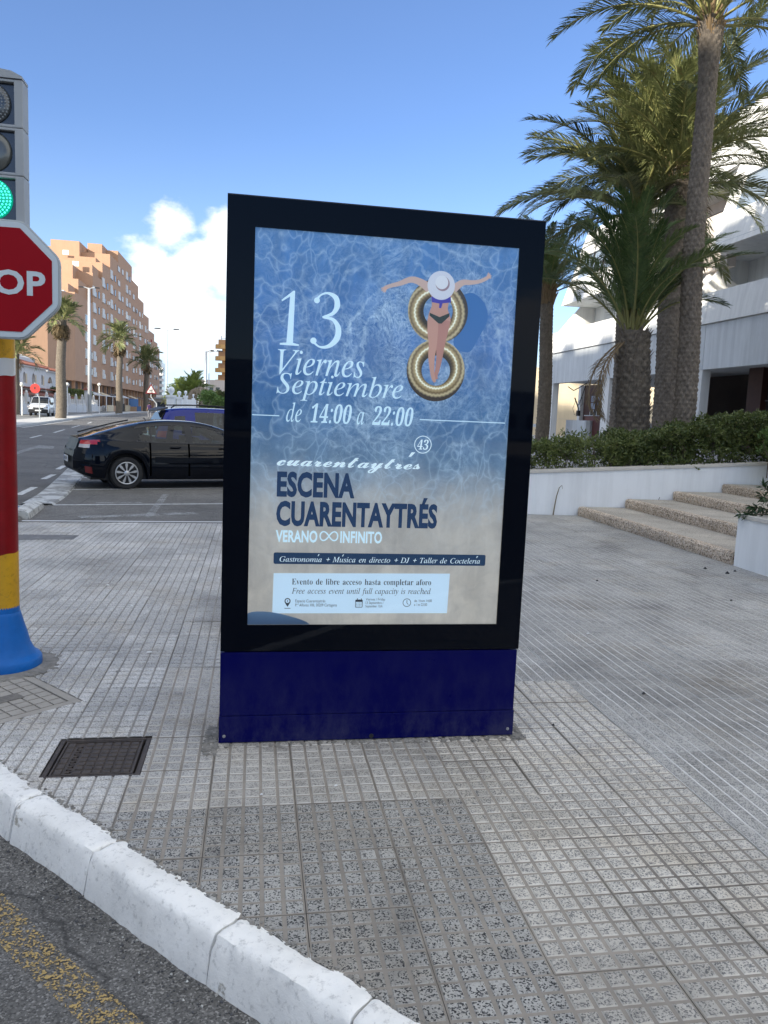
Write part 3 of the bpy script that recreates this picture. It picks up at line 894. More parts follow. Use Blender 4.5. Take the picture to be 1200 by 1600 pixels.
GLY = json.loads('''{"iV":[437,[80,-10,96,395,95,414,92,428,86,439,76,446,62,450,44,451,38,451,40,465,226,465,223,453,218,453,198,451,184,447,174,439,168,427,164,410,162,387,149,95,384,375,403,399,414,417,418,430,416,438,413,443,406,447,371,451,373,465,516,465,512,451,510,451,498,449,485,444,473,434,426,384,95,-10]],"iS":[369,[153,-9,124,-7,92,-1,58,10,49,13,42,13,30,11,21,4,15,-8,3,-8,26,146,38,146,42,106,52,72,69,46,90,26,116,15,146,11,162,12,178,16,192,23,204,32,215,44,224,57,231,71,234,87,236,105,228,139,207,174,183,201,154,232,102,297,94,315,90,334,88,353,90,376,95,397,105,416,117,433,133,447,152,459,173,468,196,473,222,475,253,473,281,466,303,459,313,457,324,458,332,464,338,473,351,473,330,336,319,336,316,372,308,401,296,424,278,440,257,450,232,453,210,451,191,444,175,433,164,417,157,398,154,376,156,363,160,349,168,334,201,291,231,259,263,224,284,195,297,162,301,126,299,101,292,78,282,57,267,38,250,22,229,8,206,-1,181,-7]],"iG":[541,[245,-10,203,-7,165,0,130,13,100,31,74,53,54,80,39,110,30,144,27,181,29,214,36,246,47,278,62,310,80,339,102,367,126,393,153,415,181,435,227,457,276,470,327,475,358,473,387,468,414,459,447,446,465,442,487,448,503,469,514,469,484,327,472,327,464,364,450,395,428,420,401,438,369,449,331,453,291,448,253,435,218,413,187,383,160,348,137,306,120,261,110,217,106,173,111,126,124,86,146,53,175,30,212,15,255,11,278,12,299,17,319,26,336,37,347,49,354,64,378,158,381,173,383,185,381,195,377,203,369,208,322,214,325,227,518,227,514,214,476,208,457,188,450,171,443,146,416,35,362,10,305,-5]],"iM":[590,[-36,0,-32,13,3,18,25,36,40,73,128,385,134,419,132,429,128,437,122,443,83,451,87,465,212,465,261,108,496,465,624,465,620,451,615,451,597,450,583,446,572,439,563,428,555,413,548,392,465,80,460,60,458,45,459,35,463,27,470,21,509,13,506,0,322,0,325,11,359,18,381,39,397,83,480,392,219,0,210,0,157,393,77,103,66,48,68,36,72,27,78,21,118,13,114,0]],"iD":[507,[-36,0,-32,13,-28,13,-9,15,6,19,18,26,27,36,35,52,42,73,126,385,132,419,130,429,126,437,120,443,81,451,85,465,263,465,305,462,344,454,378,442,408,424,433,402,453,375,467,344,476,310,479,272,476,236,469,202,457,169,440,137,419,108,393,82,364,58,331,38,294,22,255,10,212,2,167,0],[170,22,206,25,240,32,270,44,297,60,321,80,342,103,360,130,375,158,386,189,394,221,399,254,401,287,397,334,384,373,364,403,335,425,298,438,254,443,222,439,205,423,193,387,113,89,105,49,106,40,112,33,120,28,140,24]],"iJ":[257,[22,-10,1,-8,-17,-3,-32,7,-42,19,-49,33,-51,49,-41,76,-34,82,-26,85,-16,87,8,78,17,55,16,47,14,40,11,26,13,17,19,11,28,9,37,11,45,17,51,26,59,47,68,77,148,379,156,420,154,431,150,438,142,443,96,450,101,465,293,465,289,451,270,450,255,447,244,441,236,432,228,417,222,398,152,134,138,90,122,53,102,26,79,6,52,-6]],"iT":[420,[50,0,52,13,58,13,97,19,121,41,139,89,228,417,230,429,228,435,222,439,212,441,194,441,126,432,109,425,96,415,84,404,59,352,44,353,74,465,461,465,439,350,426,350,427,361,427,371,425,394,420,412,410,425,396,434,374,439,346,441,318,441,305,437,298,423,208,93,198,43,200,33,204,25,212,19,257,13,265,13,261,0]],"iC":[471,[218,-10,181,-8,147,0,117,13,90,30,67,52,49,78,36,108,28,142,26,179,28,211,35,244,46,276,61,307,80,337,102,365,126,391,153,413,181,433,227,456,274,470,321,475,348,473,379,467,412,457,430,453,439,455,447,461,453,470,467,470,439,332,425,332,426,343,426,353,423,383,414,407,400,427,381,441,357,450,328,453,300,450,273,443,246,430,220,414,196,394,174,370,154,343,138,313,124,281,113,247,107,211,105,175,109,129,121,91,140,60,167,37,199,23,236,19,294,28,348,56,399,103,412,91,383,60,354,34,323,15,291,1,256,-7]],"iF":[406,[-31,0,-27,13,-24,13,10,18,30,36,45,73,129,385,135,419,134,429,130,437,123,443,84,451,88,465,421,465,400,355,387,355,388,361,388,367,385,392,379,412,369,425,354,434,333,439,307,441,254,441,218,435,207,418,195,373,165,258,203,258,258,264,292,284,316,325,330,325,285,156,271,156,273,173,274,190,272,206,268,218,262,226,251,231,235,234,212,235,159,235,116,69,113,56,112,44,114,33,118,25,125,19,169,12,168,0]],"ia":[342,[50,-8,33,-6,20,0,8,10,0,25,-5,43,-7,64,-4,101,4,138,18,175,38,211,62,244,90,274,121,298,152,312,183,316,208,312,224,300,232,280,241,309,292,309,231,90,222,44,223,39,227,36,233,35,245,40,261,55,282,80,291,72,256,27,224,1,195,-8,180,-5,171,6,168,23,191,118,166,79,142,48,119,23,97,6,74,-5],[82,33,93,35,104,39,116,48,152,87,185,141,210,201,219,257,215,280,204,294,185,299,164,295,143,284,124,266,105,241,88,211,74,175,58,122,53,73,56,51,66,37]],"ib":[340,[82,-8,57,-7,36,-2,18,6,6,15,-2,25,-5,36,-2,50,88,404,92,424,93,437,86,452,61,455,50,455,54,467,94,472,123,479,156,487,160,486,163,484,163,480,103,251,137,287,174,309,214,316,239,313,262,304,280,289,294,270,303,246,306,218,304,191,298,164,287,137,274,111,257,87,238,64,216,44,192,26,166,12,139,1,111,-6],[95,9,120,13,144,23,168,40,190,62,208,88,224,119,237,151,244,182,246,211,245,232,239,250,230,264,218,275,203,281,186,283,165,280,145,270,126,254,109,231,95,202,83,167,54,66,50,38,55,22,70,13]],"ic":[298,[99,-8,70,-5,46,6,26,23,11,46,2,75,-1,109,1,131,5,153,12,175,48,237,102,286,133,303,166,313,199,316,219,315,235,310,249,302,259,292,265,280,267,267,258,239,251,233,243,229,233,228,217,231,207,240,204,255,207,268,214,279,218,284,220,289,218,295,210,298,197,299,174,296,151,286,130,271,110,250,93,225,79,196,68,165,61,136,59,107,61,83,67,63,76,46,89,33,104,25,122,23,157,29,192,49,228,82,238,71,193,27,146,1]],"id":[355,[61,-8,41,-6,24,1,10,13,-1,30,-7,50,-9,73,-7,95,-2,119,5,143,44,217,99,279,146,307,192,316,216,314,232,306,242,293,273,416,275,426,275,436,268,451,243,455,233,455,236,467,306,479,338,487,345,480,344,473,343,468,240,81,236,60,234,44,236,36,241,32,250,30,264,36,283,53,306,81,317,72,263,11,248,1,232,-6,217,-8,198,-4,186,7,183,27,201,112,178,75,155,45,133,21,110,5,86,-5],[91,28,102,29,115,35,127,43,165,85,199,142,223,204,232,259,223,289,216,295,208,299,198,300,176,297,154,286,132,268,111,244,92,214,75,178,62,141,54,108,51,78,52,63,56,51,62,41,70,34,79,29]],"ie":[287,[89,-7,62,-4,39,6,21,21,7,42,-1,68,-4,99,-3,120,2,143,9,165,46,231,101,283,132,302,164,313,195,316,214,315,229,310,242,303,251,293,256,281,258,266,252,239,236,213,208,189,170,169,121,153,61,142,57,118,56,98,63,58,84,34,119,26,151,32,185,50,221,81,231,71,209,47,187,27,165,12,141,2,116,-5],[64,158,106,167,140,180,168,199,188,221,200,245,204,271,201,286,193,295,180,298,166,296,151,290,137,280,95,230]],"if":[199,[-48,-153,-60,-152,-70,-148,-79,-142,-86,-135,-90,-126,-91,-116,-89,-100,-80,-90,-66,-87,-54,-89,-47,-96,-44,-108,-46,-119,-49,-127,-42,-134,-29,-131,-19,-123,-10,-108,2,-74,13,-25,71,283,7,283,12,304,75,304,83,340,96,384,113,420,135,449,160,470,187,483,216,487,232,485,247,481,259,473,268,463,274,452,275,439,272,422,261,412,243,408,229,411,221,420,218,435,219,441,221,447,224,455,219,465,206,469,182,459,163,431,148,383,132,304,210,304,207,283,128,283,101,150,67,7,33,-85,9,-123,-18,-146]],"ih":[402,[304,-7,287,-5,272,1,260,11,250,25,245,41,243,60,246,99,256,151,271,221,279,257,281,283,278,305,268,319,251,323,225,317,199,300,173,272,150,238,134,204,124,172,87,0,25,0,112,415,118,451,113,468,97,479,71,482,66,482,72,510,195,510,169,387,156,331,142,275,150,275,188,326,230,356,274,366,314,358,338,333,346,291,343,262,334,218,316,138,310,101,308,68,310,50,318,39,331,36,345,37,359,42,374,51,386,32,358,10,331,-2]],"ii":[177,[122,394,98,404,88,428,98,452,122,463,147,452,157,428,147,403],[33,-8,15,-4,4,8,0,29,3,53,11,86,55,241,58,254,60,264,59,272,55,278,50,282,17,287,20,299,65,305,96,310,124,316,131,308,130,303,128,296,63,79,58,52,59,41,64,34,72,32,87,38,106,55,130,84,140,74,102,28,67,1]],"il":[173,[32,-7,7,2,-2,26,2,54,13,99,98,412,101,433,100,442,97,449,92,453,58,459,60,471,104,476,134,482,163,487,171,481,168,465,62,84,56,50,57,41,61,36,68,34,82,40,100,55,122,82,133,72,114,47,95,27,77,12,60,1,45,-5]],"im":[550,[410,-7,391,-3,380,10,376,31,384,78,424,218,430,255,428,266,422,272,411,275,399,273,386,267,371,258,325,210,279,137,251,72,228,0,175,0,235,203,245,257,243,267,237,273,227,275,196,263,155,230,113,179,86,129,63,70,40,0,-13,0,50,212,58,243,61,263,60,271,56,277,51,281,17,287,19,300,94,310,113,315,123,316,130,308,129,303,128,296,91,177,155,254,212,300,263,316,286,311,299,298,304,277,285,184,343,257,398,301,449,316,471,311,484,298,489,275,486,253,479,222,436,65,434,57,433,50,435,41,439,37,445,35,469,48,483,64,499,87,508,76,476,30,443,2]],"in":[364,[222,-9,198,1,189,28,216,140,242,254,241,265,235,272,225,275,195,263,159,232,123,189,93,142,76,105,59,58,42,0,-12,0,53,221,62,263,53,280,23,285,17,285,19,297,67,303,100,310,130,316,133,314,133,308,93,177,126,220,158,254,188,281,216,300,241,311,263,315,285,311,298,299,302,278,300,252,293,222,254,88,247,64,245,49,247,40,251,35,259,34,274,40,291,59,312,91,322,83,290,32,256,1]],"io":[351,[105,-8,75,-5,48,5,26,22,9,44,-1,71,-4,102,-2,128,4,153,14,178,27,203,43,226,61,247,82,267,104,284,128,298,152,308,177,314,201,316,234,313,261,303,283,286,300,264,310,237,314,206,312,184,307,161,299,138,260,73,203,23,171,6,139,-5],[113,11,131,14,149,21,166,32,182,47,197,65,211,85,243,155,255,226,248,267,229,291,197,299,176,295,154,285,132,268,112,244,94,216,78,183,66,149,58,115,56,83,57,62,62,44,71,30,82,20,96,13]],"ip":[340,[-96,-149,-93,-137,-74,-135,-59,-131,-49,-126,-41,-117,-34,-104,-29,-87,54,235,58,249,60,262,59,271,56,277,52,281,16,285,19,298,62,303,93,309,124,316,130,310,128,299,112,250,149,287,187,309,226,316,250,314,269,306,286,292,298,274,305,252,308,226,306,199,300,172,290,144,277,118,262,93,243,69,223,47,201,29,177,13,152,2,127,-5,101,-7,81,-6,64,-2,50,5,30,-81,23,-113,24,-121,28,-127,36,-132,77,-138,73,-149],[101,9,119,12,137,18,155,30,172,44,188,62,202,82,235,153,248,228,246,245,242,259,235,271,225,279,214,284,199,286,177,282,156,271,136,253,118,228,103,197,91,162,66,64,64,51,62,40,67,23,79,13]],"ir":[224,[-13,0,46,209,56,259,55,268,52,275,47,279,13,284,15,297,59,304,90,310,118,316,123,315,125,312,124,308,89,179,137,255,177,301,208,316,229,307,237,283,236,271,232,261,226,253,219,246,210,242,200,240,180,248,170,268,137,229,108,183,83,130,60,69,41,0]],"is":[248,[78,-8,32,-1,6,6,-1,5,-6,2,-9,-4,-22,-4,-7,106,4,105,7,77,14,53,24,35,37,21,53,13,71,10,86,12,99,17,110,26,119,38,124,52,126,69,123,85,116,102,104,120,83,147,63,175,46,206,40,238,42,259,50,278,63,294,80,306,100,314,123,316,166,310,193,302,202,304,207,308,209,314,220,314,207,214,195,214,184,261,163,289,130,299,120,298,110,294,102,287,96,279,92,270,91,261,93,245,102,228,116,208,136,181,155,154,173,122,179,89,178,71,173,55,166,40,156,26,144,15,130,5,114,-2,97,-7]],"it":[187,[33,-8,15,-4,4,7,1,26,2,44,7,62,66,283,19,283,22,297,63,313,100,344,136,392,151,392,126,304,183,304,177,283,120,283,66,78,60,45,61,37,65,32,72,31,85,36,102,52,124,79,134,68,99,26,66,0]],"iu":[364,[46,-8,33,-7,23,-3,15,4,9,13,5,24,4,38,8,69,19,116,50,228,54,247,56,265,55,273,52,279,47,283,13,287,15,300,59,306,90,311,119,316,128,312,127,304,125,296,71,107,62,74,59,54,61,42,68,35,79,32,93,35,107,42,124,54,177,115,227,203,261,309,314,309,255,92,246,47,248,39,252,34,260,32,275,38,294,55,315,84,324,75,291,29,257,1,222,-8,204,-4,192,7,189,27,199,81,220,153,187,104,156,63,127,32,99,10,72,-4]],"iv":[297,[61,-8,50,171,45,231,36,265,27,277,15,284,-1,286,-6,286,-3,299,28,305,52,310,69,315,79,316,89,301,97,259,102,188,109,58,164,117,205,170,225,200,236,223,240,239,231,254,216,270,209,288,218,309,240,317,249,316,257,312,264,306,273,275,260,226,222,163,159,85,75,-8]],"iy":[270,[-44,-153,-68,-145,-77,-125,-69,-106,-48,-98,-30,-103,-9,-109,2,-104,17,-91,34,-69,79,-7,44,175,36,216,29,244,11,276,2,282,-10,286,-24,287,-22,299,8,303,32,310,62,316,69,310,77,290,85,258,100,179,123,57,173,138,200,186,213,213,217,233,215,244,210,253,201,260,190,268,184,288,192,308,214,316,224,314,232,311,239,304,249,273,244,241,231,203,208,158,175,102,133,35,86,-34,39,-94,-6,-137,-19,-146,-32,-151]],"iI":[177,[34,-7,15,-3,4,10,1,30,4,54,12,87,55,240,58,252,60,263,59,271,55,277,50,281,17,286,20,298,65,304,96,309,124,315,131,307,130,301,128,293,64,80,58,53,60,42,65,36,73,34,88,39,107,57,130,85,140,75,103,30,67,2]],"bE":[442,[14,0,14,17,35,18,51,22,62,30,70,41,74,57,75,78,75,369,74,394,69,413,62,425,51,433,36,437,16,439,16,455,399,455,399,320,383,320,375,357,361,386,340,406,312,420,276,428,232,430,200,428,186,417,183,388,183,246,193,246,221,248,243,256,259,269,272,288,281,313,288,345,304,345,304,118,287,118,273,181,264,195,254,206,241,213,185,222,183,222,183,67,184,53,187,42,192,35,230,28,261,29,289,32,313,39,335,48,354,60,371,75,386,94,399,116,411,143,430,143,402,0]],"bv":[306,[142,-10,38,248,22,281,16,288,8,292,-3,293,-3,310,164,310,164,294,156,294,141,292,132,286,129,276,130,268,185,122,236,253,241,272,237,284,224,292,203,294,203,310,305,310,305,295,294,291,284,286,278,279,260,243,160,-10]],"bn":[381,[18,0,18,16,45,26,52,56,52,253,46,284,40,289,31,293,19,294,19,310,148,310,148,267,175,296,207,313,243,318,292,306,321,271,330,212,330,56,337,26,343,21,352,17,363,16,363,0,202,0,202,16,207,16,223,21,232,34,235,56,235,217,229,258,223,265,215,270,203,271,183,267,164,255,148,235,148,56,154,26,160,21,168,17,180,16,180,0]],"bt":[228,[124,-9,99,-7,80,-1,66,10,56,26,50,46,48,71,48,279,20,279,20,300,88,369,129,424,144,424,144,310,208,310,208,279,144,279,144,82,149,51,154,45,160,41,168,40,183,44,195,56,206,75,222,66,198,24,165,-1]],"bo":[336,[169,-10,140,-8,114,-1,90,11,69,27,52,47,38,70,27,96,21,124,19,154,21,184,27,213,38,239,52,262,69,281,90,297,114,309,140,316,168,318,196,316,222,309,245,298,266,282,283,263,298,240,308,214,315,185,317,154,315,123,308,94,298,69,284,46,266,26,245,11,222,-1,197,-8],[169,11,186,14,199,24,209,39,217,81,220,154,218,206,214,245,208,271,198,286,185,296,169,299,151,296,138,286,128,271,122,245,118,206,117,154,120,82,128,39,138,24,152,14]],"bd":[370,[140,-10,117,-8,97,-1,78,10,61,26,47,44,35,66,26,91,21,118,19,147,21,180,27,210,36,237,48,261,63,281,81,297,101,309,123,316,146,318,175,314,201,301,223,280,223,401,222,413,218,423,212,430,176,439,176,455,319,455,319,75,325,41,330,35,340,30,353,28,353,11,315,8,271,1,223,-10,223,39,201,12,173,-5],[171,28,182,30,192,34,202,41,211,51,218,62,223,76,223,242,220,252,214,262,206,270,174,281,155,277,141,267,130,250,123,225,119,193,118,153,119,115,123,83,130,58,140,42,153,32]],"be":[301,[154,-10,129,-8,106,-1,85,10,66,26,50,45,37,69,27,95,21,125,19,157,21,187,28,215,38,240,51,263,68,282,87,298,109,309,132,316,157,318,193,314,224,301,249,280,268,251,279,216,283,173,283,166,117,166,127,97,154,56,199,42,225,47,248,62,270,86,285,73,248,27,205,-1],[116,192,201,192,201,215,193,277,186,288,175,295,161,297,136,286,121,255,116,203]],"bl":[199,[18,0,18,16,45,26,52,56,52,398,47,429,42,434,33,438,20,439,20,455,148,455,148,56,154,26,180,16,180,0]],"bi":[198,[101,362,87,364,75,368,65,376,57,387,52,399,50,412,52,426,57,438,65,449,75,457,87,462,101,463,114,462,126,457,137,449,145,438,150,426,151,412,149,399,145,387,136,376,126,368,114,364],[18,0,18,16,45,26,52,56,52,252,47,285,20,293,21,310,148,310,148,56,154,26,180,16,180,0]],"bb":[361,[43,-11,43,388,37,428,8,439,8,455,138,455,138,279,162,301,190,314,221,318,244,316,265,310,284,299,301,284,315,266,326,245,335,221,340,195,342,166,340,133,333,103,323,75,308,51,291,30,270,13,246,0,220,-8,192,-10,162,-6,133,7,105,28,53,-11],[183,14,204,18,220,30,232,49,239,77,244,114,245,160,244,197,239,228,231,251,220,267,204,277,184,280,155,270,147,262,142,253,138,242,138,69,143,38,158,20]],"br":[287,[18,0,18,16,45,26,52,56,52,252,46,285,20,293,21,310,146,310,146,252,158,272,172,288,187,301,203,311,218,316,233,318,250,317,264,312,275,304,283,293,288,281,289,266,288,254,284,243,278,234,270,228,260,224,248,222,222,231,207,250,189,260,179,258,171,252,162,241,155,228,151,211,149,192,149,56,150,42,153,32,159,25,197,16,197,0]],"ba":[344,[255,-10,226,-5,208,10,200,35,168,11,133,-4,95,-9,74,-6,55,0,40,11,29,26,22,43,20,63,25,91,39,115,63,136,98,155,143,173,199,190,199,241,197,258,193,272,187,282,177,290,164,294,148,296,123,293,109,286,104,274,113,257,123,231,121,220,117,210,110,202,100,196,90,192,77,191,64,192,54,196,45,203,38,212,34,223,33,236,35,252,40,266,49,278,62,290,77,300,95,308,115,314,137,317,162,318,205,315,239,307,263,292,280,271,290,244,293,210,293,62,295,40,304,34,320,42,329,28,306,7,281,-6],[151,34,174,41,199,63,199,169,154,151,127,123,118,84,122,56,133,39]],"bc":[293,[156,-10,131,-8,108,-1,87,11,67,26,51,45,38,68,28,93,21,120,19,150,22,181,29,210,40,237,55,260,74,280,96,297,120,309,146,317,175,319,204,317,230,310,250,298,265,283,274,265,277,245,276,233,272,223,266,215,258,209,248,205,236,204,214,209,201,225,196,251,197,261,197,271,194,286,185,294,169,297,138,285,118,248,112,187,115,142,123,105,137,76,156,55,178,42,204,38,227,42,250,53,271,72,285,60,248,21,205,-2]],"bs":[288,[151,-10,132,-8,110,-3,87,6,73,9,64,7,56,1,51,-9,36,-9,36,105,53,105,61,79,72,57,87,39,103,26,121,17,140,15,156,16,168,20,179,27,186,35,191,46,192,58,188,76,176,92,156,105,107,130,85,142,68,155,54,169,45,185,39,202,37,220,40,247,49,270,65,291,86,306,111,316,141,319,166,316,199,308,206,306,213,305,220,306,226,311,230,319,244,319,244,222,228,222,220,244,209,262,196,277,182,288,166,294,149,296,136,295,125,292,116,286,110,278,106,269,105,259,115,232,146,212,191,189,212,178,229,165,241,151,250,136,255,117,257,95,254,65,244,39,228,18,206,2,181,-7]],"bh":[381,[18,0,18,16,45,26,52,56,52,399,46,429,40,435,31,438,19,440,19,455,148,455,148,267,175,295,207,313,243,318,292,306,321,271,330,212,330,56,337,26,343,21,352,17,363,16,363,0,202,0,202,16,207,16,223,21,232,34,235,56,235,217,229,258,223,265,215,270,203,271,183,267,164,255,148,235,148,56,154,26,160,21,168,17,180,16,180,0]],"bm":[554,[18,0,18,16,45,26,52,56,52,253,46,284,40,289,31,293,19,294,19,310,146,310,146,265,173,294,204,312,237,318,277,312,305,293,320,261,348,293,381,312,418,318,465,306,494,271,504,212,504,56,510,26,516,21,524,17,536,16,536,0,377,0,377,16,389,18,397,21,403,26,410,56,410,217,404,258,398,265,389,270,377,271,358,268,341,256,324,237,324,56,331,26,336,21,345,18,356,16,356,0,199,0,199,16,211,18,219,21,225,26,232,56,232,217,226,258,220,265,211,270,199,271,180,267,162,255,146,235,146,56,152,27,158,21,166,18,177,16,177,0]],"bp":[371,[17,-139,17,-124,40,-117,50,-101,52,-64,52,243,46,283,19,295,19,310,143,310,143,263,166,294,195,313,230,319,253,317,274,310,293,298,309,283,323,264,335,241,343,216,348,189,350,160,348,128,343,99,334,72,323,48,308,28,291,12,272,0,250,-8,227,-10,196,-5,170,9,148,32,148,-58,152,-99,167,-118,197,-123,197,-139],[195,28,214,32,229,42,239,59,247,84,251,116,253,154,251,192,247,223,241,248,232,265,218,275,199,278,179,273,162,259,148,235,148,69,160,46,176,33]],"bf":[214,[15,0,15,16,40,22,50,35,52,73,52,277,16,277,16,310,52,310,52,353,56,386,67,413,85,436,109,452,139,461,174,465,200,463,222,456,240,446,253,432,261,417,263,400,262,386,258,375,252,367,244,360,235,357,224,355,195,365,189,372,186,381,185,391,193,420,196,426,197,433,196,438,190,442,180,443,168,442,159,437,153,430,148,390,148,310,203,310,203,277,148,277,148,65,149,47,152,34,158,26,167,20,181,17,199,16,199,0]],"b0":[375,[188,-7,150,-3,118,7,91,24,69,48,51,76,39,111,30,150,25,193,23,241,25,289,30,332,39,371,51,405,69,433,91,456,118,473,150,483,189,486,225,483,257,473,283,456,305,433,322,405,336,370,345,331,351,288,353,240,351,193,345,150,336,110,322,76,305,47,283,24,256,7,225,-3],[188,37,210,43,227,61,237,91,243,131,247,181,248,240,247,300,243,349,237,390,227,419,211,437,189,443,166,437,150,419,139,390,132,349,128,300,127,240,128,181,132,131,139,91,150,61,166,43]],"b1":[375,[65,0,65,36,120,36,131,37,139,40,146,45,154,79,154,416,108,365,94,355,81,348,67,346,57,347,48,352,40,359,33,369,29,381,28,396,74,412,132,447,179,482,254,482,254,79,261,47,267,41,276,37,288,36,343,36,343,0]],"b2":[375,[24,0,24,69,123,171,187,245,218,307,226,371,225,395,220,413,212,427,202,437,189,443,174,445,153,442,137,432,126,416,118,393,114,364,112,329,88,331,68,336,50,344,37,357,29,374,26,396,28,411,34,426,43,441,55,454,72,465,92,474,116,481,143,485,174,486,220,483,258,473,288,456,310,434,323,407,328,375,319,329,291,281,238,220,154,138,87,74,244,74,257,75,269,79,279,86,288,95,295,107,300,120,305,141,345,141,341,0]],"b3":[375,[163,-7,132,-5,104,-2,81,5,62,13,46,23,34,35,26,47,20,60,19,74,21,90,26,103,36,113,48,120,61,125,76,126,78,100,86,79,99,62,116,50,135,43,158,40,199,49,211,56,221,66,230,79,236,95,240,115,241,139,238,163,229,184,214,202,194,216,168,224,137,227,95,227,95,269,140,269,166,272,188,281,204,296,216,316,223,340,225,367,223,390,219,409,211,424,200,436,186,443,169,445,154,444,142,439,133,430,116,391,111,341,86,343,64,348,47,356,34,367,27,382,24,401,28,423,41,444,62,461,91,475,128,483,173,486,217,483,255,474,286,458,309,436,323,409,328,377,324,348,315,323,298,301,277,283,253,267,225,256,279,238,297,228,312,216,326,201,336,184,342,163,345,138,343,112,338,90,329,70,318,52,304,37,288,25,230,1]],"b4":[375,[121,0,121,36,140,36,179,44,188,52,193,65,195,84,195,125,9,125,9,166,199,480,293,480,293,169,363,169,363,125,293,125,293,84,295,65,300,52,309,44,348,36,357,36,357,0],[56,169,195,169,195,287,196,351,199,416,189,394,174,366,158,338,146,319]],"b:":[180,[89,278,60,289,54,297,50,309,48,324,50,339,54,351,60,359,89,369,119,359,126,351,130,339,132,324,130,309,126,297,119,289],[89,-9,60,1,54,10,50,22,48,36,50,51,54,63,60,71,89,81,119,71,126,63,130,51,132,36,130,22,126,10,119,1]],"b+":[384,[167,75,167,213,34,213,34,261,167,261,167,400,216,400,216,261,349,261,349,213,216,213,216,75]],"sc":[259,[95,-5,74,-3,55,4,40,14,29,28,22,45,20,66,22,83,27,100,36,117,77,163,131,195,184,207,202,206,217,202,229,196,238,187,244,177,246,165,237,140,230,133,222,130,211,128,193,135,187,153,193,170,210,181,199,186,177,174,150,143,124,103,103,63,95,32,97,23,103,18,113,16,138,22,164,36,190,56,211,75,224,62,159,12,138,3,117,-3]],"su":[396,[359,62,299,10,284,3,269,-2,254,-3,236,-2,221,2,210,9,201,18,196,29,194,42,195,52,197,62,180,42,162,26,143,13,124,4,106,-2,88,-3,74,-2,61,2,51,9,43,18,39,29,37,42,48,79,81,144,62,127,48,113,36,127,73,162,109,201,207,207,137,83,118,37,119,31,122,28,128,27,141,32,160,49,186,77,228,133,267,201,365,207,284,64,267,30,268,25,271,22,276,21,291,27,314,45,346,75]],"sa":[355,[210,-5,199,-3,189,1,180,7,173,16,169,27,167,40,141,16,113,1,83,-4,65,-2,49,3,35,12,24,25,18,40,16,58,18,75,23,92,32,109,73,158,128,193,148,201,168,205,187,207,210,204,226,194,234,177,247,204,322,207,260,79,246,50,241,37,247,30,264,37,288,55,311,75,324,62,262,12,243,3,226,-3],[97,12,112,15,128,24,146,40,196,109,220,164,213,181,197,188,171,176,141,145,112,104,90,62,82,27,87,17]],"sr":[275,[237,62,196,24,172,6,136,-4,116,-2,100,2,86,10,75,20,69,32,66,46,77,84,105,127,148,165,120,163,101,163,77,138,50,113,36,127,60,148,81,168,95,216,106,222,115,220,116,210,116,206,116,201,119,195,128,191,143,189,178,184,204,173,214,150,208,131,191,103,171,75,156,54,144,30,145,25,149,22,154,21,177,33,225,76]],"se":[276,[101,-5,76,-2,55,5,37,16,23,31,14,48,11,66,13,82,19,98,28,114,71,160,126,194,182,207,198,205,212,201,224,194,233,185,239,174,240,162,238,148,232,135,222,123,171,90,97,69,85,30,88,22,95,17,106,15,125,17,145,22,165,30,185,41,206,56,228,75,240,62,217,42,194,25,170,12,145,3,122,-3],[104,86,147,100,181,131,188,142,193,154,194,165,193,177,189,184,182,186,159,173,131,136]],"sn":[388,[-1,-5,45,62,78,109,103,153,99,158,85,147,51,113,38,127,97,183,114,196,131,203,147,206,162,200,172,185,175,160,171,132,214,173,252,198,284,207,297,205,309,200,319,192,326,181,330,167,332,150,322,119,300,85,277,55,261,28,266,21,288,34,335,75,349,62,313,29,289,11,268,0,247,-4,234,-2,223,3,213,11,205,22,200,36,199,52,205,83,239,132,277,175,280,179,280,181,277,185,261,180,240,165,212,141,161,84,99,0]],"st":[297,[36,127,77,167,109,205,140,252,215,377,300,380,251,295,296,295,289,273,236,273,188,193,146,117,113,55,103,28,111,20,140,33,190,75,203,62,144,13,125,4,106,-2,87,-4,73,-3,61,2,51,9,44,19,40,31,38,44,45,74,57,101,83,148,47,113]],"sy":[388,[345,62,312,37,281,16,249,1,184,-102,132,-163,102,-185,70,-198,36,-202,17,-200,1,-195,-11,-187,-20,-176,-25,-163,-27,-148,-22,-124,-8,-100,15,-77,46,-55,83,-35,128,-16,164,-3,195,55,164,22,135,2,110,-5,95,-3,81,1,70,8,62,18,57,30,55,44,63,82,88,124,103,152,100,158,77,140,62,126,49,113,35,127,62,153,90,177,111,192,130,203,148,206,168,201,181,187,185,163,173,117,141,62,126,38,121,26,122,21,125,18,130,17,142,22,160,39,184,66,228,124,277,200,366,206,266,30,299,50,333,75],[36,-185,52,-180,69,-167,87,-144,117,-94,154,-26,111,-44,75,-65,46,-87,25,-109,12,-132,8,-154,15,-175]],"ss":[235,[206,71,150,21,108,0,67,-5,48,-4,32,1,20,9,11,19,6,30,4,42,13,65,36,74,57,66,64,48,56,30,40,22,35,23,52,14,67,18,80,30,92,50,104,92,109,144,109,157,107,169,92,154,70,133,48,113,36,127,68,157,113,199,120,210,127,219,133,224,140,226,146,225,150,222,152,216,146,204,140,189,146,176,163,149,173,123,176,98,174,81,169,66,161,55,193,84]]}''')
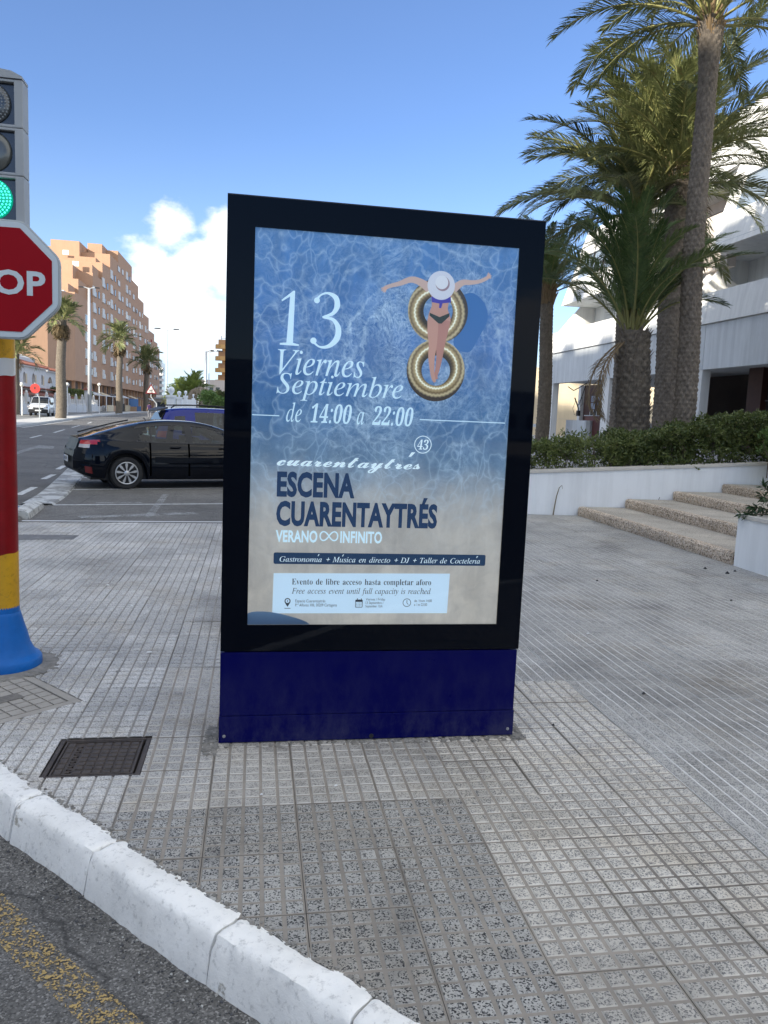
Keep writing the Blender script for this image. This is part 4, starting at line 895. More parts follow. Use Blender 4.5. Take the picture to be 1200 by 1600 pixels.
# ------------------------------------------------------------------ poster case
PY = 3.395
panel = thing('poster_case', 'dark free-standing street advertising case holding a blue pool party poster', 'advertising case', (.557, PY, 0))
PX = .557
def PB():  # builder whose coordinates are world x,z ; parent offset removed at build
    return MB()
def pbuild(b, name, mats, parent, **k):
    o = b.build(name, mats, parent, **k)
    return o
def loc_shift(b, dx=-.557, dy=-PY):
    b.v = [(x + dx, y + dy, z) for x, y, z in b.v]; return b
M['glass_black'] = gloss('black_printed_glass', (.0015, .003, .007), .012, 0, 0, .13)
M['case_blue'] = gloss('dark_blue_lacquer', (.0004, .0010, .072), .36, 0, 0, .08)
tb_ = T('dusty_blue_lacquer')
zc_ = tb_.sep(tb_.geo.outputs['Position'], 2)
dm_ = tb_.math('MULTIPLY', tb_.ramp(tb_.noise(9, 7, .75, tb_.pos((1, 1, .5))), [(.40, 0.0), (.75, .30)]), tb_.ramp(zc_, [(.0, 1.0), (.16, .35), (.42, .10)]))
sc_m = tb_.ramp(tb_.noise(5, 8, .8, tb_.pos((.4, 1, 6))), [(.66, 0.0), (.72, .05)])
tb_.set(tb_.mix(tb_.math('ADD', dm_, sc_m), (.0005, .0012, .072), (.16, .165, .17)), tb_.ramp(tb_.noise(6, 6, .7), [(.3, .25), (.7, .45)]), **{'Specular IOR Level': .10})
M['case_blue'] = tb_.mat
M['case_dark'] = plain('dark_case_metal', (.02, .02, .03), .4, .1)
x0, x1 = -.137, 1.252
b = MB(); b.box((x0 + .012, PY + .012, .43), (x1 - .012, PY + .19, 2.380)); loc_shift(b).build('housing', M['case_dark'], panel, bevel=.004)
b = MB(); b.box((-.137, PY + .002, .128), (1.247, PY + .20, .424)); loc_shift(b).build('plinth', M['case_blue'], panel, bevel=.002)
kp = MB(); kp.box((-.139, PY - .004, .004), (1.249, PY + .202, .1265)); kpo = loc_shift(kp).build('kick_plate', M['case_blue'], panel, bevel=.002)
for x, z in ((-.115, .035), (1.222, .035)):
    b = MB(); b.lathe([(.0065, -.003), (.0065, -.0015), (.0075, 0)], (x, PY - .0043, z), 12, axis='y'); loc_shift(b).build('bolt', M['steel'], kpo)
b = MB(); b.lathe([(.011, -.0005), (.011, .002)], (.56, PY - .0055, .018), 14, axis='y'); loc_shift(b).build('lock_hole', M['black'], kpo)
fr = MB()
a_, b_, c_, d_ = -.021, 1.137, .550, 2.266
fr.box((x0, PY, .430), (a_, PY + .0115, 2.387)); fr.box((b_, PY, .430), (x1, PY + .0115, 2.387))
fr.box((a_, PY, d_), (b_, PY + .0115, 2.387)); fr.box((a_, PY, .430), (b_, PY + .0115, c_))
loc_shift(fr).build('door_frame', M['glass_black'], panel)
b = MB(); b.box((x0, PY + .0003, 2.3875), (x1, PY + .19, 2.392)); loc_shift(b).build('top_trim', M['case_dark'], panel)
b = MB(); b.box((a_, PY + .001, c_), (b_, PY + .004, d_)); loc_shift(b).build('glass_pane', M['glass'], panel)
b = MB(); b.v = [(a_ - .002, PY + .0085, c_ - .002), (b_ + .002, PY + .0085, c_ - .002), (b_ + .002, PY + .0085, d_ + .002), (a_ - .002, PY + .0085, d_ + .002)]
b.f = [(0, 1, 2, 3)]; b.m = [0]

# printed water and sand
t = T('poster_print')
pos = t.pos((1, 0, 1), obj=True, loc=(.557, 0, 0))
def pv(sc, dist=0, loc=(0, 0, 0)):
    mp = N(t.t, 'ShaderNodeMapping'); mp.inputs['Scale'].default_value = sc; mp.inputs['Location'].default_value = loc
    t.L(pos, mp.inputs[0]); v = mp.outputs[0]
    if dist:
        n = N(t.t, 'ShaderNodeTexNoise'); n.inputs['Scale'].default_value = 3.5; n.inputs['Detail'].default_value = 3
        t.L(v, n.inputs[0])
        v = t.mix(dist, v, n.outputs['Color'], 'ADD')
    return v
zz = t.sep(pos, 2)
zzn = t.math('ADD', zz, t.math('MULTIPLY', t.math('SUBTRACT', t.noise(3, 5, .6, pos), .5), .32))
base = t.ramp(t.math('DIVIDE', t.math('SUBTRACT', zzn, .55), 1.72), [(0.10, (.60, .54, .47)), (.27, (.56, .52, .475)), (.345, (.47, .47, .47)), (.44, (.16, .26, .39)), (.56, (.075, .19, .39)), (.75, (.055, .18, .47)), (.95, (.085, .235, .52))])
cl = t.noise(5, 6, .65, pv((1, 1, 1), .5))
base = t.mix(t.ramp(cl, [(.35, .55), (.62, 0.0)]), base, t.mix(.42, base, (.01, .03, .08)))
# caustic nets
inring = t.ramp(t.vor(1, pos, 'F1', 'Distance'), [(0, 0), (1, 1)])
e1 = t.vor(7.5, pv((1, 1, .75), 1.3), 'DISTANCE_TO_EDGE', 'Distance')
e2 = t.math('ABSOLUTE', t.math('SUBTRACT', t.noise(13, 3, .6, pv((1, 1, 1), .6, (3, 0, 1)), 1.2), .5))
e3 = t.math('ABSOLUTE', t.math('SUBTRACT', t.noise(32, 4, .7, pv((1, 1, 1), .6, (7, 0, 2)), 1.6), .5))
n1 = t.ramp(e1, [(0, .60), (.04, .22), (.13, 0.0)])
n2 = t.ramp(e2, [(0, .62), (.02, .30), (.10, 0.0)])
n3 = t.ramp(e3, [(0, .75), (.03, .36), (.12, 0.0)])
# fine ripples gather round the swimmer
dd = N(t.t, 'ShaderNodeVectorMath', operation='DISTANCE'); t.L(pos, dd.inputs[0]); dd.inputs[1].default_value = (.66, 0, 1.80)
near_s = t.ramp(dd.outputs['Value'], [(.12, 1.0), (.62, 0.0)])
far_s = t.math('SUBTRACT', 1.0, near_s)
patch = t.ramp(t.noise(4.5, 3, .5, pos), [(.38, 0.15), (.62, 1.0)])
sandfade = t.ramp(t.math('DIVIDE', t.math('SUBTRACT', zz, .55), 1.72), [(.10, .03), (.26, .14), (.42, 1.0)])
w1 = t.math('MULTIPLY', t.math('MULTIPLY', n1, t.math('ADD', t.math('MULTIPLY', far_s, .42), .12)), sandfade)
w2 = t.math('MULTIPLY', t.math('MULTIPLY', n2, t.math('ADD', t.math('MULTIPLY', near_s, .45), .28)), t.math('MULTIPLY', patch, sandfade))
w3 = t.math('MULTIPLY', t.math('MULTIPLY', n3, t.math('ADD', t.math('MULTIPLY', near_s, .75), .25)), t.math('MULTIPLY', patch, t.math('MULTIPLY', sandfade, .62)))
# round ripples spreading from the swimmer
rp = t.math('SINE', t.math('ADD', t.math('MULTIPLY', dd.outputs['Value'], 92.0), t.math('MULTIPLY', t.noise(7, 4, .6, pos), 16.0)))
rp = t.math('MULTIPLY', t.ramp(rp, [(.62, 0.0), (1.0, .42)]), t.math('MULTIPLY', t.ramp(dd.outputs['Value'], [(.10, 0.0), (.22, 1.0), (.50, .5), (.62, 0.0)]), t.ramp(t.noise(6, 3, .6, pos), [(.42, 0.0), (.6, 1.0)])))
w3 = t.math('ADD', w3, rp)
caus = t.math('ADD', w1, t.math('ADD', w2, w3), True)
col = t.mix(caus, base, (.60, .76, .90))
wr = t.ramp(t.noise(2.0, 4, .6, t.pos((6, 1, .8), obj=True)), [(.4, .94), (.6, 1.04)])
col = t.mix(1.0, col, wr, 'MULTIPLY')
t.set(col, .45, **{'Specular IOR Level': .3, 'Emission Color': col, 'Emission Strength': .16})
M['poster'] = t.mat
me_ = loc_shift(b)
poster = me_.build('poster', M['poster'], panel)

def ink(name, c, rough=.5):
    t = T(name); return t.set(tuple(c), rough, **{'Specular IOR Level': .25, 'Emission Color': tuple(c), 'Emission Strength': .22})
M['ink_pale'] = ink('pale_blue_ink', (.62, .80, .90))
M['ink_navy'] = ink('navy_ink', (.018, .045, .11))
M['ink_band'] = ink('navy_band_ink', (.018, .045, .10))
M['ink_box'] = ink('pale_box_ink', (.56, .70, .82))
M['ink_dark'] = ink('dark_grey_ink', (.035, .04, .05))
M['ink_white'] = ink('white_ink', (.74, .86, .92))

def fill_mesh(conts, name, off=0.0):
    """closed 2-D outlines, holes allowed, to a flat mesh"""
    cu = bpy.data.curves.new('o', 'CURVE'); cu.dimensions = '2D'; cu.fill_mode = 'BOTH'; cu.offset = off
    for c in conts:
        if len(c) < 3: continue
        sp = cu.splines.new('POLY'); sp.points.add(len(c) - 1)
        for p, q in zip(sp.points, c): p.co = (q[0], q[1], 0, 1)
        sp.use_cyclic_u = True
    o = bpy.data.objects.new('o', cu)
    me = bpy.data.meshes.new_from_object(o)
    bpy.data.objects.remove(o); bpy.data.curves.remove(cu)
    me.name = name
    return me
def layout(s, face, shear=0.0):
    """outlines of a line of letters; face 'i' italic, 'b' upright, 's' script"""
    x = 0; out = []
    for ch in s:
        fc = face; add = None
        if ch == ' ': x += 260; continue
        if ch in '0123456789:+': fc = 'b'
        acc_ = {'í': 'I' if face == 'i' else 'i', 'ú': 'u', 'é': 'e'}.get(ch)
        g = GLY.get(fc + (acc_ or ch))
        if g is None: x += 300; continue
        sh = shear if fc == face else max(shear, .22 if face == 'i' else 0)
        out.append([[(x + c[k] + sh * c[k + 1], c[k + 1]) for k in range(0, len(c), 2)] for c in g[1:]])
        if acc_:
            cx = x + g[0] * .55
            out.append([[(cx, 520), (cx + 60, 520), (cx + 170, 690), (cx + 80, 690)]])
        x += g[0]
    return out
def place_print(me, name, mat, layer, box, parent, fit=None):
    """scale the flat mesh so that its bounding box fills box=(xl,zb,xr,zt); put it on the poster face"""
    n = len(me.vertices)
    co = [0.0] * (3 * n); me.vertices.foreach_get('co', co)
    xs = co[0::3]; ys = co[1::3]
    ax, bx, ay, by = min(xs), max(xs), min(ys), max(ys)
    if fit: ay, by = fit
    xl, zb, xr, zt = box
    y = .0085 - .0006 * layer
    v = []
    for X, Y in zip(xs, ys):
        v += [(xl + (X - ax) / (bx - ax) * (xr - xl)) - .557, y, zb + (Y - ay) / (by - ay) * (zt - zb)]
    me.vertices.foreach_set('co', v)
    me.materials.clear(); me.materials.append(mat)
    me.update()
    return link(name, me, parent)
def letters(s, face, box, mat, layer=2, fit=None, shear=0.0, name='lettering', off=0.0):
    b = MB()
    for glyph in layout(s, face, shear):       # one letter at a time, so that letters which touch do not cancel out
        g_ = fill_mesh(glyph, name, off)
        b.add([tuple(v.co) for v in g_.vertices], [tuple(p.vertices) for p in g_.polygons])
        bpy.data.meshes.remove(g_)
    return place_print(b.mesh(name, mat), name, mat, layer, box, poster, fit)
def sans(s, box, mat, layer=2, bold=0.0, name='lettering', fit=(0, .729), parent=None, raw=False):
    cu = bpy.data.curves.new('o', 'FONT'); cu.body = s; cu.offset = bold; cu.resolution_u = 3; cu.fill_mode = 'BOTH'
    cu.space_character = 1.0 + bold
    o = bpy.data.objects.new('o', cu)
    me = bpy.data.meshes.new_from_object(o)
    bpy.data.objects.remove(o); bpy.data.curves.remove(cu)
    me.name = name
    if raw: return me
    return place_print(me, name, mat, layer, box, parent or poster, fit)
def shape(conts, name, mat, layer, parent=None):
    me = fill_mesh(conts, name)
    n = len(me.vertices); co = [0.0] * (3 * n); me.vertices.foreach_get('co', co)
    v = []
    for k in range(n): v += [co[3 * k] - .557, .0085 - .0006 * layer, co[3 * k + 1]]
    me.vertices.foreach_set('co', v); me.materials.clear(); me.materials.append(mat); me.update()
    return link(name, me, parent or poster)
def stroke(pts, w):
    """outline of a stroke with width w (number or list)"""
    P = [Vector(p) for p in pts]; L_, R_ = [], []
    if not hasattr(w, '__len__'): w = [w] * len(P)
    for i, p in enumerate(P):
        d = (P[min(i + 1, len(P) - 1)] - P[max(i - 1, 0)]).normalized(); n = Vector((-d.y, d.x)) * w[i] / 2
        L_.append(p + n); R_.append(p - n)
    return [tuple(q) for q in L_ + R_[::-1]]
def cat(pts, k=6):
    P = [Vector(p) for p in pts]; C = []
    for i in range(len(P) - 1):
        a, b, c, e = P[max(i - 1, 0)], P[i], P[i + 1], P[min(i + 2, len(P) - 1)]
        for j in range(k):
            u = j / k
            C.append(.5 * ((2 * b) + (-a + c) * u + (2 * a - 5 * b + 4 * c - e) * u ** 2 + (-a + 3 * b - 3 * c + e) * u ** 3))
    C.append(P[-1]); return [tuple(q) for q in C]
def disc(cx, cz, r, n=40, ry=None):
    return [(cx + r * cos(2 * pi * k / n), cz + (ry or r) * sin(2 * pi * k / n)) for k in range(n)]

# date: thin high-contrast figures drawn by hand
one = [(.150, 1.790), (.150, 1.798), (.178, 1.801), (.183, 1.995), (.150, 1.972), (.147, 1.978), (.196, 2.020), (.203, 2.020), (.206, 1.801), (.232, 1.796), (.232, 1.789)]
one = [(x - .058 + (z - 1.79) * .03, z - .003) for x, z in one]
three = stroke(cat([(.232, 1.985), (.248, 2.008), (.285, 2.017), (.325, 1.998), (.331, 1.965), (.315, 1.932), (.272, 1.912)]), [.014, .016, .017] + [.007] * 4 + [.009] * 6 + [.013] * 6 + [.022] * 6 + [.023] * 6 + [.014] * 6)
three = three
def st3(ctrl, ws):
    P = cat(ctrl, 8); n = len(P); W_ = []
    for i in range(n):
        f = i / (n - 1) * (len(ws) - 1); k = min(int(f), len(ws) - 2); W_.append(ws[k] + (ws[k + 1] - ws[k]) * (f - k))
    return stroke(P, W_)
up3 = st3([(.246, 1.985), (.262, 2.006), (.292, 2.016), (.326, 2.000), (.334, 1.965), (.316, 1.932), (.272, 1.914)], [.010, .007, .010, .022, .025, .015, .007])
lo3 = st3([(.272, 1.913), (.318, 1.906), (.342, 1.870), (.336, 1.825), (.302, 1.792), (.262, 1.788), (.232, 1.812)], [.007, .014, .025, .026, .016, .008, .010])
shape([one], 'figure', M['ink_pale'], 2)
for q in (up3, lo3, disc(.246, 1.983, .0125), disc(.236, 1.812, .0135)):
    shape([q], 'figure', M['ink_pale'], 2.6 if len(q) == 40 else (2 if q is up3 else 2.3))
letters('Viernes', 'i', (.085, 1.662, .462, 1.768), M['ink_pale'])
letters('Septiembre', 'i', (.083, 1.553, .640, 1.672), M['ink_pale'])
letters('de 14:00 a 22:00', 'i', (.127, 1.459, .692, 1.545), M['ink_pale'])
shape([[(-.019, 1.4815), (.098, 1.4815), (.098, 1.4855), (-.019, 1.4855)]], 'rule', M['ink_pale'], 2)
shape([[(.722, 1.4905), (1.120, 1.4905), (1.120, 1.4945), (.722, 1.4945)]], 'rule', M['ink_pale'], 2)

# brush script word, one joined line of handwriting
letters('cuarentaytrés', 's', (.092, 1.245, .735, 1.345), M['ink_white'], shear=.08, off=7)
shape([disc(.742, 1.381, .040), disc(.742, 1.381, .0365)], 'badge_ring', M['ink_white'], 2)
letters('43', 'b', (.716, 1.358, .768, 1.404), M['ink_white'], shear=.15)
sans('ESCENA', (.095, 1.136, .440, 1.242), M['ink_navy'], bold=.042)
sans('CUARENTAYTRÉS', (.095, 1.006, .825, 1.112), M['ink_navy'], bold=.042)
sans('VERANO', (.095, .929, .280, .982), M['ink_pale'], bold=.03)
sans('INFINITO', (.383, .929, .573, .982), M['ink_pale'], bold=.03)
inf = [(.3315 + .036 * cos(u) / (1 + sin(u) ** 2) * 1.1, .957 + .042 * sin(u) * cos(u) / (1 + sin(u) ** 2) * 1.35) for u in [2 * pi * k / 60 for k in range(61)]]
for k in range(0, 60, 30):
    shape([stroke(inf[k:k + 31], [.0062] * 31)], 'infinity_sign', M['ink_pale'], 2 + k / 90)
def rrect(x0, z0, x1, z1, r=.008):
    o = []
    for cx, cz, a0 in ((x1 - r, z1 - r, 0), (x0 + r, z1 - r, 90), (x0 + r, z0 + r, 180), (x1 - r, z0 + r, 270)):
        o += [(cx + r * cos(radians(a0 + k * 22.5)), cz + r * sin(radians(a0 + k * 22.5))) for k in range(5)]
    return o
shape([rrect(.088, .828, 1.066, .880)], 'band', M['ink_band'], 1)
letters('Gastronomía + Música en directo + DJ + Taller de Coctelería', 'i', (.115, .838, 1.040, .874), M['ink_white'])
shape([[(.088, .602), (.895, .602), (.899, .790), (.090, .786)]], 'notice', M['ink_box'], 1)
letters('Evento de libre acceso hasta completar aforo', 'b', (.172, .727, .812, .762), M['ink_dark'], off=-4)
letters('Free access event until full capacity is reached', 'i', (.172, .685, .812, .721), M['ink_dark'])
sans('Espacio Cuarentaytrés', (.190, .653, .325, .667), M['ink_dark'])
sans('P.º Alfonso XIII, 30209 Cartagena', (.190, .634, .378, .648), M['ink_dark'])
sans('Viernes / Friday', (.510, .662, .600, .674), M['ink_dark'])
sans('13 Septiembre /', (.510, .646, .592, .658), M['ink_dark'])
sans('September 13th', (.510, .630, .588, .642), M['ink_dark'])
sans('de / from 14:00', (.737, .655, .820, .668), M['ink_dark'])
sans('a / to 22:00', (.737, .637, .798, .650), M['ink_dark'])
# little icons: pin, calendar, clock
shape([[(.155, .632), (.143, .652)] + [(.155 + .0135 * cos(radians(200 - k * 20)), .659 + .0135 * sin(radians(200 - k * 20))) for k in range(12)] + [(.167, .652)], disc(.155, .659, .009)], 'pin_icon', M['ink_dark'], 2)
shape([disc(.155, .659, .003)], 'pin_icon', M['ink_dark'], 2)
shape([[(.142, .624), (.169, .624), (.169, .6265), (.142, .6265)]], 'pin_icon', M['ink_dark'], 2)
shape([rrect(.462, .629, .496, .666, .004), rrect(.4645, .6315, .4935, .6555, .003)], 'calendar_icon', M['ink_dark'], 2)
for i in range(4):
    for j in range(3):
        shape([disc(.4685 + i * .0068, .6365 + j * .0068, .0016, 8)], 'calendar_icon', M['ink_dark'], 2)
for x in (.470, .488): shape([[(x, .666), (x + .003, .666), (x + .003, .672), (x, .672)]], 'calendar_icon', M['ink_dark'], 2)
shape([disc(.702, .652, .0195), disc(.702, .652, .0168)], 'clock_icon', M['ink_dark'], 2)
shape([stroke([(.702, .664), (.702, .651), (.7095, .643)], .0026)], 'clock_icon', M['ink_dark'], 2)

# printed swimmer on a golden figure-eight float
def ring_print(cx, cz, R_, r_, name, ph):
    b = MB(); n, m_ = 72, 14
    for i in range(n):
        a = 2 * pi * i / n
        for j in range(m_ + 1):
            rr_ = r_ + (R_ - r_) * j / m_
            b.v.append((cx + rr_ * cos(a) - .557, .0085 - .0006 * (1.6 if ph else 1.3), cz + rr_ * sin(a) * 1.02))
    for i in range(n):
        for j in range(m_):
            k = (i + 1) % n
            b.f.append((i * (m_ + 1) + j, k * (m_ + 1) + j, k * (m_ + 1) + j + 1, i * (m_ + 1) + j + 1)); b.m.append(0)
    tm = T('golden_float_print_' + ('lower' if ph else 'upper'))
    p = tm.pos(obj=True)
    vm = N(tm.t, 'ShaderNodeVectorMath', operation='SUBTRACT'); tm.L(p, vm.inputs[0]); vm.inputs[1].default_value = (cx - .557, 0, cz)
    X = tm.sep(vm.outputs[0], 0); Z = tm.sep(vm.outputs[0], 2)
    rad_ = tm.math('SQRT', tm.math('ADD', tm.math('MULTIPLY', X, X), tm.math('MULTIPLY', Z, Z)))
    u = tm.math('DIVIDE', tm.math('SUBTRACT', rad_, r_), R_ - r_)
    ang = tm.math('ARCTAN2', Z, X)
    wr_ = tm.math('MULTIPLY', tm.math('SINE', tm.math('MULTIPLY', ang, 38.0)), .018)
    sw = tm.math('MULTIPLY', tm.math('SINE', tm.math('ADD', ang, .9 + ph)), .20)
    v = tm.math('ADD', u, tm.math('ADD', sw, wr_))
    col = tm.ramp(v, [(0.0, (.03, .022, .015)), (.16, (.12, .08, .035)), (.30, (.36, .28, .15)), (.40, (.86, .88, .74)), (.48, (.42, .33, .18)), (.70, (.13, .09, .045)), (.84, (.50, .42, .26)), (1.0, (.05, .038, .03))])
    tm.set(col, .5, **{'Specular IOR Level': .3, 'Emission Color': col, 'Emission Strength': .25})
    return b.build(name, tm.mat, poster)
M['ink_shadow'] = ink('printed_deep_water', (.045, .15, .38))
shape([cat([(.86, 2.03), (.93, 2.06), (.99, 2.02), (1.01, 1.95), (.97, 1.86), (.93, 1.80), (.86, 1.83), (.88, 1.93)], 6)], 'printed_shade', M['ink_shadow'], .5)
ring_print(.782, 1.972, .136, .066, 'printed_float', 0)
ring_print(.785, 1.712, .133, .065, 'printed_float', 2.4)
M['skin'] = ink('printed_skin', (.48, .27, .22)); M['skin_pale'] = ink('printed_pale_skin', (.52, .38, .34))
def limb(pts, ws, name, mat, layer):
    shape([st3(pts, ws)], name, mat, layer)
limb([(.738, 2.065), (.70, 2.088), (.655, 2.098), (.605, 2.078), (.560, 2.064), (.538, 2.052)], [.040, .032, .026, .020, .016, .018], 'printed_arm', M['skin_pale'], 2.3)
limb([(.846, 2.070), (.885, 2.100), (.925, 2.104), (.965, 2.112), (1.000, 2.130)], [.036, .026, .020, .016, .016], 'printed_arm', M['skin_pale'], 2.3)
for dx, dz in ((-.022, -.004), (-.020, -.014), (-.012, -.020), (-.004, -.020)):
    limb([(.545, 2.056), (.545 + dx, 2.056 + dz)], [.008, .005], 'printed_finger', M['skin_pale'], 2.7)
for dx, dz in ((.004, .022), (.012, .018), (.018, .010), (.018, .000)):
    limb([(.998, 2.130), (.998 + dx, 2.130 + dz)], [.008, .005], 'printed_finger', M['skin_pale'], 2.7)
shape([cat([(.742, 2.062), (.752, 2.000), (.746, 1.975), (.738, 1.945), (.742, 1.915), (.790, 1.890), (.836, 1.918), (.838, 1.950), (.826, 1.980), (.828, 2.010), (.842, 2.062), (.79, 2.08)], 5)], 'printed_torso', M['skin'], 2.6)
limb([(.760, 1.935), (.762, 1.88), (.765, 1.82), (.762, 1.77), (.768, 1.71), (.776, 1.675), (.784, 1.662)], [.050, .048, .036, .030, .020, .016, .012], 'printed_leg', M['skin'], 3)
limb([(.815, 1.935), (.806, 1.88), (.800, 1.82), (.798, 1.77), (.792, 1.72), (.786, 1.69), (.790, 1.674)], [.052, .050, .038, .028, .020, .016, .012], 'printed_leg', ink('printed_skin_shaded', (.40, .20, .17)), 2.8)
shape([[(.748, 2.032), (.836, 2.036), (.838, 2.012), (.800, 2.006), (.795, 1.985), (.785, 1.985), (.786, 2.004), (.752, 2.008)]], 'printed_top', ink('printed_violet_cloth', (.06, .05, .34)), 3.2)
shape([[(.744, 1.962), (.790, 1.946), (.834, 1.966), (.834, 1.952), (.800, 1.918), (.786, 1.918), (.744, 1.950)]], 'printed_briefs', ink('printed_dark_cloth', (.03, .04, .035)), 3.4)
shape([disc(.790, 2.082, .062, 36)], 'printed_hat', ink('printed_hat_brim', (.56, .58, .66)), 3.6)
shape([disc(.796, 2.090, .032, 30)], 'printed_hat', ink('printed_hat_band', (.28, .20, .24)), 3.9)
shape([disc(.792, 2.095, .029, 30)], 'printed_hat', ink('printed_hat_crown', (.62, .64, .70)), 4.2)
rk = T('printed_rock')
rk.set(rk.ramp(rk.sep(rk.pos(obj=True), 2), [(.0, (.13, .22, .36)), (.56, (.14, .23, .37)), (.62, (.28, .42, .60))]), .5)
shape([cat([(-.021, .551), (-.021, .580), (-.018, .603), (.03, .611), (.10, .605), (.18, .585), (.235, .566), (.258, .551)], 5)], 'printed_rock', rk.mat, 1.5)

# ------------------------------------------------------------------ traffic light post with stop sign
post = thing('signal_post', 'red, yellow and blue striped traffic light post with blue bell foot on the pavement', 'traffic light', (-1.398, 4.55, 0))
M['p_red'] = plain('dark_red_paint', (.24, .004, .007), .38, .22, 7, .15, 90, **{'Specular IOR Level': .25})
M['p_yellow'] = paint_on_stone('worn_yellow_post_paint', (.64, .34, .006), (.42, .25, .02), .66, .5, 30)
M['p_white'] = gloss('white_post_paint', (.60, .62, .64), .4, .2)
M['p_blue'] = plain('blue_foot_paint', (.006, .13, .46), .45, .20, 6, .2, 70, **{'Specular IOR Level': .25})
def seg(z0, z1, r0, r1, m_, name):
    # slightly wavy hand-painted edges
    b = MB(); n = 40
    for zi, r in ((0, r0), (1, r1)):
        for k in range(n):
            a = 2 * pi * k / n
            wz = (z1 + .010 * sin(a + .8) + .003 * sin(5 * a)) if zi else (z0 + .010 * sin(a + .8) + .003 * sin(5 * a))
            b.v.append((r * cos(a), r * sin(a), wz))
    for k in range(n):
        k2 = (k + 1) % n; b.f.append((k, k2, n + k2, n + k)); b.m.append(0)
    return b.build(name, m_, post, smooth=True)
seg(.31, .655, .0885, .0885, M['p_yellow'], 'yellow_band')
seg(.655, 1.632, .0885, .088, M['p_red'], 'red_band')
seg(1.632, 1.725, .088, .088, M['p_white'], 'white_band')
seg(1.725, 2.85, .088, .0875, M['p_yellow'], 'yellow_band')
b = MB(); b.lathe([(.203, -.03), (.205, .012), (.203, .045), (.194, .058), (.178, .066), (.164, .085), (.144, .125), (.128, .19), (.110, .25), (.098, .295), (.094, .31), (.0895, .315), (.088, .36)], (0, 0, 0), 48)
b.build('bell_foot', M['p_blue'], post, smooth=True, autos=radians(35))
b = MB()
for k in range(160):
    a = rr.uniform(0, 6.28); r = rr.uniform(.20, .30); s_ = rr.uniform(.006, .02)
    b.box((-s_, -s_, -.012), (s_, s_, rr.uniform(-.002, .007)), 0, Matrix.Translation((-1.39 + r * cos(a), 4.55 + r * sin(a), 0)) @ Matrix.Rotation(rr.uniform(0, 3), 4, 'Z'))
b.lathe([(.29, -.008), (.27, .004), (.20, .006)], (-1.39, 4.55, 0), 28)
tag(b.build('mortar_patch', M['mortar'], PAVE), kind='stuff')
# mortar round the case foot
b = MB()
for k in range(420):
    s1 = rr.random()
    if s1 < .5: x, y = rr.uniform(-.20, -.145), rr.uniform(PY - .12, PY + .2)
    elif s1 < .65: x, y = rr.uniform(1.255, 1.30), rr.uniform(PY - .05, PY + .2)
    else: x, y = rr.uniform(-.17, 1.29), rr.uniform(PY - .045, PY - .006)
    s_ = rr.uniform(.003, .013)
    b.box((-s_, -s_, -.012), (s_, s_, rr.uniform(-.003, .004)), 0, Matrix.Translation((x, y, 0)) @ Matrix.Rotation(rr.uniform(0, 3), 4, 'Z') @ Matrix.Rotation(rr.uniform(-.3, .3), 4, 'X'))
tag(b.build('mortar_rubble', M['mortar'], PAVE), kind='stuff')

sg = thing('stop_sign', 'red octagonal stop sign fixed to the striped post under the traffic light', 'stop sign', (-1.278, 4.20, 2.097))
def octo(r, rc=0.0, n=3):
    o = []
    R_ = r / cos(pi / 8)
    V = [Vector((R_ * cos(pi / 8 + k * pi / 4), R_ * sin(pi / 8 + k * pi / 4))) for k in range(8)]
    if not rc: return [tuple(v) for v in V]
    for i, v in enumerate(V):
        a = (V[i - 1] - v).normalized(); c = (V[(i + 1) % 8] - v).normalized()
        p, q = v + a * rc, v + c * rc
        for k in range(n + 1):
            u = k / n; o.append(tuple(p * (1 - u) ** 2 + v * 2 * u * (1 - u) + q * u ** 2))
    return o
b = MB(); b.prism(octo(.289, .035), 'y', .004, .034); b.build('rim', M['sign_grey'], sg, bevel=.004)
b = MB(); b.prism(octo(.280, .030), 'y', -.0005, .003); b.build('white_border', gloss('reflective_white', (.56, .62, .65), .35, .2), sg)
b = MB(); b.prism(octo(.252), 'y', -.003, -.001); face = b.build('red_face', gloss('reflective_red', (.30, .0015, .008), .5, 0, 0, .15), sg)
def sgn(s, w, h, zc, mat, parent, y, bold=.02, xo=0):
    me = sans(s, None, None, raw=True, bold=bold)
    n = len(me.vertices); co = [0.0] * (3 * n); me.vertices.foreach_get('co', co)
    xs = co[0::3]; a, c = min(xs), max(xs)
    v = []
    for k in range(n): v += [(co[3 * k] - a) / (c - a) * w - w / 2 + xo, y, (co[3 * k + 1] / .729 - .5) * h + zc]
    me.vertices.foreach_set('co', v); me.materials.clear(); me.materials.append(mat); me.update()
    return link('lettering', me, parent)
sgn('STOP', .442, .118, -.008, M['ink_white2'] if 'ink_white2' in M else gloss('white_letters', (.58, .64, .67), .4, 0), face, -.0042, .028)
b = MB(); b.box((-.19, .036, -.03), (-.03, .27, .03)); b.build('bracket', M['steel'], sg)

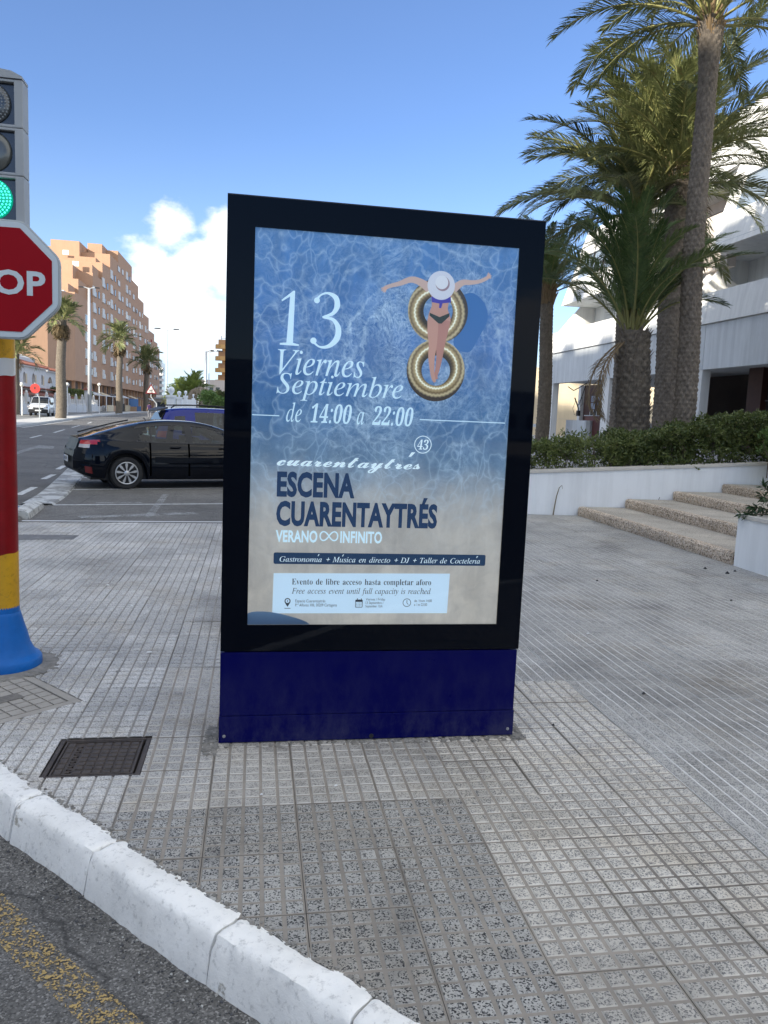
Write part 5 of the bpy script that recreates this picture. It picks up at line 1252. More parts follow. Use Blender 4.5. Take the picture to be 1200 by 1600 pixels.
tl = thing('traffic_signal', 'grey three-lamp traffic signal head with its green lamp lit above the stop sign', 'traffic signal', (-1.315, 4.20, 2.375))
M['sig_grey'] = plain('grey_signal_housing', (.36, .38, .39), .45, .08, 6)
M['lens_dark'] = plain('dark_louvred_lens', (.015, .02, .03), .25, .3, 8, **{'Coat Weight': .6})
hw = .156
for k in range(3):
    z0 = .004 + k * .2245
    b = MB()
    # open-fronted module: four walls and back
    b.box((-hw, .02, z0), (-.118, .12, z0 + .2205)); b.box((.118, .02, z0), (hw, .12, z0 + .2205))
    b.box((-.118, .02, z0), (.118, .12, z0 + .012)); b.box((-.118, .02, z0 + .2085), (.118, .12, z0 + .2205))
    b.box((-.118, .10, z0 + .012), (.118, .12, z0 + .2085))
    mod = b.build('housing', M['sig_grey'], tl, bevel=.003)
    b = MB(); b.box((-.1175, .046, z0 + .0125), (.1175, .050, z0 + .208)); b.build('lamp_plate', M['lens_dark'], mod)
    lens = MB(); n = 28
    lens.lathe([(.099, 0), (.097, -.008), (.088, -.015), (.06, -.022), (.03, -.025), (.002, -.026)], (0, .045, z0 + .110), n, axis='y')
    if k == 0:
        t = T('green_lamp'); t.set((.0, .25, .17), .4, **{'Emission Color': (.0, .42, .27), 'Emission Strength': .30}); lm = t.mat
    else:
        lm = plain('unlit_lamp_' + ('amber', 'red')[k - 1], (.060, .070, .078) if k == 2 else (.10, .105, .095), .22, .2, 20, **{'Coat Weight': .8})
    lens.build('lamp', lm, mod, smooth=True)
    b = MB()
    if k != 1:
        for ring_r, cnt in ((0, 1), (.015, 6), (.030, 12), (.045, 18), (.060, 24), (.075, 30), (.089, 36)):
            for q in range(cnt):
                a = 2 * pi * q / cnt + ring_r * 40
                yy = .045 + lin([(0, -.026), (.03, -.025), (.06, -.022), (.088, -.015), (.097, -.008)], ring_r) + .0002
                b.lathe([(.0052, .0008), (.004, -.0018), (.001, -.0026)], (ring_r * cos(a), yy, z0 + .110 + ring_r * sin(a)), 6, axis='y')
        if k == 0:
            t = T('green_diode'); t.set((.1, .6, .4), .3, **{'Emission Color': (.05, 1, .66), 'Emission Strength': 1.1}); dm = t.mat
        else: dm = plain('unlit_diode', (.22, .24, .25), .2)
        tag(b.build('diodes', dm, mod), kind='stuff')
b = MB(); b.prism([(-hw - .002, 0), (-hw - .002, -.01), (-hw + .02, -.03), (hw - .02, -.03), (hw + .002, -.01), (hw + .002, 0)], 'y', .02, .12); b.build('end_cap', M['sig_grey'], tl)
b = MB(); b.prism([(-hw, .678), (-hw, .69), (-hw + .05, .712), (0, .722), (hw - .05, .712), (hw, .69), (hw, .678)], 'y', .015, .12); b.build('end_cap', M['sig_grey'], tl)
b = MB(); b.box((-.13, .12, .1), (-.06, .28, .16)); b.box((-.13, .12, .5), (-.06, .28, .56)); b.build('bracket', M['sig_grey'], tl)

# ------------------------------------------------------------------ covers in the pavement
gr = thing('drain_cover', 'dark rusty square iron cover with raised blocks set in the pavement near the kerb', 'manhole cover', ((GRATE[0] + GRATE[2]) / 2, (GRATE[1] + GRATE[3]) / 2, 0))
W2, H2 = (GRATE[2] - GRATE[0]) / 2, (GRATE[3] - GRATE[1]) / 2
b = MB()
for a, c in (((-W2 + .003, -H2 + .003), (-W2 + .022, H2 - .003)), ((W2 - .022, -H2 + .003), (W2 - .003, H2 - .003)), ((-W2 + .022, -H2 + .003), (W2 - .022, -H2 + .020)), ((-W2 + .022, H2 - .020), (W2 - .022, H2 - .003))):
    b.box((*a, -.03), (*c, -.004))
b.build('frame', M['iron'], gr, bevel=.002)
b = MB(); b.box((-W2 + .030, -H2 + .026, -.03), (W2 - .034, H2 - .026, -.012))
pl_ = b.build('plate', M['iron'], gr)
b = MB(); xs0, xs1, ys0, ys1 = -W2 + .040, W2 - .046, -H2 + .036, H2 - .036
b.box((-W2 + .031, -H2 + .027, -.012), (-W2 + .038, H2 - .027, -.005)); b.box((W2 - .042, -H2 + .027, -.012), (W2 - .035, H2 - .027, -.005))
b.box((-W2 + .038, -H2 + .027, -.012), (W2 - .042, -H2 + .033, -.005)); b.box((-W2 + .038, H2 - .033, -.012), (W2 - .042, H2 - .027, -.005))
b.build('rim', M['iron'], pl_)
cols_ = 8
for i in range(cols_):
    if i == 1: continue
    for j in range(8 if i else 6):
        nn = 8 if i else 6
        cx0 = xs0 + (xs1 - xs0) * i / cols_ + .003; cx1 = xs0 + (xs1 - xs0) * (i + 1) / cols_ - .003
        cy0 = ys0 + (ys1 - ys0) * j / nn + .004; cy1 = ys0 + (ys1 - ys0) * (j + 1) / nn - .004
        b = MB(); b.hexa([(cx0, cy0, -.012), (cx1, cy0, -.012), (cx1, cy1, -.012), (cx0, cy1, -.012), (cx0 + .003, cy0 + .003, -.006), (cx1 - .003, cy0 + .003, -.006), (cx1 - .003, cy1 - .003, -.006), (cx0 + .003, cy1 - .003, -.006)])
        b.build('block', M['iron'], pl_)
b = MB(); x_ = xs0 + (xs1 - xs0) * 1.5 / cols_
for j in range(11):
    y_ = ys0 + .02 + j * (ys1 - ys0 - .04) / 11
    b.box((x_ - .011, y_, -.012), (x_ + .011, y_ + .006, -.0085)); b.box((x_ - .011 if j % 2 else x_ + .006, y_, -.012), (x_ - .006 if j % 2 else x_ + .011, y_ + .016, -.0085))
b.build('raised_lettering_strip', M['iron'], pl_)

cv = thing('chamber_cover', 'pale square concrete chamber cover beside the blue post foot', 'manhole cover', (COVA.x, COVA.y, 0), atan2(E1.y, E1.x))
b = MB(); D = .60   # local x along E1, local y along E2
b.box((.004, .004, -.03), (.596, .05, -.001)); b.box((.004, .55, -.03), (.596, .596, -.001)); b.box((.004, .05, -.03), (.05, .55, -.001)); b.box((.55, .05, -.03), (.596, .55, -.001))
M['cover'] = plain('warm_concrete', (.37, .345, .31), .9, .15, 8, .4, 90)
b.build('frame', M['cover'], cv, bevel=.003)
b = MB(); b.box((.054, .054, -.03), (.546, .546, -.009)); bs = b.build('plate', plain('cover_joints', (.22, .205, .185), .9), cv)
for i in range(7):
    for j in range(7):
        u0 = .056 + i * .07; w0 = .056 + j * .07
        b = MB(); b.box((u0 + .004, w0 + .004, -.009), (u0 + .065, w0 + .065, -.003)); b.build('tile', M['cover'], bs)
b = MB(); b.box((.25, .18, -.003), (.33, .40, .0)); b.build('worn_badge', plain('badge_metal', (.20, .185, .165), .8, .3, 40, .6, 200), cv)
for H in HOLES[2:]:
    c = sum(H, Vector((0, 0))) / 4
    cvr = thing('access_cover', 'flat grey access cover in the paving near the parking, ' + ('right' if H is HOLES[2] else 'left') + ' one of two', 'manhole cover', (c.x, c.y, 0))
    b = MB(); q = [(p.x - c.x, p.y - c.y) for p in H]; q = [(x * .985, y * .96) for x, y in q]
    b.prism(q, 'z', -.03, -.002); b.build('plate', plain('grey_cover_metal', (.16, .16, .16), .7, .2, 6), cvr)
    b = MB(); q2 = [(x * .9, y * .85) for x, y in q]; b.prism(q2, 'z', -.002, .001); b.build('lid', M['cover_lid'] if 'cover_lid' in M else plain('lid_metal', (.19, .185, .18), .7, .3, 9), cvr)
# ------------------------------------------------------------------ low white wall, steps, planter
def wtop(x): return .72 + .0615 * (x - 4.37)
wall = thing('garden_wall', 'long low white rendered wall with pale cap under the hedge behind the steps', 'wall', (4.2, 12.02, 0))
b = MB()
b.hexa([(0, 0, -.05), (7.8, 0, -.05), (7.8, .22, -.05), (0, .22, -.05), (0, 0, wtop(4.2) - .05), (7.8, 0, wtop(12) - .05), (7.8, .22, wtop(12) - .05), (0, .22, wtop(4.2) - .05)])
wb = b.build('wall_face', M['white_wall'], wall)
for i in range(6):
    xa, xb = i * 1.3 + .003, (i + 1) * 1.3 - .003
    b = MB(); b.hexa([(xa, -.022, wtop(4.2 + xa) - .048), (xb, -.022, wtop(4.2 + xb) - .048), (xb, .25, wtop(4.2 + xb) - .048), (xa, .25, wtop(4.2 + xa) - .048),
                      (xa, -.022, wtop(4.2 + xa)), (xb, -.022, wtop(4.2 + xb)), (xb, .25, wtop(4.2 + xb)), (xa, .25, wtop(4.2 + xa))])
    b.build('cap_stone', M['cap'], wall, bevel=.006)
# thin crack lines in the render, recessed slivers
b = MB(); b.tube([(.63 + 1.9, -.004, .02), (.66 + 1.9, -.004, .16), (.63 + 1.9, -.004, .27), (1.9 + .66, -.004, .34)], .004, 4); b.build('crack', M['dark_gap'], wb)
wd = thing('dry_weed', 'bent dry weed stalk growing at the foot of the white wall', 'weed', (4.86, 11.96, 0))
b = MB(); b.tube([(0, 0, 0), (.015, 0, .15), (.035, -.005, .32), (.07, -.01, .46), (.11, -.015, .50), (.125, -.015, .44)], [.012, .011, .009, .007, .005, .003], 5); b.build('stalk', plain('dry_stalk', (.20, .17, .12), .9), wd)

for k, (xa, z) in enumerate(((5.30, .15), (6.13, .30), (6.98, .45), (7.88, .60))):
    nm = ('lowest', 'second', 'third', 'topmost')[k]
    st = thing('step', 'broad brown exposed-aggregate step, ' + nm + ' of the flight by the white wall', 'step', (xa, 0, z - .15), 0, 'steps up to the building')
    xb = (6.13, 6.98, 7.88, 11.0)[k]
    yb = [7.80, 9.05, 10.35, 11.05, 12.0] if k in (1,) else ([7.80, 9.9, 12.0] if k == 0 else [7.80, 9.2, 10.6, 12.0])
    if k == 2: yb = [7.8, 9.3, 10.62, 12.0]
    for a, c in zip(yb, yb[1:]):
        ln = c - a; n = 10
        b = MB(); rows = []
        for i in range(n + 1):
            y = a + .004 + (ln - .008) * i / n
            j = [rr.uniform(-.006, .006) for _ in range(5)]
            jj = [rr.uniform(-.005, .003) for _ in range(5)]
            if i in (0, n): j = [x + .004 for x in j]
            for q, (x, zz_) in enumerate(((0.012, -.02), (0, .06), (.004, .125), (.030, .149), (.10, .150))): b.v.append((x + j[q] * (q < 4), y, zz_ + (jj[q] if 0 < q < 4 else 0)))
        for i in range(n):
            for q in range(4):
                b.f.append((i * 5 + q, (i + 1) * 5 + q, (i + 1) * 5 + q + 1, i * 5 + q + 1)); b.m.append(0)
        b.v += [(.10, a + .004, -.02), (.10, c - .004, -.02)]
        m0 = len(b.v) - 2
        b.f.append((0, 1, 2, 3, 4, m0)); b.m.append(0); b.f.append((n * 5, m0 + 1, n * 5 + 4, n * 5 + 3, n * 5 + 2, n * 5 + 1)); b.m.append(0)
        b.build('nosing_stone', M['aggregate'], st, smooth=False)
    b = MB(); b.box((.101, 7.80, -.02), (xb - xa + .06, 12.0, .146)); b.build('tread', M['tread'], st)
b = MB(); b.box((-.003, 10.45, .02), (.0, 10.70, .14)); 
# terrace behind the wall
b = MB(); b.v = [(4.3, 12.24, .62), (11.2, 12.24, .80), (30, 12.24, .80), (30, 60, .80), (4.3, 60, .72), (4.3, 14, .70)]; b.f = [(0, 1, 2, 3, 4, 5)]; b.m = [0]
def gravel(name):
    t = T(name); g = t.sep(t.vor(38), 0)
    t.set(t.ramp(g, [(0, (.16, .155, .15)), (.5, (.40, .39, .38)), (1, (.62, .61, .60))]), .9); t.bump(g, .8, .02); return t.mat
tag(b.build('gravel_bed', gravel('pale_gravel')), kind='structure')
b = MB(); b.box((7.9, -2, .30), (30, 12.0, .597)); tag(b.build('upper_landing', M['tread']), kind='structure')
b = MB(); b.box((4.22, 12.24, -.1), (4.34, 40, .70)); 
side = tag(b.build('retaining_wall', M['white_wall']), 'white retaining wall running back along the parking bays behind the poster case', 'wall')

pln = thing('planter', 'white rendered planter box with pale rim beside the foot of the steps', 'planter', (5.33, 7.76, 0))
b = MB(); b.box((0, -3.6, -.03), (.16, 0, .545)); b.box((.16, -.16, -.03), (2.6, 0, .545)); b.box((2.44, -3.6, -.03), (2.6, -.16, .545)); b.box((.16, -3.6, -.03), (2.44, -3.44, .545)); b.build('wall', M['white_wall'], pln)
b = MB(); b.box((-.02, -3.62, .546), (.19, .02, .59)); b.box((.19, -.20, .546), (2.62, .02, .59)); b.build('rim', M['cap'], pln, bevel=.006)
b = MB(); b.box((.16, -3.44, .30), (2.44, -.16, .50)); b.build('soil', plain('soil', (.09, .07, .055), .95, .4, 30, 1, 60), pln)

# ------------------------------------------------------------------ leaves
def leaf_mat(name, a, c, sub=.3, rough=.5, scale=2.0, brown=None, spec=.4):
    t = T(name)
    oi = N(t.t, 'ShaderNodeObjectInfo')
    n = t.noise(scale * 2.2, 4, .7)
    n2 = t.noise(scale * 14, 2, .5)
    f = t.math('ADD', t.math('MULTIPLY', n, .7), t.math('MULTIPLY', n2, .5))
    f = t.math('ADD', f, t.math('MULTIPLY', t.math('SUBTRACT', oi.outputs['Random'], .5), .35))
    stops = [(.30, a), (.85, c)]
    col = t.ramp(f, stops)
    if brown:
        bm_ = t.ramp(t.noise(scale * 5, 3, .6), [(.58, 0.0), (.68, .75)])
        col = t.mix(bm_, col, brown)
    t.set(col, rough, **{'Specular IOR Level': spec})
    tr = N(t.t, 'ShaderNodeBsdfTranslucent'); t.L(col, tr.inputs[0])
    mx = N(t.t, 'ShaderNodeMixShader'); mx.inputs[0].default_value = sub
    t.L(t.b.outputs[0], mx.inputs[1]); t.L(tr.outputs[0], mx.inputs[2]); t.L(mx.outputs[0], t.t.nodes['Material Output'].inputs[0])
    return t.mat
M['hedge'] = leaf_mat('hedge_leaf', (.038, .066, .022), (.25, .29, .09), .25, .26, 2.5, (.14, .12, .05))
M['hedge2'] = leaf_mat('bright_bush_leaf', (.06, .12, .03), (.17, .26, .07), .3, .4, 3)
M['wood'] = plain('grey_stem', (.13, .10, .075), .9, .3, 20)
def leaf(b, p, d, n, L_, w, mi=0):
    """pointed folded leaf: 4 triangles as two quads"""
    d = d.normalized(); s_ = d.cross(n)
    if s_.length < .01: return
    s_.normalize(); n2 = s_.cross(d)
    k = len(b.v)
    q = [p, p + d * L_ * .45 + s_ * w / 2 + n2 * w * .18, p + d * L_ - n2 * L_ * .12, p + d * L_ * .45 - s_ * w / 2 + n2 * w * .18, p + d * L_ * .5]
    b.v += [tuple(x) for x in q]
    b.f += [(k, k + 1, k + 2, k + 4), (k, k + 4, k + 2, k + 3)]; b.m += [mi, mi]
def rdir(r_):
    while 1:
        v = Vector((r_.uniform(-1, 1), r_.uniform(-1, 1), r_.uniform(-1, 1)))
        if .05 < v.length < 1: return v.normalized()
def hedge(name, label, cat_, x0, x1, y0, y1, zb, ztop, count, L_, mat, seed, group=None, holes=.0):
    r_ = random.Random(seed)
    th = thing(name, label, cat_, ((x0 + x1) / 2, (y0 + y1) / 2, zb), 0, group)
    b = MB(); cx, cy = (x0 + x1) / 2, (y0 + y1) / 2
    k = 0
    while k < count:
        x = r_.uniform(x0, x1); y = r_.uniform(y0, y1); zt_ = ztop(x) + .16 * noise.noise(Vector((x * 2.3, y * 2, seed))) + .07 * noise.noise(Vector((x * 7, y * 6, seed)))
        u = r_.random() ** .6
        z = zb + (zt_ - zb) * u
        edge = min(y - y0, zt_ - z) / .35
        if edge > 0 and r_.random() > exp(-edge * 1.1): 
            continue
        y -= max(0, .08 * noise.noise(Vector((x * 3, z * 4, 7)))) * 3 * (1 if y - y0 < .2 else 0)
        if noise.noise(Vector((x * 3.1, z * 4.2, seed + 5))) < -.30 + holes: 
            if r_.random() < .8: k += .2; continue
        # sprig of leaves
        c = Vector((x - cx, y - cy, z - zb)); ax = (rdir(r_) + Vector((0, -.55, .75))).normalized()
        for q in range(5):
            d = (ax * .8 + rdir(r_) * .9).normalized()
            leaf(b, c + ax * .02 * q, d, rdir(r_) + Vector((0, 0, .8)), L_ * r_.uniform(.7, 1.2), L_ * .40)
        k += 1
    b.build('foliage', mat, th)
    b = MB()
    for q in range(int((x1 - x0) * 14)):
        x = r_.uniform(x0, x1) - cx; y = r_.uniform(y0 + .1, y1 - .1) - cy; h = (ztop(x + cx) - zb)
        b.tube([(x, y, 0), (x + r_.uniform(-.1, .1), y + r_.uniform(-.1, .1), h * .5), (x + r_.uniform(-.2, .2), y + r_.uniform(-.15, .1), h * .92)], [.010, .008, .003], 4)
    b.build('stems', M['wood'], th)
    return th
hedge('hedge', 'dense dark green clipped hedge on top of the white wall below the tall palms', 'hedge', 6.1, 11.2, 12.2, 13.25, .74, lambda x: min(1.80, 1.27 + .19 * (x - 6.1)), 8200, .075, M['hedge'], 3)
hedge('shrub_row', 'low thin scraggly hedge at the left end of the white wall by the poster case', 'hedge', 4.25, 6.3, 12.2, 12.9, .66, lambda x: 1.10 + .07 * (x - 4.3) + (.1 if 5.2 < x < 5.7 else 0), 1700, .07, M['hedge'], 9, holes=.12)
hedge('bright_bush', 'rounded bright green bush in front of the hedge at the right edge', 'bush', 8.35, 10.2, 11.05, 11.85, .75, lambda x: 1.62 - .5 * max(0, 8.8 - x), 1500, .08, M['hedge2'], 21)
pb = thing('planter_shrub', 'dark leafy shrub leaning out of the white planter at the right edge', 'shrub', (5.80, 7.38, .48))
b = MB(); r_ = random.Random(12); tips = []
for k in range(16):
    a = r_.uniform(0, 6.28); L1 = r_.uniform(.35, .62)
    e = Vector((cos(a) * .55 - .28, sin(a) * .5 + .1, r_.uniform(.15, .95))).normalized() * L1
    mid_ = e * .5 + Vector((0, 0, .08))
    b.tube([(0, 0, 0), tuple(mid_), tuple(e)], [.012, .008, .004], 5)
    tips.append((mid_, e))
b.build('stems', M['wood'], pb)
b = MB()
for mid_, e in tips:
    for k in range(46):
        u = r_.uniform(.2, 1.12); c = mid_.lerp(e, u)
        d = ((e - mid_).normalized() * .5 + rdir(r_)).normalized()
        leaf(b, c, d, rdir(r_) + Vector((0, 0, 1)), r_.uniform(.07, .12), .028)
b.build('foliage', leaf_mat('dark_shrub_leaf', (.018, .045, .018), (.06, .11, .035), .15, .35, 4), pb)

# ------------------------------------------------------------------ palms
M['frond'] = leaf_mat('palm_leaflet', (.050, .075, .030), (.30, .32, .13), .24, .40, 1.2, (.26, .20, .10), .5)
M['frond_old'] = leaf_mat('dry_palm_leaflet', (.12, .085, .045), (.26, .19, .10), .25, .7, 1.5)
M['frond_fresh'] = leaf_mat('fresh_palm_leaflet', (.035, .070, .024), (.17, .24, .08), .22, .40, 1.2, (.14, .14, .06), .5)
M['rachis'] = plain('leaf_stalk', (.25, .24, .085), .55, .2, 5)
M['rachis_old'] = plain('dry_leaf_stalk', (.22, .15, .08), .8, .2, 5)
def frond_mesh(seed, L_=3.0, a0=.3, droop=1.5, n=58, ll=.42, lw=.024, mats=None, ragged=0.1, stem=.14):
    r_ = random.Random(seed); b = MB()
    segs = 22; P = [Vector((0, 0, 0))]; D = []
    side_ = r_.uniform(-.25, .25)
    for i in range(segs):
        s_ = i / segs
        a = a0 - droop * (s_ ** 1.35)
        d = Vector((cos(a), side_ * s_ * .6, sin(a))).normalized(); D.append(d)
        P.append(P[-1] + d * L_ / segs)
    D.append(D[-1])
    b.tube(P, [.030 * (1 - i / segs) ** 1.1 * (L_ / 3) + .003 for i in range(segs + 1)], 5, mi=1)
    def at_(s_):
        f = s_ * segs; i = min(int(f), segs - 1); return P[i].lerp(P[i + 1], f - i), D[i]
    for k in range(n):
        s_ = stem + (1 - stem) * (k + r_.random() * .5) / n
        p, d = at_(min(s_, .999))
        for sd in (-1, 1):
            if r_.random() < ragged: continue
            lat = d.cross(Vector((0, 0, 1)))
            if lat.length < .05: lat = Vector((0, 1, 0))
            lat = lat.normalized() * sd; upv = lat.cross(d) * sd
            prof = sin(pi * min(1, (s_ * .86 + .16))) ** .6 * (1 if s_ < .8 else (1.25 - s_) / .45)
            ln = ll * (.45 + .75 * prof) * r_.uniform(.82, 1.12) * (.6 if s_ < stem + .08 else 1)
            u = (lat * r_.uniform(.70, .95) + d * (.72 + .85 * s_) + upv * r_.uniform(.05, .45)).normalized()
            nrm = (upv + lat * r_.uniform(-.4, .4)).normalized()
            w = lw * r_.uniform(.8, 1.2); t_ = u.cross(nrm).normalized() * w / 2
            m_ = p + u * ln * .55; e = m_ + (u + Vector((0, 0, -1)) * r_.uniform(.15, .75)).normalized() * ln * .45
            k0 = len(b.v)
            b.v += [tuple(p + t_ * .5), tuple(p - t_ * .5), tuple(m_ - t_), tuple(m_ + t_), tuple(e)]
            b.f += [(k0, k0 + 1, k0 + 2, k0 + 3), (k0 + 3, k0 + 2, k0 + 4)]; b.m += [0, 0]
    return b.mesh('frond', mats or [M['frond'], M['rachis']], smooth=False)
def trunk_mesh(h, r0, r1, lean=(0, 0), row=.095, around=11, amp=.05, bulge=0, n=56, sub=5, flare=0):
    b = MB(); rows = int(h / row * sub)
    for i in range(rows + 1):
        z = h * i / rows; u = z / h
        r = r0 + (r1 - r0) * u + bulge * exp(-((1 - u) * h / .6) ** 2) + flare * exp(-(u * h / .35) ** 2)
        cx = lean[0] * u + .04 * sin(z * 1.1); cy = lean[1] * u + .03 * sin(z * .9 + 1)
        rowi = z / row
        for k in range(n):
            a = 2 * pi * k / n
            q = a / (2 * pi) * around
            best = 0
            rf = rowi; 
            i0 = math.floor(rf)
            for ri in (i0, i0 + 1):
                off = .5 * (ri % 2) + .13 * noise.noise(Vector((ri * 3.3, 0, 0)))
                dq = abs(((q - off + .5) % 1) - .5) * 2
                # scar: bulging at the top edge of every row, pointed downwards
                fz = rf - ri + .55
                sc_ = max(0, 1 - dq * (1.0) - abs(fz - .5) * .9)
                best = max(best, sc_ * (1.2 if fz > .5 else .8))
            rad = r * (1 + amp * 2.2 * min(best, .75)) + r * .05 * noise.noise(Vector((cos(a) * 4, sin(a) * 4, z * 6))) + r * .03 * noise.noise(Vector((cos(a) * 9, sin(a) * 9, z * 19)))
            b.v.append((cx + rad * cos(a), cy + rad * sin(a), z))
    for i in range(rows):
        for k in range(n):
            k2 = (k + 1) % n
            b.f.append((i * n + k, i * n + k2, (i + 1) * n + k2, (i + 1) * n + k)); b.m.append(0)
    b.f.append(tuple(rows * n + k for k in range(n))); b.m.append(0)
    return b
def bark(name, a, c):
    t = T(name)
    n = t.noise(9, 6, .7); n2 = t.noise(34, 4, .7, t.pos((1, 1, .35)))
    col = t.ramp(t.math('ADD', t.math('MULTIPLY', n, .6), t.math('MULTIPLY', n2, .5)), [(.35, a), (.75, c)])
    t.set(col, .95); t.bump(t.math('ADD', n2, n), .9, .02); return t.mat
M['bark'] = bark('palm_bark', (.075, .060, .048), (.28, .235, .19))
M['bark_dark'] = bark('dark_palm_bark', (.07, .058, .045), (.24, .20, .155))
FR = [frond_mesh(40 + i, 3.0, .25 + .1 * i, 1.25 + .12 * i, 112, .47, .023) for i in range(5)]
FRF = [frond_mesh(60 + i, 2.7, .3, 1.0 + .15 * i, 100, .43, .022, [M['frond_fresh'], M['rachis']], .03) for i in range(4)]
FRO = [frond_mesh(80 + i, 2.4, .1, 1.7, 46, .36, .026, [M['frond_old'], M['rachis_old']], .25) for i in range(2)]
def palm(label, base, top, r0, r1, sets, seed, tr=None, name='palm_tree', spikes=0, group='date palms in front of the white building', barkm='bark', matt=None):
    th = thing(name, label, 'palm tree', base, 0, group)
    h = top[2] - base[2]
    tr = dict(tr or {})
    b = trunk_mesh(h, r0, r1, (top[0] - base[0], top[1] - base[1]), **tr)
    trk = b.build('trunk', M[barkm], th, smooth=True)
    r_ = random.Random(seed)
    tp = Vector(top) - Vector(base)
    # stubs of cut leaves
    if spikes:
        s_ = MB()
        for k in range(spikes):
            u = 1 - (r_.random() ** 1.3) * .97; z = h * u; a = r_.uniform(0, 6.28); r = r0 + (r1 - r0) * u
            o_ = Vector((tp.x * u + .04 * sin(z * 1.1) + (r * .92) * cos(a), tp.y * u + (r * .92) * sin(a), z))
            ou = Vector((cos(a), sin(a), r_.uniform(1.0, 2.2))).normalized(); ln = r_.uniform(.09, .20)
            ta = Vector((-sin(a), cos(a), 0)) * r_.uniform(.025, .045)
            k0 = len(s_.v); e = o_ + ou * ln
            ou2 = Vector((cos(a), sin(a), 0)) * .03
            s_.v += [tuple(o_ - ta), tuple(o_ + ta), tuple(o_ + ou2 * .5 + Vector((0, 0, -.03))), tuple(e - ta * .35), tuple(e + ta * .35)]
            s_.f += [(k0, k0 + 1, k0 + 4, k0 + 3), (k0, k0 + 3, k0 + 2), (k0 + 1, k0 + 2, k0 + 4), (k0 + 2, k0 + 3, k0 + 4)]; s_.m += [0] * 4
        tag(s_.build('leaf_stubs', M['bark'], trk), kind='stuff')
    if h > 4 and r0 > .12 and tr.get('n', 56) > 20:
        s_ = MB()
        for k in range(110):
            a = r_.uniform(0, 6.28); z = h - .42 * r_.random() ** 1.2; rr1 = r1 * (1.0 if z < h - .05 else .75)
            o_ = Vector((tp.x + .04 * sin(z * 1.1) + rr1 * cos(a), tp.y + .03 * sin(z * .9 + 1) + rr1 * sin(a), z))
            ou = Vector((cos(a), sin(a), r_.uniform(1.6, 3.4))).normalized(); ln = r_.uniform(.16, .34)
            ta = Vector((-sin(a), cos(a), 0)) * r_.uniform(.03, .05); k0 = len(s_.v); e = o_ + ou * ln; q_ = Vector((cos(a), sin(a), 0)) * .035
            s_.v += [tuple(o_ - ta), tuple(o_ + ta), tuple(o_ + q_ + Vector((0, 0, -.02))), tuple(e - ta * .4), tuple(e + ta * .4), tuple(e + q_ * .4)]
            s_.f += [(k0, k0 + 2, k0 + 5, k0 + 3), (k0 + 2, k0 + 1, k0 + 4, k0 + 5), (k0 + 1, k0, k0 + 3, k0 + 4), (k0 + 3, k0 + 5, k0 + 4)]; s_.m += [0] * 4
        tag(s_.build('leaf_bases', M['rachis_old'], trk), kind='stuff')
    for meshes, cnt, e0, e1, sc0, sc1, in sets:
        for k in range(cnt):
            a = 2 * pi * (k * .381966) + r_.uniform(-.2, .2)
            e = e0 + (e1 - e0) * ((k + r_.random()) / cnt)
            me = r_.choice(meshes)
            o = link('frond', me, th)
            sc_ = r_.uniform(sc0, sc1)
            rot = Matrix.Rotation(a, 4, 'Z') @ Matrix.Rotation(-radians(e), 4, 'Y') @ Matrix.Rotation(r_.uniform(-.5, .5), 4, 'X')
            off = Vector((cos(a), sin(a), 0)) * r1 * .5
            o.matrix_local = Matrix.Translation(tp + off + Vector((0, 0, -.12 + .25 * e / 90))) @ rot @ Matrix.Scale(sc_, 4)
    return th
G = .74
PA = palm('short stout date palm with thick shaggy trunk and fresh upright fronds behind the hedge', (7.20, 14, G), (7.02, 14, 3.30), .305, .27,
     [(FRF, 34, 34, 88, .72, .98)], 1, dict(row=.095, around=10, amp=.10, flare=.06), spikes=320, barkm='bark_dark')
palm('tall slender date palm in front, its grey trunk reaching the top of the picture', (7.83, 13.3, G - .05), (7.66, 13.3, 8.62), .180, .132,
     [(FR, 46, -8, 84, .78, .98)], 2, dict(row=.085, around=11, amp=.12, bulge=.06))
palm('tall date palm whose trunk stands directly behind the slender front palm', (9.55, 17, G), (9.35, 17, 7.35), .30, .24,
     [(FR, 40, 0, 85, .95, 1.2), (FRO, 3, -50, -20, .8, 1)], 3, dict(row=.09, around=12, amp=.06, bulge=.05))
palm('big spreading date palm behind the short stout palm, left of the tall trunks', (8.9, 18, G), (8.9, 18, 6.7), .28, .24,
     [(FR, 70, -14, 86, .98, 1.22), (FRO, 5, -55, -25, .8, 1)], 4, dict(row=.09, around=12, amp=.06))
for k, (a_, e_) in enumerate(((176, -80), (190, -84), (205, -78), (160, -82))):
    o = link('frond', FRO[k % 2], PA)
    o.matrix_local = Matrix.Translation(Vector((-.12 + .28 * cos(radians(a_)), .28 * sin(radians(a_)), 2.35))) @ Matrix.Rotation(radians(a_), 4, 'Z') @ Matrix.Rotation(-radians(e_ + 35), 4, 'Y') @ Matrix.Scale(.72, 4)
palm('smaller date palm with dark trunk right beside the poster case', (8.42, 22, G), (8.32, 22, 5.35), .19, .17,
     [(FRF, 32, 10, 80, .70, .88)], 5, dict(row=.09, around=11, amp=.07), barkm='bark_dark')

# ------------------------------------------------------------------ white terraced building on the right
bl = thing('terraced_building', 'white building with slanted terraces, long parapets and pillars behind the palms', 'building', (14, 25, .78))
def BB(): return MB()
def bsh(b): b.v = [(x - 14, y - 25, z - .78) for x, y, z in b.v]; return b
YE, YS = 36.2, -10.0
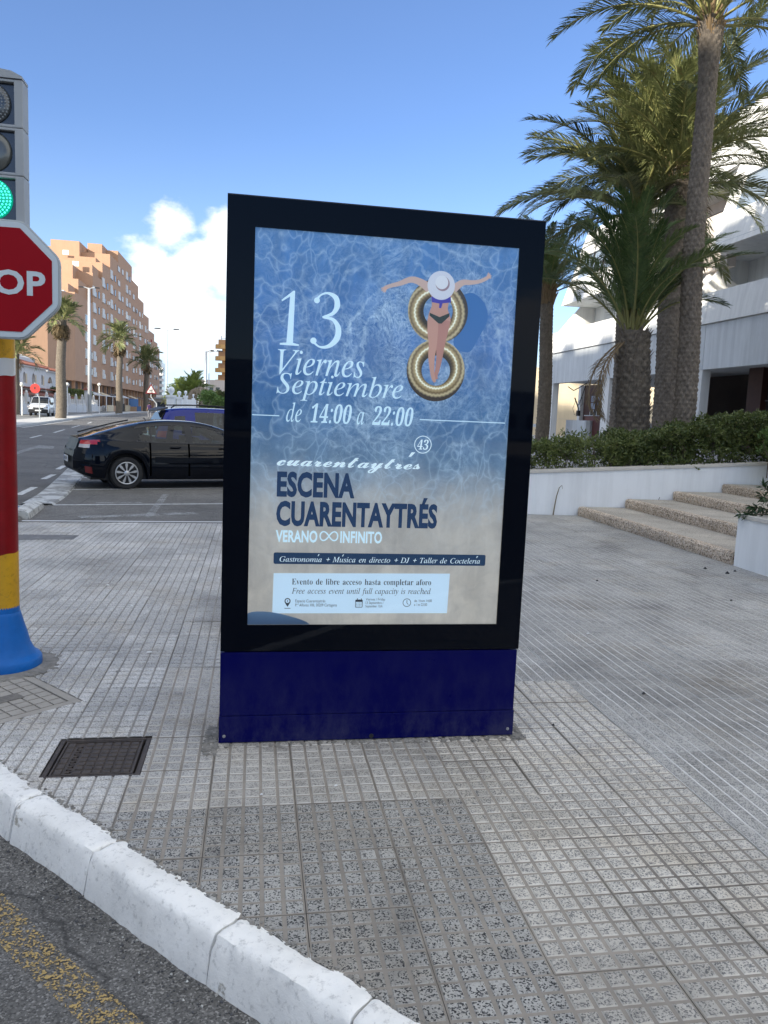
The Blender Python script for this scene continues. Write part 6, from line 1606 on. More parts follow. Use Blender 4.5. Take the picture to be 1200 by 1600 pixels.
# pillars
for y in (35.55, 29.55, 22.95, 16.35, 9.75, 3.15, -3.45, -9.9):
    b = BB(); b.box((14.0, y, .70), (14.29, y + .58, 3.399)); bsh(b).build('pillar', M['white_bld'], bl)
bays = [(-9.9, -3.45), (-3.45, 3.15), (3.15, 9.75), (9.75, 16.35), (16.35, 22.95), (22.95, 29.55), (29.55, 36.2)]
for a, c in bays:
    # fascia panel and narrow panel over the pillar, with joints
    b = BB(); b.box((13.985, a + .59, 3.40), (14.30, c - .012, 4.795)); bsh(b).build('fascia_panel', M['grey_bld'], bl)
    b = BB(); b.box((13.975, a, 3.40), (14.30, a + .575, 4.795)); bsh(b).build('fascia_panel', M['grey_bld'], bl)
    b = BB(); b.prism([(13.90, 4.82), (14.16, 4.82), (14.22, 5.80), (14.02, 5.80)], 'y', a + .006, c - .006); bsh(b).build('parapet', M['white_bld'], bl)
b = BB(); b.box((14.05, YS, 4.796), (24, YE, 4.819)); bsh(b).build('floor_slab', M['grey_bld'], bl)
b = BB(); b.box((14.30, YS, 3.50), (24, YE, 3.9)); bsh(b).build('soffit', M['grey_bld'], bl)
# balcony storey
b = BB()
b.box((16.0, YS, 4.82), (16.2, YE - .3, 7.10)); bsh(b).build('rear_wall', M['grey_bld'], bl)
for y, k in ((35.9, 0), (29.5, 1), (24.55, 0), (24.05, 1), (16.4, 0)):
    b = BB(); b.prism([(14.16, 5.0), (16.0, 5.0), (16.0, 7.10), (15.25, 7.10), (14.20, 5.80)], 'y', y, y + .16); bsh(b).build('slanted_fin', M['white_bld'], bl)
for y0_, y1_, z0_, z1_ in ((30.3, 31.7, 5.0, 6.9), (32.0, 32.9, 5.0, 6.9), (18.2, 22.4, 5.6, 6.55), (25.5, 27.2, 5.2, 6.8)):
    f = BB(); f.box((15.93, y0_, z0_), (15.999, y1_, z1_)); fo = bsh(f).build('window_frame', M['black'], bl)
    nn = 3 if y1_ - y0_ > 2 else 2
    for q in range(nn):
        wy = (y1_ - y0_ - .08) / nn
        f = BB(); f.box((15.915, y0_ + .06 + q * wy + .03, z0_ + .08), (15.929, y0_ + .04 + (q + 1) * wy - .02, z1_ - .08)); bsh(f).build('pane', M['win'], fo)
# second level: leaning parapet, slanted windows, upper band
for a, c, xo, pink in ((16.35, 23.3, 0, 0), (23.3, 29.9, .9, 1), (29.9, 36.0, .3, 0), (9.75, 16.35, 0, 0), (3.15, 9.75, 0, 0), (-3.45, 3.15, 0, 0), (-9.9, -3.45, 0, 0)):
    z0_ = 7.10
    x_ = 14.05 + xo
    b = BB(); b.box((x_, a, z0_), (24, c - .02, z0_ + .18)); bsh(b).build('floor_slab', M['grey_bld'], bl)
    b = BB()
    if not pink: b.prism([(x_ - .05, z0_ + .001), (x_ + .25, z0_ + .001), (x_ + .55, 8.22), (x_ + .30, 8.22)], 'y', a, c - .03)
    else: b.prism([(x_ - .15, z0_ - .35), (x_ + .15, z0_ - .35), (x_ + .10, 8.45), (x_ - .35, 8.45)], 'y', a + .1, c - .03)
    bsh(b).build('leaning_parapet', M['pink_bld'] if pink else M['white_bld'], bl)  # pinkish bay: duller light on a tilted white face, put into its colour
    if not pink:
        b = BB(); b.prism([(x_ + .36, 8.221), (x_ + .52, 8.221), (x_ + .86, 9.30), (x_ + .70, 9.30)], 'y', a + .35, c - .6)
        wf = bsh(b).build('slanted_window', M['win_blue'], bl)
        for q in range(5):
            yy = a + .35 + (c - a - .95) * q / 4
            b = BB(); b.prism([(x_ + .33, 8.222), (x_ + .36, 8.222), (x_ + .70, 9.298), (x_ + .67, 9.298)], 'y', yy - .035, yy + .035); bsh(b).build('mullion', M['black'] if 0 < q < 4 else M['white_bld'], wf)
        b = BB(); b.prism([(x_ + .32, 8.222), (x_ + .52, 8.222), (x_ + .86, 9.30), (x_ + .66, 9.30)], 'y', c - .59, c - .03); bsh(b).build('window_jamb', M['white_bld'], bl); b = BB(); b.prism([(x_ + .32, 8.222), (x_ + .52, 8.222), (x_ + .86, 9.30), (x_ + .66, 9.30)], 'y', a, a + .34); bsh(b).build('window_jamb', M['white_bld'], bl)
        b = BB(); b.prism([(x_ + .60, 9.301), (x_ + .9, 9.301), (x_ + 1.35, 10.6), (x_ + 1.05, 10.6)], 'y', a, c - .03); bsh(b).build('upper_band', M['white_bld'], bl)
    else:
        b = BB(); b.box((x_ + 1.2, a, 7.30), (x_ + 1.4, c, 9.7)); bsh(b).build('rear_wall', M['pink_bld'], bl)
        b = BB(); b.box((x_ + 1.15, a + .8, 7.6), (x_ + 1.199, c - 1.6, 9.2)); bsh(b).build('window', M['win'], bl)
        b = BB(); b.box((x_ + .1, a, 9.6), (24, c - .02, 9.85)); b.prism([(x_ - .1, 9.851), (x_ + .15, 9.851), (x_ + .5, 10.9), (x_ + .25, 10.9)], 'y', a, c - .03); bsh(b).build('upper_parapet', M['white_bld'], bl)
    b = BB(); b.box((x_ + 1.5, a, 9.9), (24, c - .02, 12.6 if a < 28 else 10.8)); bsh(b).build('top_storey', M['white_bld'], bl)
# ground floor infill
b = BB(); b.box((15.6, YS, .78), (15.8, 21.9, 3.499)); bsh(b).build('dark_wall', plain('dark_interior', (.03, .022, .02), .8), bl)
for y in [17.2 + .55 * k for k in range(9)]:
    b = BB(); b.box((15.52, y, .9), (15.56, y + .05, 2.95)); bsh(b).build('grille_post', M['brown'], bl)
for z in (1.75, 2.45):
    b = BB(); b.box((15.49, 16.6, z), (15.515, 21.8, z + .035)); bsh(b).build('grille_rail', plain('grille_grey', (.11, .10, .095), .6), bl)
for k in range(60):
    y = 16.7 + k * .085
    b = BB(); b.tube([(15.505, y, 1.25), (15.505, y, 2.6)], .009, 4); bsh(b).build('grille_bar', M['black'], bl)
b = BB(); b.box((15.4, 21.9, .78), (15.6, 22.6, 3.499)); bsh(b).build('brown_post', M['brown'], bl)
for y in (25.0, 27.0):
    b = BB(); b.box((15.5, y, .8), (15.6, y + 1.6, 3.2)); f = bsh(b).build('door', M['brown'], bl)
    b = BB(); b.box((15.47, y + .15, 1.7), (15.499, y + 1.4, 3.0)); bsh(b).build('pane', M['win'], f)
b = BB(); b.box((15.45, 25.6, 2.2), (15.469, 26.2, 2.75)); bsh(b).build('paper_notice', M['white'], bl)
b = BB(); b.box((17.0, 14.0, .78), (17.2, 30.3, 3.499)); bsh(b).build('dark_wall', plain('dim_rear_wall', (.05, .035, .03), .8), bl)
# kiosk with papers and red-brown door at the open corner
kx = 16.6
def ksh(b): b.v = [(x, y + 4.4, z) for x, y, z in b.v]; return bsh(b)
b = BB(); b.box((kx, 30.4, .78), (kx + .2, 33.7, 3.499)); ksh(b).build('rear_wall', M['brown'], bl)
b = BB(); b.box((kx - .08, 30.9, .78), (kx - .001, 32.9, 1.95)); ksh(b).build('red_door', M['red_brown'], bl)
for k, (y, z, w, h) in enumerate(((32.0, 2.65, .45, .3), (32.0, 2.3, .45, .3), (31.4, 2.7, .3, .3), (31.4, 2.35, .3, .28), (31.0, 2.55, .25, .4))):
    b = BB(); b.box((kx - .03, y, z), (kx - .001, y + w, z + h)); ksh(b).build('paper_notice', plain('notice_paper', (.34, .38, .46), .7, .15, 12), bl)
b = BB(); b.box((kx - .04, 31.3, 1.97), (kx - .001, 32.5, 2.25)); wo_ = ksh(b).build('window', M['win'], bl)
for q in range(4):
    b = BB(); b.box((kx - .055, 31.3 + q * .38, 1.96), (kx - .041, 31.34 + q * .38, 2.26)); ksh(b).build('bar', M['white'], wo_)
b = BB(); b.box((kx - .12, 30.9, 1.951), (kx - .05, 33.0, 1.99)); ksh(b).build('sill', M['grey_bld'], bl)
b = BB(); b.box((kx - .2, 33.4, .78), (kx, 33.7, 3.499)); ksh(b).build('pillar', M['white_bld'], bl)
b = BB(); b.box((15.0, 33.75, .78), (15.2, 36.1, 1.70)); b.box((16.2, 36.4, .78), (24, 36.6, 1.72)); bsh(b).build('low_wall', M['grey_bld'], bl)
cw = thing('cream_wall', 'sunlit cream wall glimpsed through the open passage between the pillars', 'wall', (20, 46, .7))
b = MB(); b.box((-5, 0, 0), (7, .3, 4.2)); b.build('wall_face', M['cream'], cw)
for z in (1.1, 1.9, 2.7):
    b = MB(); b.box((-5, -.008, z), (7, -.001, z + .02)); b.build('joint', M['pink_bld'], cw)
cb = thing('hanging_cables', 'tangle of black cables with a small black box hanging in the passage', 'cables', (14.9, 34.0, 3.35))
b = MB()
b.tube([(0, 1.9, -.05), (0, 1.2, -.25), (0, .4, -.10), (0, -.2, .05)], .022, 5)
b.tube([(0, -.2, .05), (0, .15, -.5), (0, .5, -.95)], .022, 5); b.tube([(0, 1.0, -.6), (0, .7, -.9), (0, .5, -1.1), (0, .48, -1.25)], [.03, .035, .03, .02], 5)
b.tube([(0, .9, -.75), (0, 1.15, -1.1), (0, .9, -1.4), (0, .6, -1.3)], .010, 4); b.tube([(0, .6, -.8), (0, .1, -.6), (0, .05, -.9), (0, .3, -1.0)], .010, 4)
b.build('cable', M['black'], cb)
b = MB(); b.box((-.06, .38, -1.45), (.06, .58, -1.2)); b.build('junction_box', M['black'], cb)
# ------------------------------------------------------------------ cars
def interp(tab, x):
    """smooth interpolation through (x, value) pairs"""
    if x <= tab[0][0]: return tab[0][1]
    if x >= tab[-1][0]: return tab[-1][1]
    for i in range(len(tab) - 1):
        x0_, y0_ = tab[i]; x1_, y1_ = tab[i + 1]
        if x0_ <= x <= x1_:
            def sl(k):
                if k <= 0 or k >= len(tab) - 1: return None
                return (tab[k + 1][1] - tab[k - 1][1]) / (tab[k + 1][0] - tab[k - 1][0])
            h = x1_ - x0_; d = (y1_ - y0_) / h
            a, c = sl(i), sl(i + 1)
            a = d if a is None else a; c = d if c is None else c
            if d == 0 or a * d < 0: a = 0
            if d == 0 or c * d < 0: c = 0
            t_ = (x - x0_) / h
            return y0_ * (2 * t_ ** 3 - 3 * t_ ** 2 + 1) + h * a * (t_ ** 3 - 2 * t_ ** 2 + t_) + y1_ * (-2 * t_ ** 3 + 3 * t_ ** 2) + h * c * (t_ ** 3 - t_ ** 2)
NJ = 25
class Car:
    def __init__(s, L_, zt, zs, zb, w, ws, wt, shear, wheels, rarch, step=.035):
        s.n = int(L_ / step); s.L = L_; s.G = []
        s.wheels = wheels
        for i in range(s.n + 1):
            x = L_ * i / s.n
            ZT, ZS, ZB = interp(zt, x), interp(zs, x), interp(zb, x)
            ZS = min(ZS, ZT - .004)
            Wd, Wt = interp(w, x), interp(wt, x)
            Ws = Wd * ws
            low = ZB
            for wx in wheels:
                d = abs(x - wx)
                if d < rarch: low = max(low, .315 + sqrt(max(0, rarch ** 2 - d ** 2)))
            g = max(0.0, min(1.0, (ZT - ZS) / .35))
            pts = [(0.0, low), (Wd * .80, low), (Wd * .965, low + .004)]
            for f, wf in ((.10, .992), (.28, 1.0), (.46, 1.0), (.62, .997), (.70, .992), (.78, .985), (.88, .972), (.95, .955)):
                pts.append((Wd * (1 - (1 - wf) * 1.0) * (1 - (1 - ws) * max(0, f - .4) / .6), low + (ZS - low) * f))
            pts.append((Ws * .955, ZS))
            yb, ytp = Ws * .945, Wt
            zside = ZT - .075 * g - .012
            for f in (.06, .28, .52, .76, .94):
                bulge = .018 * sin(pi * f) * g
                pts.append((yb + (ytp - yb) * f + bulge, ZS + (zside - ZS) * f))
            pts += [(Wt * .985, zside + (ZT - zside) * .22), (Wt * .95, zside + (ZT - zside) * .50), (Wt * .88, zside + (ZT - zside) * .74), (Wt * .75, zside + (ZT - zside) * .89), (Wt * .5, zside + (ZT - zside) * .975), (Wt * .35, zside + (ZT - zside) * .99), (Wt * .15, ZT), (0, ZT)]
            row = []
            for y, z in pts:
                row.append([x + shear(x, z, y), y, z])
            s.G.append(row)
        s.nj = len(s.G[0])
    def region(s, xa, xb, ja, jb, side=1):
        ia = max(0, round(xa / s.L * s.n)); ib = min(s.n, round(xb / s.L * s.n))
        return [(i, j) for i in range(ia, ib) for j in range(ja, jb)]
    def mesh(s, cells, name, mat, parent, both=True, off=0.0, left=True, right=True, thick=0.0):
        if left and right and name != 'body' and max(j for i, j in cells) < 18:
            s.mesh(cells, name, mat, parent, off=off, right=False)
            return s.mesh(cells, name, mat, parent, off=off, left=False)
        b = MB(); idx = {}
        def normal(i, j):
            i0, i1 = max(i - 1, 0), min(i + 1, s.n); j0, j1 = max(j - 1, 0), min(j + 1, s.nj - 1)
            a = Vector(s.G[i1][j]) - Vector(s.G[i0][j]); c = Vector(s.G[i][j1]) - Vector(s.G[i][j0])
            n = a.cross(c)
            return n.normalized() if n.length > 1e-9 else Vector((0, 0, 1))
        def vid(i, j, sg):
            if (i, j, sg) in idx: return idx[(i, j, sg)]
            p = Vector(s.G[i][j]); 
            if off:
                n = normal(i, j)
                if n.y * 1 < -.01 and p.y > .02: n = -n
                if abs(n.y) <= .01 and n.z < 0 and j > 4: n = -n
                p = p + n * off
            idx[(i, j, sg)] = len(b.v); b.v.append((p.x, p.y * sg, p.z)); return idx[(i, j, sg)]
        for sg in ([1] if left else []) + ([-1] if right else []):
            for i, j in cells:
                q = [vid(i, j, sg), vid(i, j + 1, sg), vid(i + 1, j + 1, sg), vid(i + 1, j, sg)]
                if sg < 0: q = q[::-1]
                b.f.append(tuple(q)); b.m.append(0)
        me = b.mesh(name, mat, smooth=True)
        bm = bmesh.new(); bm.from_mesh(me); bmesh.ops.remove_doubles(bm, verts=bm.verts, dist=1e-4)
        if thick:
            pass
        for e in bm.edges:
            if len(e.link_faces) == 2 and e.calc_face_angle(0) > radians(42): e.smooth = False
        bm.to_mesh(me); bm.free()
        return link(name, me, parent)
    def cap(s, i, name, mat, parent):
        b = MB(); r = s.G[i]
        ring = [(p[0], p[1], p[2]) for p in r] + [(p[0], -p[1], p[2]) for p in r[::-1]]
        b.v = ring; n = len(r)
        for k in range(n - 1):
            q = (k, k + 1, 2 * n - 2 - k, 2 * n - 1 - k)
            b.f.append(q if i else q[::-1]); b.m.append(0)
        return b.build(name, mat, parent, smooth=False)
def wheel(parent, x, y, r, w, sgn_, rim_mat, spokes=9, rimr=.66):
    wh = MB()
    wh.lathe([(r * .70, -w / 2 + .012), (r * .78, -w / 2), (r * .93, -w / 2 + .006), (r * .985, -w / 2 + .03), (r, -w / 2 + .05), (r, w / 2 - .05), (r * .985, w / 2 - .03), (r * .93, w / 2 - .006), (r * .78, w / 2), (r * .70, w / 2 - .012)], (0, 0, 0), 40, axis='y')
    wo = thing_part('wheel', parent, (x, y, r))
    wh.build('tyre', M['rubber'], wo, smooth=True, autos=radians(40))
    b = MB(); s_ = sgn_
    ro = r * rimr
    prof = [(ro * 1.07, s_ * (w / 2 - .012)), (ro * 1.06, s_ * (w / 2 + .002)), (ro, s_ * (w / 2 - .004)), (ro * .97, s_ * (w / 2 - .05)), (ro * .5, s_ * (w / 2 - .075))]
    b.lathe(prof, (0, 0, 0), 40, axis='y')
    rim = b.build('rim', M['wheel_shadow'], wo, smooth=True, autos=radians(40))
    b = MB(); b.lathe([(ro * 1.06, s_ * (w / 2 - .008)), (ro * 1.055, s_ * (w / 2 + .004)), (ro * .96, s_ * (w / 2 + .001)), (ro * .94, s_ * (w / 2 - .03))], (0, 0, 0), 40, axis='y')
    b.f = b.f[:-2]; b.m = b.m[:-2]
    b.build('rim_edge', rim_mat, rim, smooth=True)
    for k in range(spokes):
        a = 2 * pi * k / spokes + .2
        b = MB()
        def pt(rr_, da, yy): return (rr_ * cos(a + da), s_ * yy, rr_ * sin(a + da))
        y1, y0_ = w / 2 - .006, w / 2 - .04
        R_ = [(.16, .20), (.45, .17), (.75, .20), (.96, .13)]
        for rr_, da in R_:
            b.v += [pt(ro * rr_, -da, y0_ + .0), pt(ro * rr_, -da * .75, y1 - .004 * rr_), pt(ro * rr_, da * .75, y1 - .004 * rr_), pt(ro * rr_, da, y0_)]
        for q in range(3):
            for z in range(3): b.f.append((q * 4 + z, q * 4 + z + 1, q * 4 + 5 + z, q * 4 + 4 + z)); b.m.append(0)
        b.build('spoke', rim_mat, rim)
    b = MB(); b.lathe([(ro * .26, s_ * (w / 2 - .04)), (ro * .25, s_ * (w / 2 - .004)), (ro * .18, s_ * (w / 2 + .004)), (ro * .02, s_ * (w / 2 + .006))], (0, 0, 0), 20, axis='y'); b.build('hub_cap', rim_mat, rim, smooth=True, autos=radians(40))
def thing_part(name, parent, loc):
    o = bpy.data.objects.new(name, None); COL.objects.link(o); o.parent = parent; o.location = loc; o.empty_display_size = .2
    return o
M['wheel_shadow'] = plain('dark_rim_depth', (.05, .05, .055), .5)
M['alloy'] = gloss('silver_wheel', (.55, .56, .57), .30, .4, .6)
M['car_black'] = gloss('black_car_paint', (.0015, .003, .007), .03, .0, 0, .32)
M['car_dull'] = gloss('black_bumper_paint', (.003, .004, .006), .35, 0, 0, .05)
M['car_blue'] = gloss('blue_car_paint', (.006, .018, .22), .06, .3, .0, .3)
M['car_white'] = gloss('white_van_paint', (.70, .71, .72), .2, .8)
M['tail_red'] = gloss('red_lamp', (.42, .008, .012), .08, 1)
M['dark_red'] = gloss('dark_red_reflector', (.12, .003, .005), .2, .5)
M['tail_clear'] = gloss('clear_lamp', (.42, .40, .42), .12, 1)
M['chrome'] = plain('chrome', (.55, .56, .58), .15, .02, Metallic=1.0)
M['seat'] = plain('grey_seat_cloth', (.07, .07, .075), .9)
def seats(parent, xs, ys, z, wd=.25):
    for x in xs:
        for y in ys:
            b = MB()
            b.prism([(x - .12, z), (x + .45, z + .03), (x + .45, z + .14), (x + .02, z + .12), (x - .16, z + .62), (x - .26, z + .62)], 'y', y - wd, y + wd)
            b.prism([(x - .22, z + .64), (x - .10, z + .64), (x - .13, z + .82), (x - .21, z + .82)], 'y', y - .12, y + .12)
            b.build('seat', M['seat'], parent, bevel=.02)
# --- black liftback
def make_liftback():
    c = thing('parked_car', 'black five-door liftback car with silver wheels parked beside the poster case', 'car', (-3.72, 16.15, -.134), radians(20))
    def shear(x, z, y):
        f = max(0, 1 - x / .55); f2 = max(0, (x - 4.1) / .6)
        r_ = 0
        if z > .66: r_ += (z - .66) * .42 * f
        elif z < .40: r_ += (.40 - z) * .35 * f
        r_ += .10 * (abs(y) / .9) ** 3 * f
        if z > .6: r_ -= (z - .6) * .5 * f2
        return r_
    K = Car(4.69,
            [(0, .985), (.10, .995), (.22, 1.015), (.6, 1.115), (1.0, 1.235), (1.4, 1.325), (1.9, 1.375), (2.4, 1.365), (2.8, 1.30), (3.2, 1.17), (3.6, 1.015), (3.75, .97), (4.2, .90), (4.5, .78), (4.69, .62)],
            [(0, .94), (.4, .955), (1.0, .94), (1.6, .92), (2.6, .915), (3.5, .915), (3.8, .93), (4.3, .84), (4.69, .56)],
            [(0, .36), (.15, .27), (.5, .22), (1.8, .19), (3.0, .19), (4.3, .22), (4.69, .30)],
            [(0, .66), (.04, .74), (.12, .80), (.3, .862), (.7, .895), (1.2, .905), (2.4, .905), (3.6, .895), (4.2, .85), (4.5, .76), (4.69, .60)],
            .965,
            [(0, .58), (.25, .60), (.6, .60), (1.0, .595), (1.4, .60), (2.0, .615), (2.6, .61), (3.0, .62), (3.5, .68), (3.8, .72), (4.4, .66), (4.69, .5)],
            shear, (1.0, 3.755), .375)
    # window layout on the side (columns 12..16) and the rear screen (columns 19..24)
    def side_cells(x0_, x1_, ja, jb, lower=None):
        return K.region(x0_, x1_, ja, jb)
    used = set()
    q_glass = [cc for cc in K.region(1.22, 1.46, 12, 16) if not (cc[0] < round(1.30 / K.L * K.n) and cc[1] > 14)]
    q_glass = [cc for cc in q_glass if cc[1] < 12 + max(1, int(4 * min(1, (cc[0] * K.L / K.n - 1.10) / .30)))]
    r_glass = K.region(1.50, 2.16, 12, 16)
    f_glass = [cc for cc in K.region(2.30, 3.42, 12, 16) if K.G[cc[0]][23][2] > K.G[cc[0]][12][2] + .16]
    rear = [cc for cc in K.region(.30, 1.30, 19, 24)] + [cc for cc in K.region(.38, 1.26, 18, 19)]
    wind = [cc for cc in K.region(2.80, 3.62, 18, 24)]
    for cells, mat_ in ((q_glass, 'car_glass'), (r_glass, 'car_glass'), (f_glass, 'car_glass')):
        used |= set(cells)
        K.mesh(cells, 'side_window', M[mat_], c, left=True, right=False); K.mesh(cells, 'side_window', M[mat_], c, left=False)
    used |= set(rear) | set(wind)
    K.mesh(rear, 'rear_window', M['rear_glass'], c); K.mesh(wind, 'windscreen', M['car_glass'], c)
    lights = K.region(.0, .42, 8, 12)
    allc = [(i, j) for i in range(K.n) for j in range(K.nj - 1) if (i, j) not in used]
    body = K.mesh(allc, 'body', M['car_black'], c)
    K.cap(0, 'rear_panel', M['car_dull'], body); K.cap(K.n, 'front_panel', M['car_black'], body)
    # dark frames round the glass
    for cells in (K.region(1.46, 1.50, 12, 16), K.region(2.16, 2.30, 12, 16)):
        K.mesh(cells, 'door_pillar', M['black'], body, off=.003)
    K.mesh(K.region(1.18, 3.45, 11, 12), 'window_seal', M['black'], body, off=.003)
    K.mesh(K.region(1.20, 2.9, 16, 17), 'roof_seal', M['black'], body, off=.003)
    # lamps wrap the corner
    tl_ = K.mesh([cc for cc in K.region(.02, .50, 8, 11) if cc[0] * K.L / K.n < .52 - (10 - cc[1]) * .12 - (.10 if cc[1] == 8 else 0)], 'tail_lamp', M['tail_red'], c, left=False, off=.006)
    K.mesh([cc for cc in K.region(.02, .50, 8, 11) if cc[0] * K.L / K.n < .52 - (10 - cc[1]) * .12 - (.10 if cc[1] == 8 else 0)], 'tail_lamp', M['tail_red'], c, right=False, off=.006)
    K.mesh(K.region(.03, .24, 8, 9), 'clear_lens', M['tail_clear'], tl_, left=False, off=.009)
    K.mesh([cc for cc in K.region(.16, .30, 3, 4)], 'bumper_reflector', M['dark_red'], c, left=False, off=.008)
    K.mesh(K.region(.0, .45, 6, 7), 'bumper_step', M['car_black'], body, off=.012)
    # seams
    for x in (1.44, 2.22, 3.30):
        K.mesh(K.region(x, x + .02, 3, 12), 'door_seam', M['seam'], body, off=.0012)
    K.mesh(K.region(1.55, 3.35, 5, 6), 'rub_strip', M['car_black'], body, off=.010, left=False); K.mesh(K.region(1.55, 3.35, 5, 6), 'rub_strip', M['car_black'], body, off=.010, right=False)
    K.mesh(K.region(1.45, 3.4, 3, 4), 'sill_trim', M['chrome'], body, off=.004, both=True) if False else None
    for x in (1.95, 2.95):
        b = MB(); b.tube([(x - .10, -.885, .835), (x - .06, -.905, .838), (x + .06, -.905, .840), (x + .10, -.885, .838)], .013, 8); b.build('door_handle', M['car_black'], c, smooth=True)
        b = MB(); b.tube([(x - .10, .885, .835), (x - .06, .905, .838), (x + .06, .905, .840), (x + .10, .885, .838)], .013, 8); b.build('door_handle', M['car_black'], c, smooth=True)
    # boot spoiler lip, bumper chrome, plate
    b = MB(); b.tube([(.30, .62, 1.05), (.45, .61, 1.10), (.7, .60, 1.175), (1.0, .59, 1.26), (1.3, .58, 1.33)], .016, 6); b.build('screen_trim', M['black'], body, smooth=True)
    b = MB(); b.box((-.012, -.28, .50), (-.003, .24, .615)); pl = b.build('number_plate', M['white'], c)
    me = sans('4438 FPW', None, None, raw=True, bold=.02)
    n = len(me.vertices); co = [0.0] * (3 * n); me.vertices.foreach_get('co', co); xs = co[0::3]; a_, z_ = min(xs), max(xs); v = []
    for k in range(n): v += [-.0135, .20 - (co[3 * k] - a_) / (z_ - a_) * .42, .523 + co[3 * k + 1] / .729 * .07]
    me.vertices.foreach_set('co', v); me.materials.clear(); me.materials.append(M['ink_dark']); me.update(); link('lettering', me, pl)
    b = MB(); b.box((-.0135, .20, .50), (-.0125, .24, .615)); b.build('blue_strip', M['p_blue'], pl)
    b = MB(); b.box((.03, -.22, .735), (.045, .22, .755)); b.build('chrome_bar', M['chrome'], body)
    b = MB(); b.tube([(1.55, 0, 1.34), (1.50, 0, 1.40)], .009, 5); b.build('aerial', M['black'], body)
    b = MB(); b.box((.35, -.70, .18), (4.3, .70, .50)); b.build('underbody', M['black'], c)
    for x in (1.0, 3.755):
        for sg in (-1, 1):
            b = MB(); b.lathe([(.372, 0), (.372, .02)], (x, sg * .62, .315), 24, axis='y'); b.build('wheel_well', M['black'], c)
            wheel(c, x, sg * .775, .318, .215, sg, M['alloy'])
    seats(c, (1.75,), (-.42, .42), .42); seats(c, (2.65,), (-.40, .40), .42)
    b = MB(); b.prism([(3.05, .55), (3.7, .55), (3.7, .93), (3.15, .93)], 'y', -.70, .70); b.build('dashboard', M['black'], c, bevel=.03)
    b = MB(); b.box((3.05, -.98, .93), (3.17, -.86, 1.05)); b.build('wing_mirror', M['car_black'], c, bevel=.03)
    return c
make_liftback()
def make_suv():
    c = thing('parked_suv', 'blue sport utility car with black roof rails parked behind the black car', 'car', (-2.70, 20.2, -.134), radians(18))
    def shear(x, z, y):
        f = max(0, 1 - x / .75); f2 = max(0, (x - 3.7) / .6)
        r_ = 0
        if z > .95: r_ += (z - .95) * .55 * f
        r_ += .07 * (abs(y) / .9) ** 3 * f
        if z > .7: r_ -= (z - .7) * .25 * f2
        return r_
    K = Car(4.32,
            [(0, 1.56), (.12, 1.60), (.6, 1.635), (1.4, 1.655), (2.1, 1.64), (2.5, 1.58), (2.85, 1.42), (3.2, 1.17), (3.3, 1.12), (3.8, 1.06), (4.15, .98), (4.32, .80)],
            [(0, 1.05), (1.0, 1.06), (2.5, 1.02), (3.2, 1.02), (3.8, .98), (4.32, .74)],
            [(0, .42), (.3, .34), (3.9, .34), (4.32, .42)],
            [(0, .78), (.08, .84), (.3, .89), (1, .91), (3.4, .91), (3.9, .88), (4.2, .80), (4.32, .68)],
            .96,
            [(0, .60), (.5, .64), (1.5, .65), (2.4, .64), (2.9, .68), (3.3, .76), (4.32, .6)],
            shear, (.82, 3.49), .40)
    used = set()
    qg = K.region(.40, .78, 12, 15); rg = K.region(1.02, 1.72, 12, 16); fg = [cc for cc in K.region(1.86, 2.95, 12, 16) if K.G[cc[0]][23][2] > K.G[cc[0]][12][2] + .2]
    for cells, m_ in ((qg, 'car_glass_dark'), (rg, 'car_glass_dark'), (fg, 'car_glass')):
        used |= set(cells)
        K.mesh(cells, 'side_window', M[m_], c, right=False); K.mesh(cells, 'side_window', M[m_], c, left=False)
    wind = K.region(2.52, 3.22, 18, 24); used |= set(wind); K.mesh(wind, 'windscreen', M['car_glass'], c)
    body = K.mesh([(i, j) for i in range(K.n) for j in range(K.nj - 1) if (i, j) not in used], 'body', M['car_blue'], c)
    K.cap(0, 'tailgate', M['car_blue'], body); K.cap(K.n, 'front_panel', M['car_blue'], body)
    # rear screen follows the sloping tailgate
    z0_, z1_ = 1.08, 1.50
    b = MB(); xo = lambda z: (z - .95) * .55 - .012
    b.hexa([(xo(z0_), -.66, z0_), (xo(z0_) + .01, -.66, z0_), (xo(z0_) + .01, .66, z0_), (xo(z0_), .66, z0_), (xo(z1_), -.56, z1_), (xo(z1_) + .01, -.56, z1_), (xo(z1_) + .01, .56, z1_), (xo(z1_), .56, z1_)])
    b.build('rear_window', M['car_glass_dark'], c)
    b = MB(); b.hexa([(.10, -.60, 1.53), (.38, -.60, 1.60), (.38, .60, 1.60), (.10, .60, 1.53), (.10, -.58, 1.56), (.38, -.58, 1.645), (.38, .58, 1.645), (.10, .58, 1.56)]); b.build('roof_spoiler', M['black'], body, bevel=.01)
    for sg in (-1, 1):
        b = MB(); b.tube([(.45, sg * .60, 1.62), (.55, sg * .60, 1.69), (1.2, sg * .61, 1.715), (1.9, sg * .60, 1.70), (2.35, sg * .58, 1.62)], .018, 6); b.build('roof_rail', M['black'], c, smooth=True)
    K.mesh(K.region(.78, 1.02, 12, 16), 'rear_pillar', M['car_blue'], body, off=.002)
    K.mesh(K.region(1.72, 1.86, 12, 16), 'door_pillar', M['black'], body, off=.003)
    K.mesh(K.region(.2, 4.1, 2, 4), 'cladding', M['black'], body, off=.01)
    K.mesh(K.region(.02, .24, 8, 11), 'tail_lamp', M['tail_red'], c, off=.006)
    b = MB(); b.box((.35, -.70, .28), (3.9, .70, .6)); b.build('underbody', M['black'], c)
    for x in (.82, 3.49):
        for sg in (-1, 1):
            wheel(c, x, sg * .78, .345, .215, sg, M['alloy'], 5)
